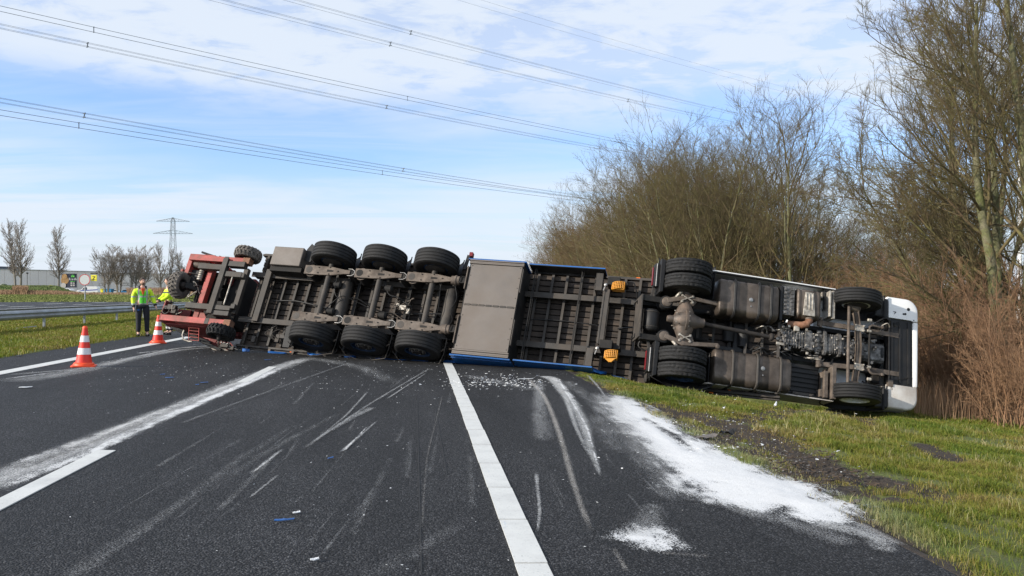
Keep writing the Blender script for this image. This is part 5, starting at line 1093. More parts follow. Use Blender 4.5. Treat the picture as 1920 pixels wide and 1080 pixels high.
def jacket_mat(name, body, sleeve, bands, tape, braces):
    m, N, Lk, b = node_mat(name); tc = N.new('ShaderNodeTexCoord'); sx = N.new('ShaderNodeSeparateXYZ'); Lk.new(tc.outputs['Object'], sx.inputs[0])
    x, y, z = sx.outputs
    ax_ = add_math(N, Lk, 'ABSOLUTE', x); n = add_noise(N, Lk, tc.outputs['Object'], 9, 5, .6)
    c = add_mix(N, Lk, add_range(N, Lk, ax_, .155, .16), body, sleeve); c = add_mix(N, Lk, add_range(N, Lk, z, 1.36, 1.37), c, sleeve)
    def band(v, a, w): d_ = add_math(N, Lk, 'ABSOLUTE', add_math(N, Lk, 'SUBTRACT', v, a)); return add_math(N, Lk, 'LESS_THAN', d_, w)
    mask = 0.
    for a, w in bands: q = band(z, a, w); mask = q if mask == 0. else add_math(N, Lk, 'MAXIMUM', mask, q)
    for a, w in braces: q = add_math(N, Lk, 'MULTIPLY', band(ax_, a, w), add_math(N, Lk, 'GREATER_THAN', z, bands[0][0])); mask = add_math(N, Lk, 'MAXIMUM', mask, q)
    c = add_mix(N, Lk, mask, c, tape); c = add_mix(N, Lk, add_range(N, Lk, n.outputs[0], .3, .7, 0, .35), c, (0, 0, 0), 'MULTIPLY') if False else c
    Lk.new(c, b.inputs['Base Color']); b.inputs['Roughness'].default_value = .7
    bp = N.new('ShaderNodeBump'); bp.inputs['Strength'].default_value = .8; bp.inputs['Distance'].default_value = .03; Lk.new(n.outputs[0], bp.inputs['Height']); Lk.new(bp.outputs[0], b.inputs['Normal']); return m
M['jacket_one'] = jacket_mat('hivis_jacket_green', (.13, .75, .05), (.60, .86, .02), [(.97, .028), (1.20, .022)], (.40, .42, .40), [(.115, .022)])
M['jacket_two'] = jacket_mat('hivis_jacket_yellow', (.58, .84, .01), (.58, .84, .01), [(1.31, .022), (1.31, .022)], (.02, .02, .03), [])
M['trousers_bands'] = jacket_mat('banded_trousers', (.014, .015, .02), (.014, .015, .02), [(.22, .028), (.33, .028)], (.55, .55, .55), [])
def person(px, py, rz, label, jmat, tmat, arms, scale=1.0, beard=True, look=0.):
    p = ground_at(px, py); o = empty('person', tuple(p), rz); o.scale = (scale,)*3; tag(o, label, 'person')
    hipw = .095
    L_ = [((0, 0, 1.0), (.15, .10)), ((-hipw, .0, .92), .095), ((-hipw-.01, -.01, .72), .082), ((-hipw-.015, .0, .5), .062), ((-hipw-.015, .01, .3), .056), ((-hipw-.02, .02, .09), .042), ((-hipw-.03, -.12, .045), .035)]
    R_ = [((0, 0, 1.0), (.15, .10)), ((hipw, .0, .92), .095), ((hipw+.02, .0, .72), .082), ((hipw+.03, .01, .5), .062), ((hipw+.035, .03, .3), .056), ((hipw+.04, .045, .09), .042), ((hipw+.06, -.10, .045), .035)]
    T_ = [((0, 0, 1.0), (.15, .10)), ((0, .0, 1.18), (.155, .11)), ((0, .01, 1.36), (.165, .105)), ((0, .015, 1.47), (.075, .07)), ((0, .0, 1.56), (.055, .06))]
    (el, wl), (er, wr) = arms
    AL = [((0, .01, 1.36), (.165, .105)), ((-.20, .01, 1.40), .066), (el, .05), (wl, .036)]
    AR = [((0, .01, 1.36), (.165, .105)), ((.20, .01, 1.40), .066), (er, .05), (wr, .036)]
    skin_mesh('body', [T_, L_, R_, AL, AR], M['skin'], o)
    g = 1.22
    def fat(ch, k, add=.012): return [(q, (r[0]*k+add, r[1]*k+add) if isinstance(r, tuple) else r*k+add) for q, r in ch]
    hem = [((0, 0, .93), (.175, .13)), ((0, 0, 1.0), (.165, .125)), ((0, .0, 1.18), (.165, .13)), ((0, .01, 1.36), (.17, .12)), ((0, .015, 1.46), (.09, .085))]
    def cut(e, w, f=.86): return tuple(e[i]+(w[i]-e[i])*f for i in range(3))
    skin_mesh('jacket', [hem, [((0, .01, 1.36), (.17, .12)), ((-.205, .01, 1.39), .085), (el, .068), (cut(el, wl), .058)], [((0, .01, 1.36), (.17, .12)), ((.205, .01, 1.39), .085), (er, .068), (cut(er, wr), .058)]], M[jmat], o)
    skin_mesh('trousers', [[((0, 0, .99), (.14, .11)), ((-hipw, 0, .90), .108)]+[(q, r+.022) for q, r in L_[2:5]]+[((-hipw-.02, .02, .12), .068)], [((0, 0, .99), (.14, .11)), ((hipw, 0, .90), .108)]+[(q, r+.022) for q, r in R_[2:5]]+[((hipw+.04, .045, .12), .068)]], M[tmat], o)
    for q in (L_, R_):
        a, b_ = q[-2][0], q[-1][0]; skin_mesh('boot', [[((a[0], a[1]+.03, .05), .052), ((a[0], a[1], .12), .058)], [((a[0], a[1]+.03, .05), .052), ((b_[0], b_[1]+.03, .045), (.05, .042)), ((b_[0], b_[1]-.03, .038), (.042, .032))]], M['shoe'], o)
    # cuffs and hands
    for e, w in ((el, wl), (er, wr)):
        e_ = Vector(e); w_ = Vector(w); d = (w_-e_).normalized(); c = MB(); c.tube([e_+(w_-e_)*.80, e_+(w_-e_)*.95], [.056, .048], 14); c.build('cuff', M['navy_cloth'], o, smooth=60)
        h0 = w_; side = Vector((0, -1, 0)).cross(d).normalized(); fw_ = d.cross(side).normalized()
        ch = [[(tuple(h0-d*.02), (.03, .022)), (tuple(h0+d*.05), (.042, .02)), (tuple(h0+d*.085), (.040, .018))]]
        for k, (off, ln) in enumerate(((-.030, .060), (-.010, .072), (.010, .068), (.030, .052))):
            b0 = h0+d*.085+fw_*off; m1 = b0+d*ln*.5+side*.006*(1 if w[0] > 0 else -1); t1 = m1+d*ln*.42-side*.012; ch.append([(tuple(h0+d*.085), (.040, .018)), (tuple(b0), .0095), (tuple(m1), .009), (tuple(t1), .0075)])
        th = h0+d*.02+fw_*-.038; ch.append([(tuple(h0-d*.02), (.03, .022)), (tuple(th), .012), (tuple(th+d*.035-fw_*.012), .0105), (tuple(th+d*.06-fw_*.012), .009)])
        skin_mesh('hand', ch, M['skin'], o, 1)
    # head with face
    hd = empty('head', (0, -.01, 1.665), look, parent=o)
    b = MB(); n, m_ = 24, 18; vs = []
    for i in range(m_+1):
        ph = pi*i/m_; z = cos(ph); rxy = sin(ph)
        for j in range(n):
            a = 2*pi*j/n; x = rxy*cos(a); y = rxy*sin(a); jaw = max(0, -z)
            X = x*.077*(1-.28*jaw**1.5); Y = y*.098*(1-.20*jaw)-(.018*jaw if y < 0 else -.03*jaw*0); Z = z*.122
            if y < 0: Y -= .012*math.exp(-((z+.05)/.15)**2)*math.exp(-(x/.2)**2)*2.0; Y += .010*math.exp(-((z-.12)/.1)**2)*math.exp(-((abs(x)-.42)/.18)**2)
            if y > 0: Y += .01*max(0, z)
            vs.append((X, Y, Z))
    b.add(vs, [(i*n+j, i*n+(j+1) % n, (i+1)*n+(j+1) % n, (i+1)*n+j) for i in range(m_) for j in range(n)]); ho = b.build('face', M['skin'], hd, smooth=180)
    b = MB()
    for s in (-1, 1): b.lathe([(.001, -.011), (.009, -.007), (.012, 0), (.009, .007), (.001, .011)], 10, (s*.031, -.080, .013))
    b.build('eye', M['skin'], hd, smooth=180)
    b = MB()
    for s in (-1, 1): b.lathe([(.001, -.003), (.004, -.001), (.004, .003)], 8, (s*.031, -.092, .013)); b.bar((s*.020, -.096, .034), (s*.044, -.090, .034), .006, .004)
    b.bar((-.020, -.103, -.062), (.020, -.103, -.062), .004, .004); b.build('brow_and_pupil', M['hair'], hd)
    b = MB(); b.add([(-.011, -.094, .012), (.011, -.094, .012), (-.017, -.098, -.028), (.017, -.098, -.028), (0, -.127, -.026), (0, -.100, .015)], [(0, 2, 4, 5), (5, 4, 3, 1), (2, 3, 4)]); b.build('nose', M['skin'], hd, smooth=60)
    b = MB()
    for s in (-1, 1): b.lathe([(.004, -.004), (.026, -.004), (.030, .004), (.012, .006)], 14, (s*.079, .005, -.002), 'x')
    b.build('ear', M['skin'], hd, smooth=60)
    b = MB(); vs = []; n = 24
    for i in range(9):
        ph = pi*.56*i/8
        for j in range(n):
            a = 2*pi*j/n; front = max(0, -sin(a)); lim = 1-.42*front**1.5; q = ph*lim; vs.append((sin(q)*cos(a)*.083, sin(q)*sin(a)*.106+.004, cos(q)*.130))
    b.add(vs, [(i*n+j, i*n+(j+1) % n, (i+1)*n+(j+1) % n, (i+1)*n+j) for i in range(8) for j in range(n)]); b.build('hair', M['hair'], hd, smooth=180).modifiers.new('solid', 'SOLIDIFY').thickness = .006
    if beard:
        b = MB(); vs = []
        for i in range(7):
            z = -.058-.066*i/6
            for j in range(13):
                a = pi+pi*j/12; w = .078*math.sqrt(max(.05, 1-(z/.125)**2))*(1-.2*(-z/.12)); vs.append((w*cos(a)*1.02, .105*math.sqrt(max(.05, 1-(z/.13)**2))*sin(a)-.012, z))
        b.add(vs, [(i*13+j, i*13+j+1, (i+1)*13+j+1, (i+1)*13+j) for i in range(6) for j in range(12)]); b.build('beard', M['beard'], hd, smooth=180).modifiers.new('solid', 'SOLIDIFY').thickness = .006
    return o
p1 = person(267, 630.5, radians(24), 'smiling bearded worker in a green and yellow reflective jacket standing by the guardrail', 'jacket_one', 'navy_cloth', [((-.265, .03, 1.13), (-.25, -.07, .88)), ((.30, .03, 1.14), (.36, -.06, .92))], 1.0, True, .12)
b = MB(); b.tube([(-.09, -.06, 1.45), (-.105, .03, 1.50), (0, .09, 1.52), (.105, .03, 1.50), (.09, -.06, 1.45)], .030, 8); b.build('collar', M['navy_cloth'], p1, smooth=60)
b = MB(); b.prism([(-.05, 1.46), (.05, 1.46), (.03, 1.30), (.0, 1.24), (-.03, 1.30)], -.152, -.120, 'y'); b.build('sweater_front', M['orange_cloth'], p1, bevel=.01)
b = MB(); b.bar((.0, -.160, 1.28), (.0, -.162, .90), .010, .012); b.build('zip', M['navy_cloth'], p1)
b = MB(); b.obox((-.13, -.105, .80), (.07, .02, .05)); b.build('pocket_badge', M['blue'], p1)
p2 = person(316, 627.5, radians(-60), 'officer in a yellow reflective jacket bending behind the forklift wheel, face half hidden', 'jacket_two', 'trousers_bands', [((-.27, -.10, 1.16), (-.16, -.30, 1.05)), ((.27, -.10, 1.16), (.14, -.32, 1.05))], 1.02, False, 0)
b = MB(); b.tube([(.175*cos(t), .125*sin(t), 1.00+.004*sin(3*t)) for t in np.linspace(0, 2*pi, 24)], .022, 8); b.build('belt', M['navy_cloth'], p2, smooth=60)

# ------------------------------------------------------------------ litter on the road: chips (uncountable) and single pieces
def chips(name, n, sampler, smin_, smax_, mt, label, cat, seed):
    g = np.random.default_rng(seed); b = MB()
    for k in range(n):
        x, y = sampler(g); s = math.exp(g.uniform(math.log(smin_), math.log(smax_))); z = gzz(x, y)+.008+(.03 if x > 3.12 else 0); a = g.uniform(0, pi); m = int(g.integers(3, 6)); el_ = g.uniform(.35, 1)
        P_ = [(x+s*cos(a)*cos(t)*1. -s*sin(a)*sin(t)*el_, y+s*sin(a)*cos(t)+s*cos(a)*sin(t)*el_) for t in sorted(g.uniform(0, 2*pi, m))]; h = s*g.uniform(.1, .6)
        vs = [(px_, py_, z) for px_, py_ in P_]+[(px_+g.uniform(-.2, .2)*s, py_+g.uniform(-.2, .2)*s, z+h*g.uniform(.3, 1)) for px_, py_ in P_]
        b.add(vs, [tuple(range(m, 2*m))]+[(i, (i+1) % m, m+(i+1) % m, m+i) for i in range(m)])
    o = b.build(name, M[mt]); tag(o, label, cat, kind='stuff'); return o
def pxs(cx_, cy_, sx, sy):
    def f(g):
        while True:
            px, py = g.normal(cx_, sx), g.normal(cy_, sy)
            if py > 640 and 0 < px < 1900:
                # cheap plane hit
                d = at(px, py, 1.)-_c; t = -EYE/(d[2]+.03*d[0]); q = _c+t*d; return q[0], q[1]
    return f
M['chip'] = mat('white_chip', (.62, .63, .64), .6, 0, .2, 9)
chips('foam_chips', 420, pxs(935, 717, 52, 8), .006, .032, 'chip', 'scatter of white broken chips on the tarmac below the pallet box', 'debris', 1)
chips('foam_chips', 520, pxs(690, 700, 120, 22), .004, .016, 'chip', 'fine white grit strewn under the trailer wheels', 'debris', 2)
chips('foam_chips', 500, pxs(330, 690, 130, 30), .004, .016, 'chip', 'fine white grit sprinkled around the traffic cones', 'debris', 3)
chips('foam_chips', 260, pxs(1000, 860, 420, 130), .003, .010, 'chip', 'sparse specks of white grit in the foreground lanes', 'debris', 4)
chips('foam_chips', 300, pxs(1350, 800, 120, 45), .006, .022, 'chip', 'white fragments lying in the churned verge soil', 'debris', 5)
chips('soil_crumbs', 380, pxs(1520, 870, 110, 36), .012, .05, 'clod', 'dark clods of soil torn out of the verge', 'soil', 6) if 'clod' in M else None
M['clod'] = mat('soil_clod', (.05, .035, .024), .95, 0, .4, 20)
def on_soil(f):
    def h(g):
        while True:
            q = f(g)
            if q[0] > 3.25 and float(soil(np.array([q[0]]), np.array([q[1]]))[0]) > .35: return q
    return h
chips('soil_crumbs', 420, on_soil(pxs(1500, 865, 110, 34)), .010, .045, 'clod', 'dark clods of soil torn out of the verge', 'soil', 6)
M['gravel'] = mat('gravel', (.22, .21, .20), .9, 0, .4, 20)
chips('gravel', 600, on_soil(pxs(1400, 850, 130, 36)), .004, .012, 'gravel', 'loose grey gravel along the broken edge of the shoulder', 'gravel', 7)
def shard(px, py, L_, W_, a, mt, label, cat='plastic piece', curl=.008):
    p = ground_at(px, py, .012); b = MB(); vs = []; r_ = random.Random(int(px*7+py))
    for i in range(7):
        for j in range(3):
            u, v = i/6-.5, j/2-.5; w = W_*(1-.9*abs(u)**1.3)+r_.uniform(-.1, .1)*W_; x, y = u*L_, v*w; z = curl*.5*(abs(u)*2)**2*(1 if u > 0 else .3)+r_.uniform(0, .5)*curl
            vs.append((x*cos(a)-y*sin(a), x*sin(a)+y*cos(a), z))
    b.add(vs, [(i*3+j, i*3+j+1, (i+1)*3+j+1, (i+1)*3+j) for i in range(6) for j in range(2)]); o = b.build('plastic_shard', M[mt]); o.location = p; o.modifiers.new('solid', 'SOLIDIFY').thickness = .006
    tag(o, label, cat); return o
shard(533, 980, .13, .03, .1, 'tarp', 'thin blue plastic splinter alone in the middle of the near lane'); shard(318, 709, .14, .06, .0, 'tarp', 'pale blue scrap on the asphalt right of the nearest cone')
shard(305, 703, .08, .04, .6, 'tarp', 'small blue scrap just left of the larger pale blue one'); shard(383, 719, .12, .05, .2, 'tarp', 'blue flake beside the powder trail near the lane centre'); shard(370, 723, .05, .04, .9, 'tarp', 'tiny blue flake left of the powder trail')
shard(502, 676, .14, .05, .2, 'tarp', 'blue fragment lying left of the short far lane dash'); shard(620, 862, .06, .02, .8, 'tarp', 'sliver of blue at the end of the long drag scratch'); shard(48, 728, .17, .09, .1, 'chip', 'flat white fragment at the far left of the road'); shard(1598, 951, .20, .05, .45, 'panel_grey', 'torn grey sheet curling up at the tip of the powder fan', 'torn sheet', .05)
shard(1365, 818, .22, .12, .4, 'black_plastic', 'dark broken plastic panel in the churned soil', curl=.10); shard(1325, 822, .24, .16, .2, 'panel_grey', 'pale grey plastic sheet pressed into the verge beside the powder', curl=.04); shard(1355, 770, .12, .05, .8, 'chip', 'white flake in the grass under the tractor skirt', curl=.05); shard(1454, 765, .14, .05, 1.0, 'chip', 'upright white sliver in the grass near the cab step', curl=.14)
shard(1550, 779, .55, .12, .05, 'black_plastic', 'flattened black rubber strip in the grass below the front wheel', 'rubber strip', .03); shard(590, 1055, .05, .03, .3, 'chip', 'tiny pale stone in the near lane by the dusty trail'); shard(556, 964, .05, .03, .3, 'chip', 'white crumb above the blue splinter'); shard(88, 653, .34, .05, .1, 'tarp', 'teal strap tail trailing from the median grass'); shard(36, 668, .14, .10, .1, 'shoe', 'dark lump at the edge of the median grass', 'clod')
shard(593, 693, .08, .05, .3, 'shoe', 'dark crumb on the powder trail near the lower wheels', 'clod'); shard(985, 712, .30, .04, .1, 'chip', 'long white splinter among the scattered chips')

# ------------------------------------------------------------------ background left: depot, board, signs, van, containers, poles
M['wall'] = mat('pale_cladding', (.80, .72, .66), .7, 0, .05, .05, 0, 1, (.68, .61, .56), .3, .08)
M['wall_joint'] = mat('cladding_joint', (.24, .23, .22), .7)
M['roof_dark'] = mat('roof_edge', (.06, .075, .09), .6)
M['navy'] = mat('board_navy', (.012, .016, .04), .5, 0, .1); M['lime'] = mat('board_lime', (.12, .55, .08), .5, 0, .1); M['brown'] = mat('board_brown', (.30, .17, .06), .6, 0, .5, 2); M['signyellow'] = mat('sign_yellow', (.82, .72, .05), .5, 0, .05); M['signred'] = mat('sign_red', (.55, .03, .03), .4); M['signback'] = mat('sign_back', (.48, .50, .49), .6, .2, .08); M['ink'] = mat('black_print', (.015, .015, .015), .6); M['policeblue'] = mat('vehicle_blue', (.03, .07, .35), .4); M['concrete'] = mat('concrete', (.42, .40, .38), .85, 0, .1); M['container_green'] = mat('container_green', (.10, .12, .06), .6); M['container_blue'] = mat('container_blue', (.03, .22, .45), .5)
wa = at(-260, 550, 232.); wb = at(186, 550, 300.); wc_ = at(420, 550, 330.)
def wall_run(a, b_, h, parent, n, name='wall_panel', thick=.4):
    a = np.array(a[:2]); b_ = np.array(b_[:2]); d = (b_-a); L_ = np.linalg.norm(d); d /= L_; q = np.array([d[1], -d[0]])
    for i in range(n):
        s0, s1 = L_*i/n+.04, L_*(i+1)/n-.04; P_ = [a+d*s0, a+d*s1, a+d*s1-q*thick, a+d*s0-q*thick]; m = MB(); m.prism([tuple(x) for x in P_], 0., h); m.build(name, M['wall'], parent)
    m = MB(); P_ = [a-q*.2, b_-q*.2, b_-q*40, a-q*40]; m.prism([tuple(x) for x in P_], 0, h-.05); m.build('wall', M['wall_joint'], parent); return d, q
wh = empty('warehouse'); tag(wh, 'long low pale grey distribution warehouse behind the bare trees at far left', 'warehouse')
hW = 9.1; d1, q1 = wall_run(wa, wb, hW, wh, 26); d2, q2 = wall_run(wb, wc_, hW-.4, wh, 12)
m = MB(); a = np.array(wa[:2])-q1*3; c_ = a+d1*float(np.linalg.norm(wb[:2]-wa[:2]))*.66; m.prism([tuple(a), tuple(c_), tuple(c_-q1*20), tuple(a-q1*20)], hW-.1, hW+1.0); m.build('roof_upstand', M['roof_dark'], wh)
m = MB(); m.bar((*wa[:2], hW+.05), (*wb[:2], hW+.05), .3, .25); m.bar((*wb[:2], hW-.35), (*wc_[:2], hW-.35), .3, .2); m.build('roof_edge', M['concrete'], wh)
def facing_board(name, x0, x1, y0, y1, d, thick, mt, label=None, cat=None, lift=0):
    """upright rectangle whose corners sit at those picture positions at distance d; returns an Empty with local x right, z up (metres)"""
    p = at(x0, y1, d); e = empty(name, tuple(p), -PSI*0); W_ = (x1-x0)*d/F; H_ = (y1-y0)*d/F; e.rotation_euler = (0, 0, -PSI)
    if label: tag(e, label, cat)
    m = MB(); m.box(0, W_, 0, thick, 0, H_); m.build('panel', M[mt], e); return e, W_, H_
bd, W_, H_ = facing_board('billboard', 115, 143, 513, 539, 228., .3, 'navy', 'dark navy billboard with a food picture and lime green lettering on the warehouse front', 'billboard')
m = MB(); m.lathe([(.0, 0), (1.05, .01), (1.0, .05)], 20, (W_*.24, -.06, H_*.52)); m.lathe([(0, 0), (.75, .01), (.7, .05)], 20, (W_*.22, -.10, H_*.78)); m.build('food_picture', M['brown'], bd)
m = MB(); m.lathe([(0, 0), (.7, .01), (.6, .03)], 16, (W_*.15, -.12, H_*.14)); m.build('plate', M['concrete'], bd)
m = MB(); m.box(W_*.66, W_*.88, -.04, 0, H_*.74, H_*.86); m.box(W_*.70, W_*.76, -.04, 0, H_*.86, H_*.92); m.box(W_*.80, W_*.86, -.04, 0, H_*.86, H_*.92); m.box(W_*.62, W_*.92, -.04, 0, H_*.42, H_*.46); m.build('emblem', M['lime'], bd)
def text(s, parent, loc, size, mt, align='CENTER', rot=(pi/2, 0, 0), ext=.01, name='lettering'):
    cu = bpy.data.curves.new(name, 'FONT'); cu.body = s; cu.size = size; cu.extrude = ext; cu.align_x = align; o = bpy.data.objects.new(name, cu); COL.objects.link(o); bpy.context.view_layer.update(); me = bpy.data.meshes.new_from_object(o.evaluated_get(bpy.context.evaluated_depsgraph_get())); bpy.data.objects.remove(o); me.materials.clear(); o = link(name, me, M[mt], parent); o.location = loc; o.rotation_euler = rot; return o
text('Fresh', bd, (W_*.77, -.06, H_*.52), .95, 'cone_white')
for k in range(4): m = MB(); m.box(W_*(.62+.16*(k % 2)), W_*(.74+.16*(k % 2)), -.04, 0, H_*(.10+.16*(k//2)), H_*(.21+.16*(k//2))); m.build('print_block', M['concrete'], bd)
ys_, W2, H2 = facing_board('wall_sign', 170.5, 181, 515.5, 527, 292., .4, 'signyellow', 'square yellow wall sign with a black letter Z behind the round traffic sign', 'sign')
text('Z', ys_, (W2*.5, -.06, H2*.2), 1.75, 'ink')
m = MB(); m.box(-.2, W2+.2, -.02, .3, H2+.3, H2+.65); m.build('sign_lamp_bar', M['ink'], ys_)
# round traffic sign seen from behind
sp_ = ground_at(159.5, 563); sd = float(np.dot(sp_-_c, _fw)); sg = empty('traffic_sign', tuple(sp_), -PSI); tag(sg, 'round traffic sign seen from behind on a grey pole beyond the far carriageway', 'traffic sign')
k_ = sd/F; m = MB(); m.tube([(0, 0, 0), (0, 0, 50*k_)], 1.15*k_, 10); m.build('pole', M['galv'], sg, smooth=60)
m = MB(); m.lathe([(0, 0), (9.3*k_, 0), (9.3*k_, .04), (0, .05)], 36, (-.3*k_, -1.6*k_, 38.5*k_)); m.build('plate', M['signback'], sg); m = MB(); m.lathe([(9.3*k_, -.01), (10.3*k_, -.01), (10.3*k_, .05), (9.3*k_, .06)], 36, (-.3*k_, -1.6*k_, 38.5*k_), caps=False); m.build('rim', M['signred'], sg)
m = MB(); m.box(-7*k_, 7*k_, -.02-k_*2.6, .02-k_*2.6, 18*k_, 27*k_); m.build('back_frame', M['concrete'], sg) if False else None
# van
vp = at(166, 553.2, 196.); vp[2] = gzz(vp[0], vp[1])+.0
van = empty('van', tuple(vp), -PSI+radians(8)); tag(van, 'small white van with a blue stripe parked on the side road beyond the far carriageway', 'van'); van.scale = (1.05,)*3
m = MB(); m.prism([(-2.2, .35), (-2.2, .85), (-1.95, 1.02), (-1.25, 1.12), (-.65, 1.72), (-.3, 1.82), (1.95, 1.82), (2.15, 1.6), (2.2, .9), (2.2, .35)], -.85, .85, 'y'); m.build('body', M['white_paint'], van, bevel=.06)
m = MB(); m.prism([(-1.12, 1.15), (-.62, 1.62), (-.05, 1.64), (-.05, 1.12)], -.865, .865, 'y'); m.build('side_window', M['glass_dark'], van)
m = MB(); m.add([(-1.27, -.72, 1.13), (-1.27, .72, 1.13), (-.70, .66, 1.68), (-.70, -.66, 1.68)], [(0, 1, 2, 3)]); m.build('windscreen', M['glass_dark'], van)
m = MB(); m.prism([(-1.9, .80), (2.15, 1.02), (2.15, 1.22), (-1.2, 1.02)], -.862, .862, 'y'); m.build('stripe', M['policeblue'], van)
for x_ in (-1.4, 1.4):
    for s in (-1, 1):
        w = MB(); w.lathe([(.02, -.1), (.31, -.1), (.33, -.06), (.33, .06), (.31, .1), (.02, .1)], 22, (x_, s*.80, .33)); wo = w.build('wheel', M['rubber'], van, smooth=40); h = MB(); h.lathe([(.02, 0), (.18, 0), (.18, .02), (.02, .03)], 14, (x_, s*.90, .33)); h.build('rim', M['steel'], wo)
m = MB(); m.box(-2.22, -2.18, -.75, -.45, .72, .88); m.build('headlight', M['concrete'], van); m = MB(); m.box(-2.23, -2.19, -.55, .55, .45, .62); m.build('grille', M['ink'], van)
# parked cars as low pale shapes, containers, wall
def simple_car(px, d, mt, lab):
    p = at(px, 545, d); p[2] = gzz(p[0], p[1]); c = empty('parked_car', tuple(p), random.uniform(-.3, .3)-PSI); tag(c, lab, 'car', 'cars parked in front of the warehouse')
    m = MB(); m.prism([(-2.1, .3), (-2.1, .75), (-1.2, .92), (-.6, 1.42), (.9, 1.45), (1.6, .98), (2.1, .88), (2.1, .3)], -.85, .85, 'y'); m.build('body', M[mt], c, bevel=.06)
    m = MB(); m.prism([(-1.0, .97), (-.55, 1.36), (.85, 1.38), (1.35, 1.0)], -.86, .86, 'y'); m.build('window', M['glass_dark'], c)
    for x_ in (-1.3, 1.3): m = MB(); m.lathe([(.02, -.9), (.32, -.9), (.32, .9), (.02, .9)], 16, (x_, 0, .32)); m.build('wheel', M['rubber'], c, smooth=40)
for px, d, mt, lab in ((20, 236, 'white_paint', 'white parked car at the far left in front of the warehouse'), (62, 240, 'white_paint', 'white parked car left of the yellow dome'), (80, 238, 'panel_grey', 'grey parked car beside the yellow dome'), (128, 240, 'white_paint', 'white parked car under the billboard'), (214, 262, 'white_paint', 'white parked car between the bare tree trunks'), (236, 262, 'container_blue', 'blue parked car just left of the standing worker'), (250, 264, 'white_paint', 'white parked car behind the standing worker')): simple_car(px, d, mt, lab)
def dome(px, py, w, h, d, mt, lab, top=True):
    p = at(px, py, d); p[2] = gzz(p[0], p[1]); r = w/2*d/F; hh = max(.6, (EYE+(550-py+h)*d/F)-p[2]); m = MB(); m.lathe([(r*.96, 0), (r, hh*.3), (r*.9, hh*.65), (r*.6, hh*.92), (r*.2, hh), (.01, hh)], 20, axis='z'); o = m.build('recycling_dome', M[mt], smooth=60); o.location = p; tag(o, lab, 'container', 'domed containers by the warehouse')
    q = MB(); q.lathe([(.2, 0), (.2, .1)], 10, (0, -r*.86, hh*.62)); q.build('opening', M['ink'], o)
dome(95, 541, 13, 6, 222, 'signyellow', 'yellow domed container in front of the billboard'); dome(83, 541, 12, 5, 222, 'container_green', 'olive domed container left of the yellow one'); dome(7, 538, 14, 6, 222, 'container_green', 'dark olive domed container at the left edge')
for px0, px1, mt, lab in ((185, 193, 'signyellow', 'yellow skip standing right of the van'), (193, 207, 'container_blue', 'blue skip standing right of the yellow skip')):
    d = 235.; p = at(px0, 547, d); w = (px1-px0)*d/F; p[2] = gzz(p[0], p[1]); m = MB(); m.prism([(0, 0), (w, 0), (w+.3, 1.6), (-.3, 1.6)], 0, 1.6, 'y'); m.box(-.35, w+.35, -.08, 1.68, 1.5, 1.62); o = m.build('skip_container', M[mt], bevel=.03); o.location = p; o.rotation_euler = (0, 0, -PSI); tag(o, lab, 'skip')
m = MB(); a = at(-60, 541, 226.); b_ = at(148, 543, 232.); a[2] = gzz(a[0], a[1]); b_[2] = gzz(b_[0], b_[1]); m.bar((a[0], a[1], a[2]+.5), (b_[0], b_[1], b_[2]+.5), .25, 1.1); tag(m.build('low_wall', M['concrete']), 'low pale wall in front of the warehouse car park', 'wall')
lp = at(51, 541, 225.); m = MB(); m.tube([(0, 0, 0), (0, 0, 3.6)], .07, 8); m.lathe([(.05, 3.6), (.28, 3.7), (.3, 3.9), (.1, 4.05)], 12, axis='z'); o = m.build('lamp_post', M['ink'], smooth=40); lp[2] = gzz(lp[0], lp[1]); o.location = lp; tag(o, 'small dark lamp post between the two left trees in front of the warehouse', 'lamp post')
# white poles behind the trees on the right
for px, d, t, lab in ((1869, 62, 300, 'left white pole seen behind the bare trees at right'), (1913, 60, 260, 'right white pole at the picture edge behind the trees')):
    p = at(px, 700, d); h = EYE+(550-t)*d/F; m = MB(); m.tube([(0, 0, -3), (0, 0, h*.45), (0, 0, h)], [.17, .14, .07], 14); m.lathe([(.25, -.3), (.25, .3), (.18, .34)], 12, axis='z'); o = m.build('flag_pole', M['white_paint'], smooth=60); o.location = (p[0], p[1], 0); tag(o, lab, 'pole')
# ------------------------------------------------------------------ pylon and power lines
py_ = at(324, 545, 560.); K_ = 560/F; pe = empty('power_pylon', (py_[0], py_[1], 0), -PSI+.1); tag(pe, 'tall lattice power pylon with two crossarms on the horizon at left', 'pylon')
M['pylon'] = mat('pylon_steel', (.16, .175, .19), .6, .2, .1)
H0 = 1.55; lv = [(0, 3.6), (12, 3.0), (22, 2.3), (32, 1.7), (H0+(550-438)*K_, 1.35), (H0+(550-415)*K_, 1.1), (H0+(550-408)*K_, .5)]
m = MB(); th = .12
for (z0, w0), (z1, w1) in zip(lv[:-1], lv[1:]):
    for sx in (-1, 1):
        for sy_ in (-1, 1): m.bar((sx*w0, sy_*w0, z0), (sx*w1, sy_*w1, z1), th*1.5, th*1.5)
    n = max(1, int((z1-z0)/4.5)) 
    for i in range(n):
        za, zb = z0+(z1-z0)*i/n, z0+(z1-z0)*(i+1)/n; wa_, wb_ = w0+(w1-w0)*i/n, w0+(w1-w0)*(i+1)/n
        for s in (-1, 1):
            m.bar((-wa_, s*wa_, za), (wb_, s*wb_, zb), th, th); m.bar((wa_, s*wa_, za), (-wb_, s*wb_, zb), th, th); m.bar((s*wa_, -wa_, za), (s*wb_, wb_, zb), th, th); m.bar((-wb_, s*wb_, zb), (wb_, s*wb_, zb), th, th)
m.build('mast', M['pylon'], pe)
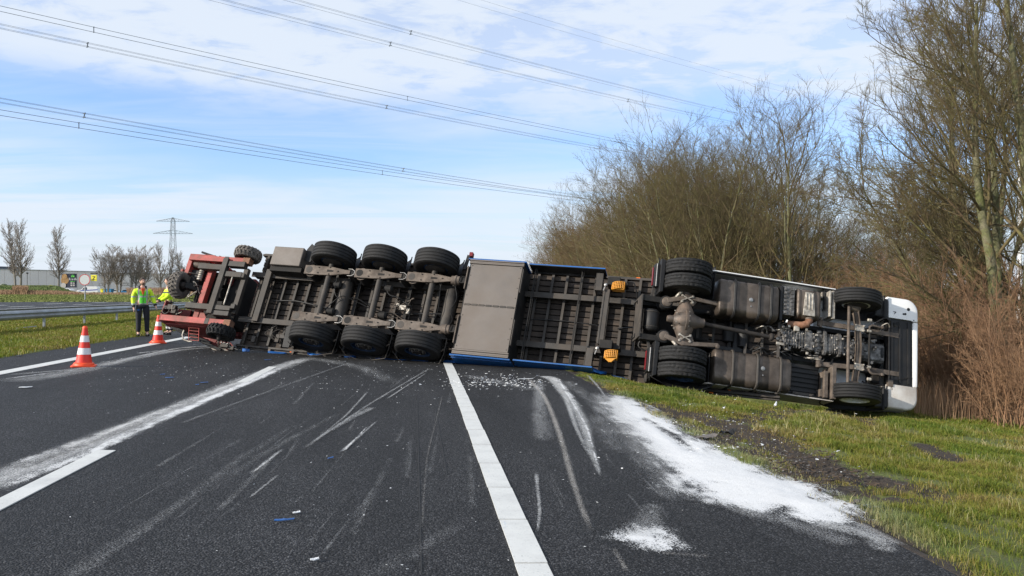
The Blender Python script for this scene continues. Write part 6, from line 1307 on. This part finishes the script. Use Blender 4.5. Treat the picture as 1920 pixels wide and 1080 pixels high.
for z, L_, up_ in ((H0+(550-438)*K_, 12.6, 2.4), (H0+(550-415)*K_, 10.6, 2.2)):
    m = MB()
    for s in (-1, 1):
        for q in (-.8, .8): m.bar((0, q, z), (s*L_, 0, z), th*1.2, th*1.2); m.bar((0, q, z+up_), (s*L_, 0, z+.1), th*1.1, th*1.1)
        for i in range(1, 6): x_ = s*L_*i/6; zz_ = z+up_*(1-i/6); m.bar((x_, 0, z), (x_, 0, zz_), th*.8, th*.8); m.bar((x_, 0, zz_), (s*L_*(i+1)/6, 0, z), th*.8, th*.8)
    m.build('crossarm', M['pylon'], pe)
M['cable'] = mat('cable', (.10, .12, .145), .5, .3, 0)
def bundle(pa, pb, da, db, offs, spx, lab, r=.024):
    A = at(pa[0], pa[1], da); B = at(pb[0], pb[1], db); d = (B-A); e = empty('power_cable', tuple(A)); tag(e, lab, 'power line', 'overhead power lines')
    side = np.cross(d, [0, 0, 1.]); side /= np.linalg.norm(side); ts = np.linspace(-.35, 1.6, 40); sag = lambda t: 1.6*((t-.5)**2-.25)
    for (ox, oz) in offs:
        m = MB(); m.tube([tuple(d*t+side*ox+np.array([0, 0, oz+sag(t)*1.0])) for t in ts], r, 4, caps=False); m.build('strand', M['cable'], e, smooth=180)
    for px in spx:
        t0 = 0.; 
        tt = np.linspace(-.3, 1.5, 3000); P_ = A[None]+tt[:, None]*d[None]-_c; xx = 960+F*(P_@_r)/(P_@_fw); t0 = float(tt[np.argmin(abs(xx-px))]); c = d*t0+np.array([0, 0, sag(t0)])
        m = MB(); zs = [o_[1] for o_ in offs]; xs_ = [o_[0] for o_ in offs]
        m.bar(tuple(c+side*min(xs_)+[0, 0, min(zs)-.05]), tuple(c+side*max(xs_)+[0, 0, max(zs)+.05]), .09, .06); m.bar(tuple(c+side*(min(xs_)-.12)+[0, 0, min(zs)]), tuple(c+side*(max(xs_)+.12)+[0, 0, min(zs)]), .07, .07); m.bar(tuple(c+side*(min(xs_)-.12)+[0, 0, max(zs)]), tuple(c+side*(max(xs_)+.12)+[0, 0, max(zs)]), .07, .07); m.build('spacer', M['cable'], e)
V2 = [(0, .27), (0, -.27)]; V3 = [(-.18, .22), (.18, .22), (0, -.22)]; V4 = [(-.2, .22), (.2, .22), (-.2, -.22), (.2, -.22)]
bundle((0, 16), (1200, 272), 85, 164, V2, (176, 764), 'thick upper twin power line sweeping across the whole sky from the top left corner', .024)
bundle((0, 49), (1162, 284), 92, 170, V4, (164, 725), 'four-strand power line just below the thick upper twin line', .015)
bundle((0, 188), (1090, 369), 86, 168, V4, (158, 756), 'upper of the two lower power lines crossing the blue gap in the clouds', .015)
bundle((0, 211), (1094, 375), 82, 162, V2, (148, 717), 'lowest power line, darkest pair, ending behind the hedge of trees', .024)
bundle((406, 0), (1310, 217), 96, 160, V3, (732, 1178), 'power line entering at the top left of centre, lower of the upper right pair', .015)
bundle((544, 0), (1390, 216), 104, 166, V3, (770,), 'power line entering at the top centre, upper of the upper right pair', .015)
bundle((881, 0), (1500, 175), 120, 175, [(0, .5), (0, -.5)], (), 'faintest thin pair of wires at the top right of centre', .012)

# ------------------------------------------------------------------ bare trees
def tree_np(seed, stems, levels, trop=.10):
    """levels: list of dicts n (children per parent), len (ratio), ang (deg), rad (ratio), seg, sides, wob. Returns per level (V, quads)."""
    g = np.random.default_rng(seed)
    P0 = np.array([s[0] for s in stems], float); D = np.array([s[1] for s in stems], float); D /= np.linalg.norm(D, axis=1)[:, None]; Ln = np.array([s[2] for s in stems], float); R0 = np.array([s[3] for s in stems], float)
    out = []
    for li, lv in enumerate(levels):
        n = len(P0); k = lv['seg']; pts = np.empty((n, k+1, 3)); pts[:, 0] = P0; d = D.copy(); dirs = np.empty((n, k+1, 3)); dirs[:, 0] = d
        for i in range(k):
            d = d+g.normal(0, lv['wob'], (n, 3)); d[:, 2] += lv.get('trop', trop); d /= np.linalg.norm(d, axis=1)[:, None]; pts[:, i+1] = pts[:, i]+d*(Ln/k)[:, None]; dirs[:, i+1] = d
        t = np.linspace(0, 1, k+1); rad = R0[:, None]*(1-(1-lv.get('tip', .3))*t[None])
        s = lv['sides']; ref = np.where(np.abs(D[:, 2:3]) > .9, np.array([[1., 0, 0]]), np.array([[0, 0, 1.]])); u = np.cross(D, ref); u /= np.linalg.norm(u, axis=1)[:, None]; v = np.cross(D, u)
        a = np.arange(s)*2*pi/s; ring = u[:, None]*np.cos(a)[None, :, None]+v[:, None]*np.sin(a)[None, :, None]
        V = pts[:, :, None]+ring[:, None]*rad[:, :, None, None]; V = V.reshape(-1, 3)
        b = (np.arange(n)*(k+1)*s)[:, None, None]; i = np.arange(k)[None, :, None]*s; j = np.arange(s)[None, None]; j2 = (j+1) % s
        Q = np.stack(np.broadcast_arrays(b+i+j, b+i+j2, b+i+s+j2, b+i+s+j), -1).reshape(-1, 4); out.append((V, Q))
        if li+1 == len(levels): break
        nx = levels[li+1]; m = nx['n']; t0 = nx.get('t0', .25)
        tt = t0+(1-t0)*((np.arange(m)[None]+g.uniform(0, 1, (n, m)))/m); tt = np.minimum(tt, .995); par = np.repeat(np.arange(n), m); tt = tt.ravel(); keep = g.random(len(tt)) < nx.get('keep', 1.); par = par[keep]; tt = tt[keep]
        f = tt*k; i0 = np.minimum(f.astype(int), k-1); fr_ = (f-i0)[:, None]; P0n = pts[par, i0]*(1-fr_)+pts[par, i0+1]*fr_; dd = dirs[par, i0+1]
        az = g.uniform(0, 2*pi, len(par)); ref = np.where(np.abs(dd[:, 2:3]) > .9, np.array([[1., 0, 0]]), np.array([[0, 0, 1.]])); u = np.cross(dd, ref); u /= np.linalg.norm(u, axis=1)[:, None]; v = np.cross(dd, u)
        an = np.radians(nx['ang']*g.uniform(.6, 1.35, len(par))); Dn = dd*np.cos(an)[:, None]+(u*np.cos(az)[:, None]+v*np.sin(az)[:, None])*np.sin(an)[:, None]
        if 'bias' in nx: Dn = Dn+np.array(nx['bias'])[None]
        Dn /= np.linalg.norm(Dn, axis=1)[:, None]
        Lnn = Ln[par]*nx['len']*(1-nx.get('fall', .55)*tt)*g.uniform(.6, 1.25, len(par)); Rn = np.minimum(R0[par]*(1-.7*tt)*nx['rad'], R0[par]); Rn = np.maximum(Rn, nx.get('rmin', .002))
        P0, D, Ln, R0 = P0n, Dn, Lnn, Rn
    return out
def bark(name, c1, c2, c3, sc_=3.):
    m, N, Lk, b = node_mat(name); tc = N.new('ShaderNodeTexCoord'); o = tc.outputs['Object']; n = add_noise(N, Lk, o, sc_, 5, .65); n2 = add_noise(N, Lk, o, sc_*6, 5, .7)
    c = add_mix(N, Lk, add_range(N, Lk, n.outputs[0], .38, .62), c1, c2); c = add_mix(N, Lk, add_range(N, Lk, n2.outputs[0], .45, .7, 0, .8), c, c3); Lk.new(c, b.inputs['Base Color']); b.inputs['Roughness'].default_value = .85
    bp = N.new('ShaderNodeBump'); bp.inputs['Distance'].default_value = .02; Lk.new(n2.outputs[0], bp.inputs['Height']); Lk.new(bp.outputs[0], b.inputs['Normal']); return m
M['bark_moss'] = bark('mossy_bark', (.13, .14, .045), (.18, .165, .10), (.075, .065, .045)); M['branch_moss'] = bark('mossy_branch', (.135, .12, .035), (.12, .08, .042), (.055, .04, .028), 2.)
M['twig_brown'] = bark('brown_twig', (.25, .14, .07), (.19, .10, .055), (.26, .17, .10), 1.); M['twig_olive'] = bark('olive_twig', (.205, .135, .05), (.23, .125, .06), (.15, .09, .05), .9); M['twig_red'] = bark('reddish_twig', (.27, .10, .05), (.22, .10, .05), (.32, .16, .085), .8)
M['twig_grey'] = bark('grey_twig', (.26, .22, .185), (.20, .17, .14), (.30, .26, .22), .4); M['bark_grey'] = bark('grey_bark', (.20, .18, .155), (.17, .155, .11), (.25, .22, .19), .8)
M['straw'] = bark('dry_reed', (.34, .24, .13), (.26, .17, .09), (.40, .30, .18), .5); M['straw_red'] = bark('dry_reed_red', (.30, .18, .10), (.26, .15, .085), (.36, .24, .14), .5)
M['branch_brown'] = bark('brown_branch', (.15, .125, .04), (.15, .085, .045), (.07, .045, .03), 1.5)
def join(lv):
    V = []; Q = []; b = 0
    for v, q in lv: V.append(v); Q.append(q+b); b += len(v)
    return np.concatenate(V), np.concatenate(Q)
def tree_meshes(lv, split):
    tm = mesh_np('trunk', *join(lv[:split])); mi = np.concatenate([np.full(len(q), 0 if i < len(lv)-split-2 else 1) for i, (v, q) in enumerate(lv[split:])]); cm = mesh_np('crown', *join(lv[split:]), mi=mi); return tm, cm
def set_mats(tm, cm, a, b_, c):
    tm.materials.clear(); cm.materials.clear(); tm.materials.append(M[a]); cm.materials.append(M[b_]); cm.materials.append(M[c])
    for me in (tm, cm): me.polygons.foreach_set('use_smooth', [True]*len(me.polygons))
    return tm, cm
def plant(name, tm, cm, loc, rz, s, label, cat, group, tn='trunk', cn='crown', tilt=0., tw=None):
    e = empty(name, tuple(loc), rz); e.scale = (s if isinstance(s, tuple) else (s, s, s)); tag(e, label, cat, group)
    if tilt: e.rotation_euler = (0, tilt, rz)
    for nm, me in ((tn, tm), (cn, cm)):
        o = bpy.data.objects.new(nm, me); COL.objects.link(o); o.parent = e
        if tw and nm == cn: o.material_slots[1].link = 'OBJECT'; o.material_slots[1].material = M[tw]
        if tw and nm == cn and tw == 'twig_red': o.material_slots[0].link = 'OBJECT'; o.material_slots[0].material = M['branch_brown']
    return e
def gpos(px, d, dz=-.1):
    p = at(px, 550, d); return (p[0], p[1], gzz(p[0], p[1])+dz)
def multi(seed, h, n, spread, rad, lean=(0, 0)):
    r_ = random.Random(seed); st = []
    for i in range(n):
        a = 2*pi*(i+r_.random()*.6)/n; s = spread*r_.uniform(.4, 1.1); st.append(((.18*cos(a)*rad*8, .18*sin(a)*rad*8, 0), (s*cos(a)+lean[0], s*sin(a)+lean[1], 1), h*r_.uniform(.8, 1.0), rad*r_.uniform(.7, 1.1)))
    return st
# row trees behind the verge: four shared shapes
hed = []
for k in range(4):
    lv = tree_np(100+k, multi(100+k, 8.8, 8 if k != 3 else 2, .50 if k != 3 else .07, .095 if k != 3 else .13), [dict(seg=9, sides=6, wob=.06, tip=.15, trop=.05), dict(n=15, len=.48, ang=36, rad=.55, seg=7, sides=4, wob=.08, tip=.25, t0=.12, trop=.05, rmin=.018, fall=.30), dict(n=8, len=.52, ang=36, rad=.55, seg=5, sides=3, wob=.10, t0=.30, trop=.05, rmin=.009, tip=.35, fall=.3), dict(n=5, len=.60, ang=36, rad=.6, seg=4, sides=3, wob=.13, t0=.35, trop=.04, rmin=.0055, tip=.4, fall=.3), dict(n=3, len=.66, ang=32, rad=.7, seg=3, sides=3, wob=.12, t0=.3, rmin=.004, tip=.5, fall=.3, keep=.85)])
    hed.append(set_mats(*tree_meshes(lv, 1), 'bark_moss', 'branch_moss', ('twig_brown', 'twig_brown', 'twig_olive', 'twig_brown')[k]))
row = [(1478, 33, 3, 1.10, 'tall slender mossy tree standing clear above the hedge row, right of its highest bush'), (1335, 37, 0, 1.10, 'broad many-stemmed tree forming the highest part of the hedge row'), (1402, 39, 1, 1.12, 'many-stemmed tree filling the row between the tall slender tree and the broad one'), (1270, 42, 2, 1.10, 'olive many-stemmed tree above the twin rear wheels of the tractor'), (1225, 49, 0, 1.12, 'many-stemmed tree above the landing gear of the trailer'), (1180, 56, 1, 1.10, 'brownish many-stemmed tree above the front floor of the trailer'), (1140, 64, 2, 1.06, 'brownish many-stemmed tree over the upper side guard, stepping down to the left'), (1105, 72, 0, 1.04, 'lower bushy tree towards the left end of the hedge row'), (1077, 80, 1, 1.02, 'small bushy tree, third from the left end of the hedge row'), (1055, 88, 2, .98, 'small bushy tree, second from the left end of the hedge row'), (1037, 97, 0, .90, 'leftmost and smallest bushy tree ending the hedge row'),
       (1370, 45, 2, 1.22, 'olive many-stemmed tree rising behind the highest bush of the hedge row'), (1300, 50, 1, 1.22, 'many-stemmed tree in the second rank above the twin rear wheels'), (1440, 46, 0, 1.15, 'many-stemmed tree in the second rank behind the slender tree'), (1200, 60, 3, 1.2, 'thin-stemmed tree in the second rank above the landing gear'), (1248, 56, 2, 1.25, 'olive tree in the second rank left of the highest bush'), (1120, 76, 2, 1.15, 'brown tree in the second rank of the left slope of the hedge row'), (1085, 86, 0, 1.1, 'small tree in the second rank near the left end of the hedge row'), (1030, 104, 1, .8, 'lowest bushy tree behind the left tip of the hedge row'),
       (1540, 44, 1, .82, 'low mossy tree seen through the gap above the cab mudguard'), (1585, 36, 2, .66, 'forked mossy tree behind the upper front wheel'), (1640, 40, 0, .66, 'dense low tree behind the white bumper'), (1700, 46, 1, .80, 'spreading low tree in the thicket right of the cab')]
rrow = random.Random(5)
for px, d, k, s, lab in row:
    plant('bare_tree', *hed[k], gpos(px, d), rrow.uniform(0, 6.28), (s*1.0, s*1.0, s*.91), lab, 'tree', 'bare trees behind the verge', tw='twig_red' if px < 1215 or px > 1560 else ('twig_brown' if k else None))
# near large trees at right whose crowns arch to the left
def near(seed, stems, bias): return tree_np(seed, stems, [dict(seg=10, sides=10, wob=.05, tip=.2, trop=.01), dict(n=19, len=.47, ang=44, rad=.36, seg=9, sides=6, wob=.09, tip=.18, t0=.20, trop=.03, bias=bias, rmin=.018, fall=.4), dict(n=11, len=.46, ang=38, rad=.50, seg=7, sides=4, wob=.10, t0=.10, trop=.03, rmin=.009, tip=.3, fall=.4), dict(n=8, len=.50, ang=36, rad=.58, seg=5, sides=3, wob=.12, t0=.12, trop=.03, rmin=.005, tip=.35, fall=.4), dict(n=6, len=.55, ang=36, rad=.6, seg=4, sides=3, wob=.13, t0=.12, rmin=.0033, tip=.4, keep=.9, fall=.3)])
nt1 = set_mats(*tree_meshes(near(201, [((0, 0, 0), (-.22, .05, 1), 10.2, .17), ((.15, .1, 0), (.05, .1, 1), 10.5, .15), ((-.1, .05, .0), (-.34, .1, 1), 7.0, .085)], (-.20, .05, .16)), 1), 'bark_moss', 'branch_moss', 'twig_brown')
plant('bare_tree', *nt1, gpos(1893, 20.6), 0, 1.0, 'large leaning mossy tree at the right edge whose branches arch left over the cab', 'tree', 'bare trees behind the verge')
nt2 = set_mats(*tree_meshes(near(207, [((0, 0, 0), (-.10, .05, 1), 11.0, .16), ((.1, 0, 0), (.2, .1, 1), 9.0, .12)], (-.10, .0, .18)), 1), 'bark_moss', 'branch_moss', 'twig_olive')
plant('bare_tree', *nt2, gpos(1945, 20.0), .3, 1.05, 'mossy trunk cut by the right edge of the view', 'tree', 'bare trees behind the verge')
plant('bare_tree', *nt2, gpos(1905, 26), 2.2, 1.1, 'tall bare tree behind the large leaning one', 'tree', 'bare trees behind the verge')
plant('bare_tree', *nt2, gpos(1850, 33), 4.4, 1.05, 'distant high-crowned tree seen between thicket and leaning tree', 'tree', 'bare trees behind the verge')
plant('bare_tree', *nt1, gpos(1850, 25.5), 5.6, .98, 'mossy tree standing left of and behind the large leaning one', 'tree', 'bare trees behind the verge')
# thicket shrubs
shr = []
for k in range(3):
    st = []; r_ = random.Random(300+k)
    for i in range(22): a = r_.uniform(0, 2*pi); q = r_.uniform(.05, .6); st.append(((q*cos(a), q*sin(a), 0), (r_.uniform(-.45, .45), r_.uniform(-.45, .45), 1), r_.uniform(1.3, 3.0), r_.uniform(.008, .022)))
    lv = tree_np(300+k, st, [dict(seg=6, sides=4, wob=.08, tip=.3, trop=.0), dict(n=9, len=.42, ang=40, rad=.6, seg=4, sides=3, wob=.12, t0=.15, rmin=.005, trop=.02), dict(n=7, len=.5, ang=42, rad=.6, seg=3, sides=3, wob=.14, t0=.15, rmin=.0035, trop=.0), dict(n=3, len=.6, ang=40, rad=.6, seg=2, sides=3, wob=.14, t0=.2, rmin=.003, keep=.8)])
    shr.append(set_mats(*tree_meshes(lv, 1), 'twig_brown', 'twig_brown', ('twig_red', 'twig_brown', 'twig_red')[k]))
rs_ = random.Random(9); cnt = 0
ORD = ['first', 'second', 'third', 'fourth', 'fifth', 'sixth', 'seventh', 'eighth', 'ninth', 'tenth', 'eleventh', 'twelfth', 'thirteenth', 'fourteenth', 'fifteenth', 'sixteenth', 'seventeenth', 'eighteenth', 'nineteenth', 'twentieth', 'twenty-first']
def ranks(L_): o_ = sorted(range(len(L_)), key=lambda q: L_[q][0]); r_ = [0]*len(L_); [r_.__setitem__(q, i) for i, q in enumerate(o_)]; return r_
def shrub(px, d, s, lab, k=None):
    k = rs_.randrange(3) if k is None else k
    plant('thicket_shrub', *shr[k], gpos(px, d, -.05), rs_.uniform(0, 6.28), (s, s, s*rs_.uniform(.9, 1.15)), lab, 'shrub', 'thicket shrubs behind the lorry', 'stem', 'twigs')
TH = [(1765, 20.6, .95), (1795, 20.0, 1.0), (1835, 19.4, .95), (1875, 18.2, .9), (1915, 17.6, .95), (1745, 22.5, 1.2), (1775, 21.8, 1.15), (1815, 20.6, 1.2), (1858, 20.4, 1.15), (1900, 20, 1.2), (1720, 23.5, 1.3), (1765, 24, 1.3), (1810, 24, 1.35), (1855, 23.5, 1.3), (1905, 23, 1.3), (1940, 21, 1.2), (1740, 28, 1.5), (1800, 29, 1.5), (1860, 29, 1.5), (1920, 28, 1.5), (1690, 25, 1.25)]
for (px, d, s), q in zip(TH, ranks(TH)): shrub(px, d, s, '%s leafless shrub from the left in the thicket between white bumper and leaning tree' % ORD[q])
TH = [(1050, 76, 1.5), (1090, 70, 1.5), (1130, 62, 1.5), (1165, 52, 1.4), (1195, 47, 1.4), (1150, 58, 1.5), (1215, 44, 1.4), (1240, 40, 1.2), (1180, 50, 1.5), (1205, 45, 1.3), (1020, 88, 1.5), (1075, 74, 1.5)]
for (px, d, s), q in zip(TH, ranks(TH)): shrub(px, d, s, '%s reddish shrub from the left at the foot of the hedge row above the trailer' % ORD[q], 0 if q % 2 else 2)
TH = [(1340, 33, 1.1), (1380, 34, 1.2), (1420, 32, 1.1), (1455, 35, 1.2), (1500, 30, 1.15), (1535, 29, 1.1), (1570, 28, 1.15), (1610, 27, 1.2), (1650, 27, 1.25), (1520, 38, 1.6), (1590, 36, 1.7), (1660, 34, 1.6), (1690, 30, 1.5)]
for (px, d, s), q in zip(TH, ranks(TH)): shrub(px, d, s, '%s leafless shrub from the left above the tractor fuel tanks and front wheel' % ORD[q])
# dry reeds and dead stalks behind the thicket and in the ditch
def stalks(name, n, pos, h, w, mt, label, seed):
    g = np.random.default_rng(seed); X, Y = pos(g, n); Z = gz(X, Y); hh = h*g.uniform(.5, 1.15, n); a = g.uniform(0, 2*pi, n); l = hh*g.uniform(.05, .35, n); bx, by = np.cos(a)*l, np.sin(a)*l; ww = w*g.uniform(.6, 1.3, n); a2 = g.uniform(-.6, .6, n); wx, wy = np.cos(a2)*ww/2, np.sin(a2)*ww/2
    V = np.stack([np.stack([X-wx, Y-wy, Z-.05], -1), np.stack([X+wx, Y+wy, Z-.05], -1), np.stack([X+wx*.6+bx*.4, Y+wy*.6+by*.4, Z+hh*.6], -1), np.stack([X-wx*.6+bx*.4, Y-wy*.6+by*.4, Z+hh*.6], -1), np.stack([X+wx*.2+bx, Y+wy*.2+by, Z+hh], -1), np.stack([X-wx*.2+bx, Y-wy*.2+by, Z+hh], -1)], 1).reshape(-1, 3)
    b = np.arange(n)[:, None]*6; Q = np.concatenate([b+np.array([0, 1, 2, 3]), b+np.array([3, 2, 4, 5])], 1).reshape(-1, 4); o = link(name, mesh_np(name, V, Q), M[mt]); tag(o, label, 'reeds', kind='stuff'); return o
def rng_px(p0, p1, d0, d1):
    def f(g, n): px = g.uniform(p0, p1, n); d = g.uniform(d0, d1, n); P_ = _c[None]+d[:, None]*(_fw[None]+((px-960)/F)[:, None]*_r[None]); return P_[:, 0], P_[:, 1]
    return f
stalks('dry_stalks', 9000, rng_px(1690, 1990, 24, 38), 1.5, .018, 'straw', 'pale dry stalks standing behind the thicket on the right', 1)
stalks('dry_stalks', 2600, rng_px(1715, 1960, 18.2, 22), .8, .008, 'straw_red', 'thin reddish dead stalks at the grass edge beside the cab', 2)
stalks('dry_stalks', 9000, rng_px(1000, 1720, 40, 100), 1.3, .05, 'straw_red', 'brown undergrowth beneath the hedge row', 3)
stalks('ditch_reeds', 9000, rng_px(-60, 150, 180, 187), .65, .12, 'straw_red', 'brown reeds in the ditch below the grass bank at left', 4)
stalks('ditch_reeds', 3000, rng_px(26, 50, 180, 186), 1.6, .14, 'straw_red', 'clump of taller pinkish reeds below the left tree', 5)
stalks('ditch_reeds', 6000, rng_px(150, 420, 178, 186), .55, .12, 'straw', 'tan reeds along the ditch behind the two workers', 6)
stalks('ditch_reeds', 4000, rng_px(238, 420, 182, 192), 1.5, .14, 'straw_red', 'taller reddish reeds behind the two workers', 7)
M['grass_strip'] = bark('far_grass', (.13, .165, .03), (.17, .175, .045), (.10, .135, .03), .2); M['grass_bank'] = bark('bank_grass', (.085, .14, .03), (.11, .15, .04), (.16, .13, .06), .15)
stalks('far_verge_grass', 16000, rng_px(-60, 420, 102, 180), .16, .30, 'grass_strip', 'bright strip of grass beyond the far carriageway', 8)
stalks('bank_grass', 12000, rng_px(-60, 150, 188, 212), .35, .35, 'grass_bank', 'green grass on the bank below the two left trees', 9)
# distant trees left
def col_tree(seed, h, n, sp, rad=.3, low=.14): return tree_np(seed, [((0, 0, 0), (0, 0, 1), h, rad)], [dict(seg=9, sides=7, wob=.03, tip=.1, trop=.03), dict(n=42, len=sp, ang=40, rad=.42, seg=6, sides=4, wob=.05, tip=.25, t0=low, trop=.12, rmin=.04, fall=.55), dict(n=12, len=.42, ang=34, rad=.6, seg=4, sides=3, wob=.08, t0=.10, rmin=.028, trop=.08, tip=.5), dict(n=7, len=.5, ang=34, rad=.7, seg=3, sides=3, wob=.1, t0=.15, rmin=.019, tip=.5)])
ct = [set_mats(*tree_meshes(col_tree(400, 16.0, 30, .40), 1), 'bark_grey', 'twig_grey', 'twig_grey'), set_mats(*tree_meshes(col_tree(401, 15.0, 30, .40), 1), 'bark_grey', 'twig_grey', 'twig_grey'), set_mats(*tree_meshes(tree_np(402, multi(402, 11.5, 3, .30, .22), [dict(seg=8, sides=6, wob=.06, tip=.12), dict(n=18, len=.58, ang=48, rad=.5, seg=6, sides=4, wob=.08, t0=.16, trop=.05, rmin=.04), dict(n=11, len=.48, ang=40, rad=.6, seg=4, sides=3, wob=.09, t0=.12, rmin=.024, tip=.5), dict(n=8, len=.5, ang=38, rad=.7, seg=3, sides=3, wob=.1, t0=.15, rmin=.017, tip=.5)]), 1), 'bark_grey', 'twig_grey', 'twig_grey')]
for px, d, k, s, lab in ((29, 212, 0, .93, 'left of the two columnar bare trees at far left'), (39, 222, 1, 1.02, 'columnar bare tree close behind the leftmost one'), (110, 214, 1, .92, 'single upright bare tree in front of the billboard'), (201, 228, 2, 1.03, 'bare spreading tree directly right of the van'), (222, 234, 2, 1.08, 'bare spreading tree above the left worker, left one'), (252, 232, 2, 1.06, 'bare spreading tree above the head of the left worker'), (268, 240, 2, 1.08, 'bare spreading tree right of the head of the left worker'), (302, 226, 1, .80, 'slim bare tree left of the pylon mast'), (318, 236, 0, .72, 'slim bare tree in front of the pylon foot'), (338, 236, 1, .70, 'slim bare tree just left of the forklift top'), (356, 250, 2, .8, 'bare tree behind the top of the forklift')):
    plant('distant_tree', *ct[k], gpos(px, d), random.uniform(0, 6), s, lab, 'tree', 'distant bare trees at the left')
# far treeline on the horizon
g_ = np.random.default_rng(3); m = MB()
for i in range(260):
    a = g_.uniform(-.62, .75); d = g_.uniform(900, 1100); x, y = sin(a+PSI)*d, cos(a+PSI)*d; r = g_.uniform(6, 16); h = g_.uniform(2.5, 6.5); pts = [(r*cos(t)*g_.uniform(.7, 1.2), r*sin(t)) for t in np.linspace(0, 2*pi, 8)[:-1]]; n = len(pts)
    m.add([(x+p[0], y+p[1], 0) for p in pts]+[(x+p[0]*.9, y+p[1]*.9, h*.6*g_.uniform(.8, 1.2)) for p in pts]+[(x, y, h)], [(i_, (i_+1) % n, n+(i_+1) % n, n+i_) for i_ in range(n)]+[(n+i_, n+(i_+1) % n, 2*n) for i_ in range(n)])
M['far_wood'] = mat('far_wood', (.15, .16, .16), .9, 0, .2, .05); tag(m.build('far_woodland', M['far_wood'], smooth=180), 'low grey woodland along the horizon', 'wood', kind='stuff')
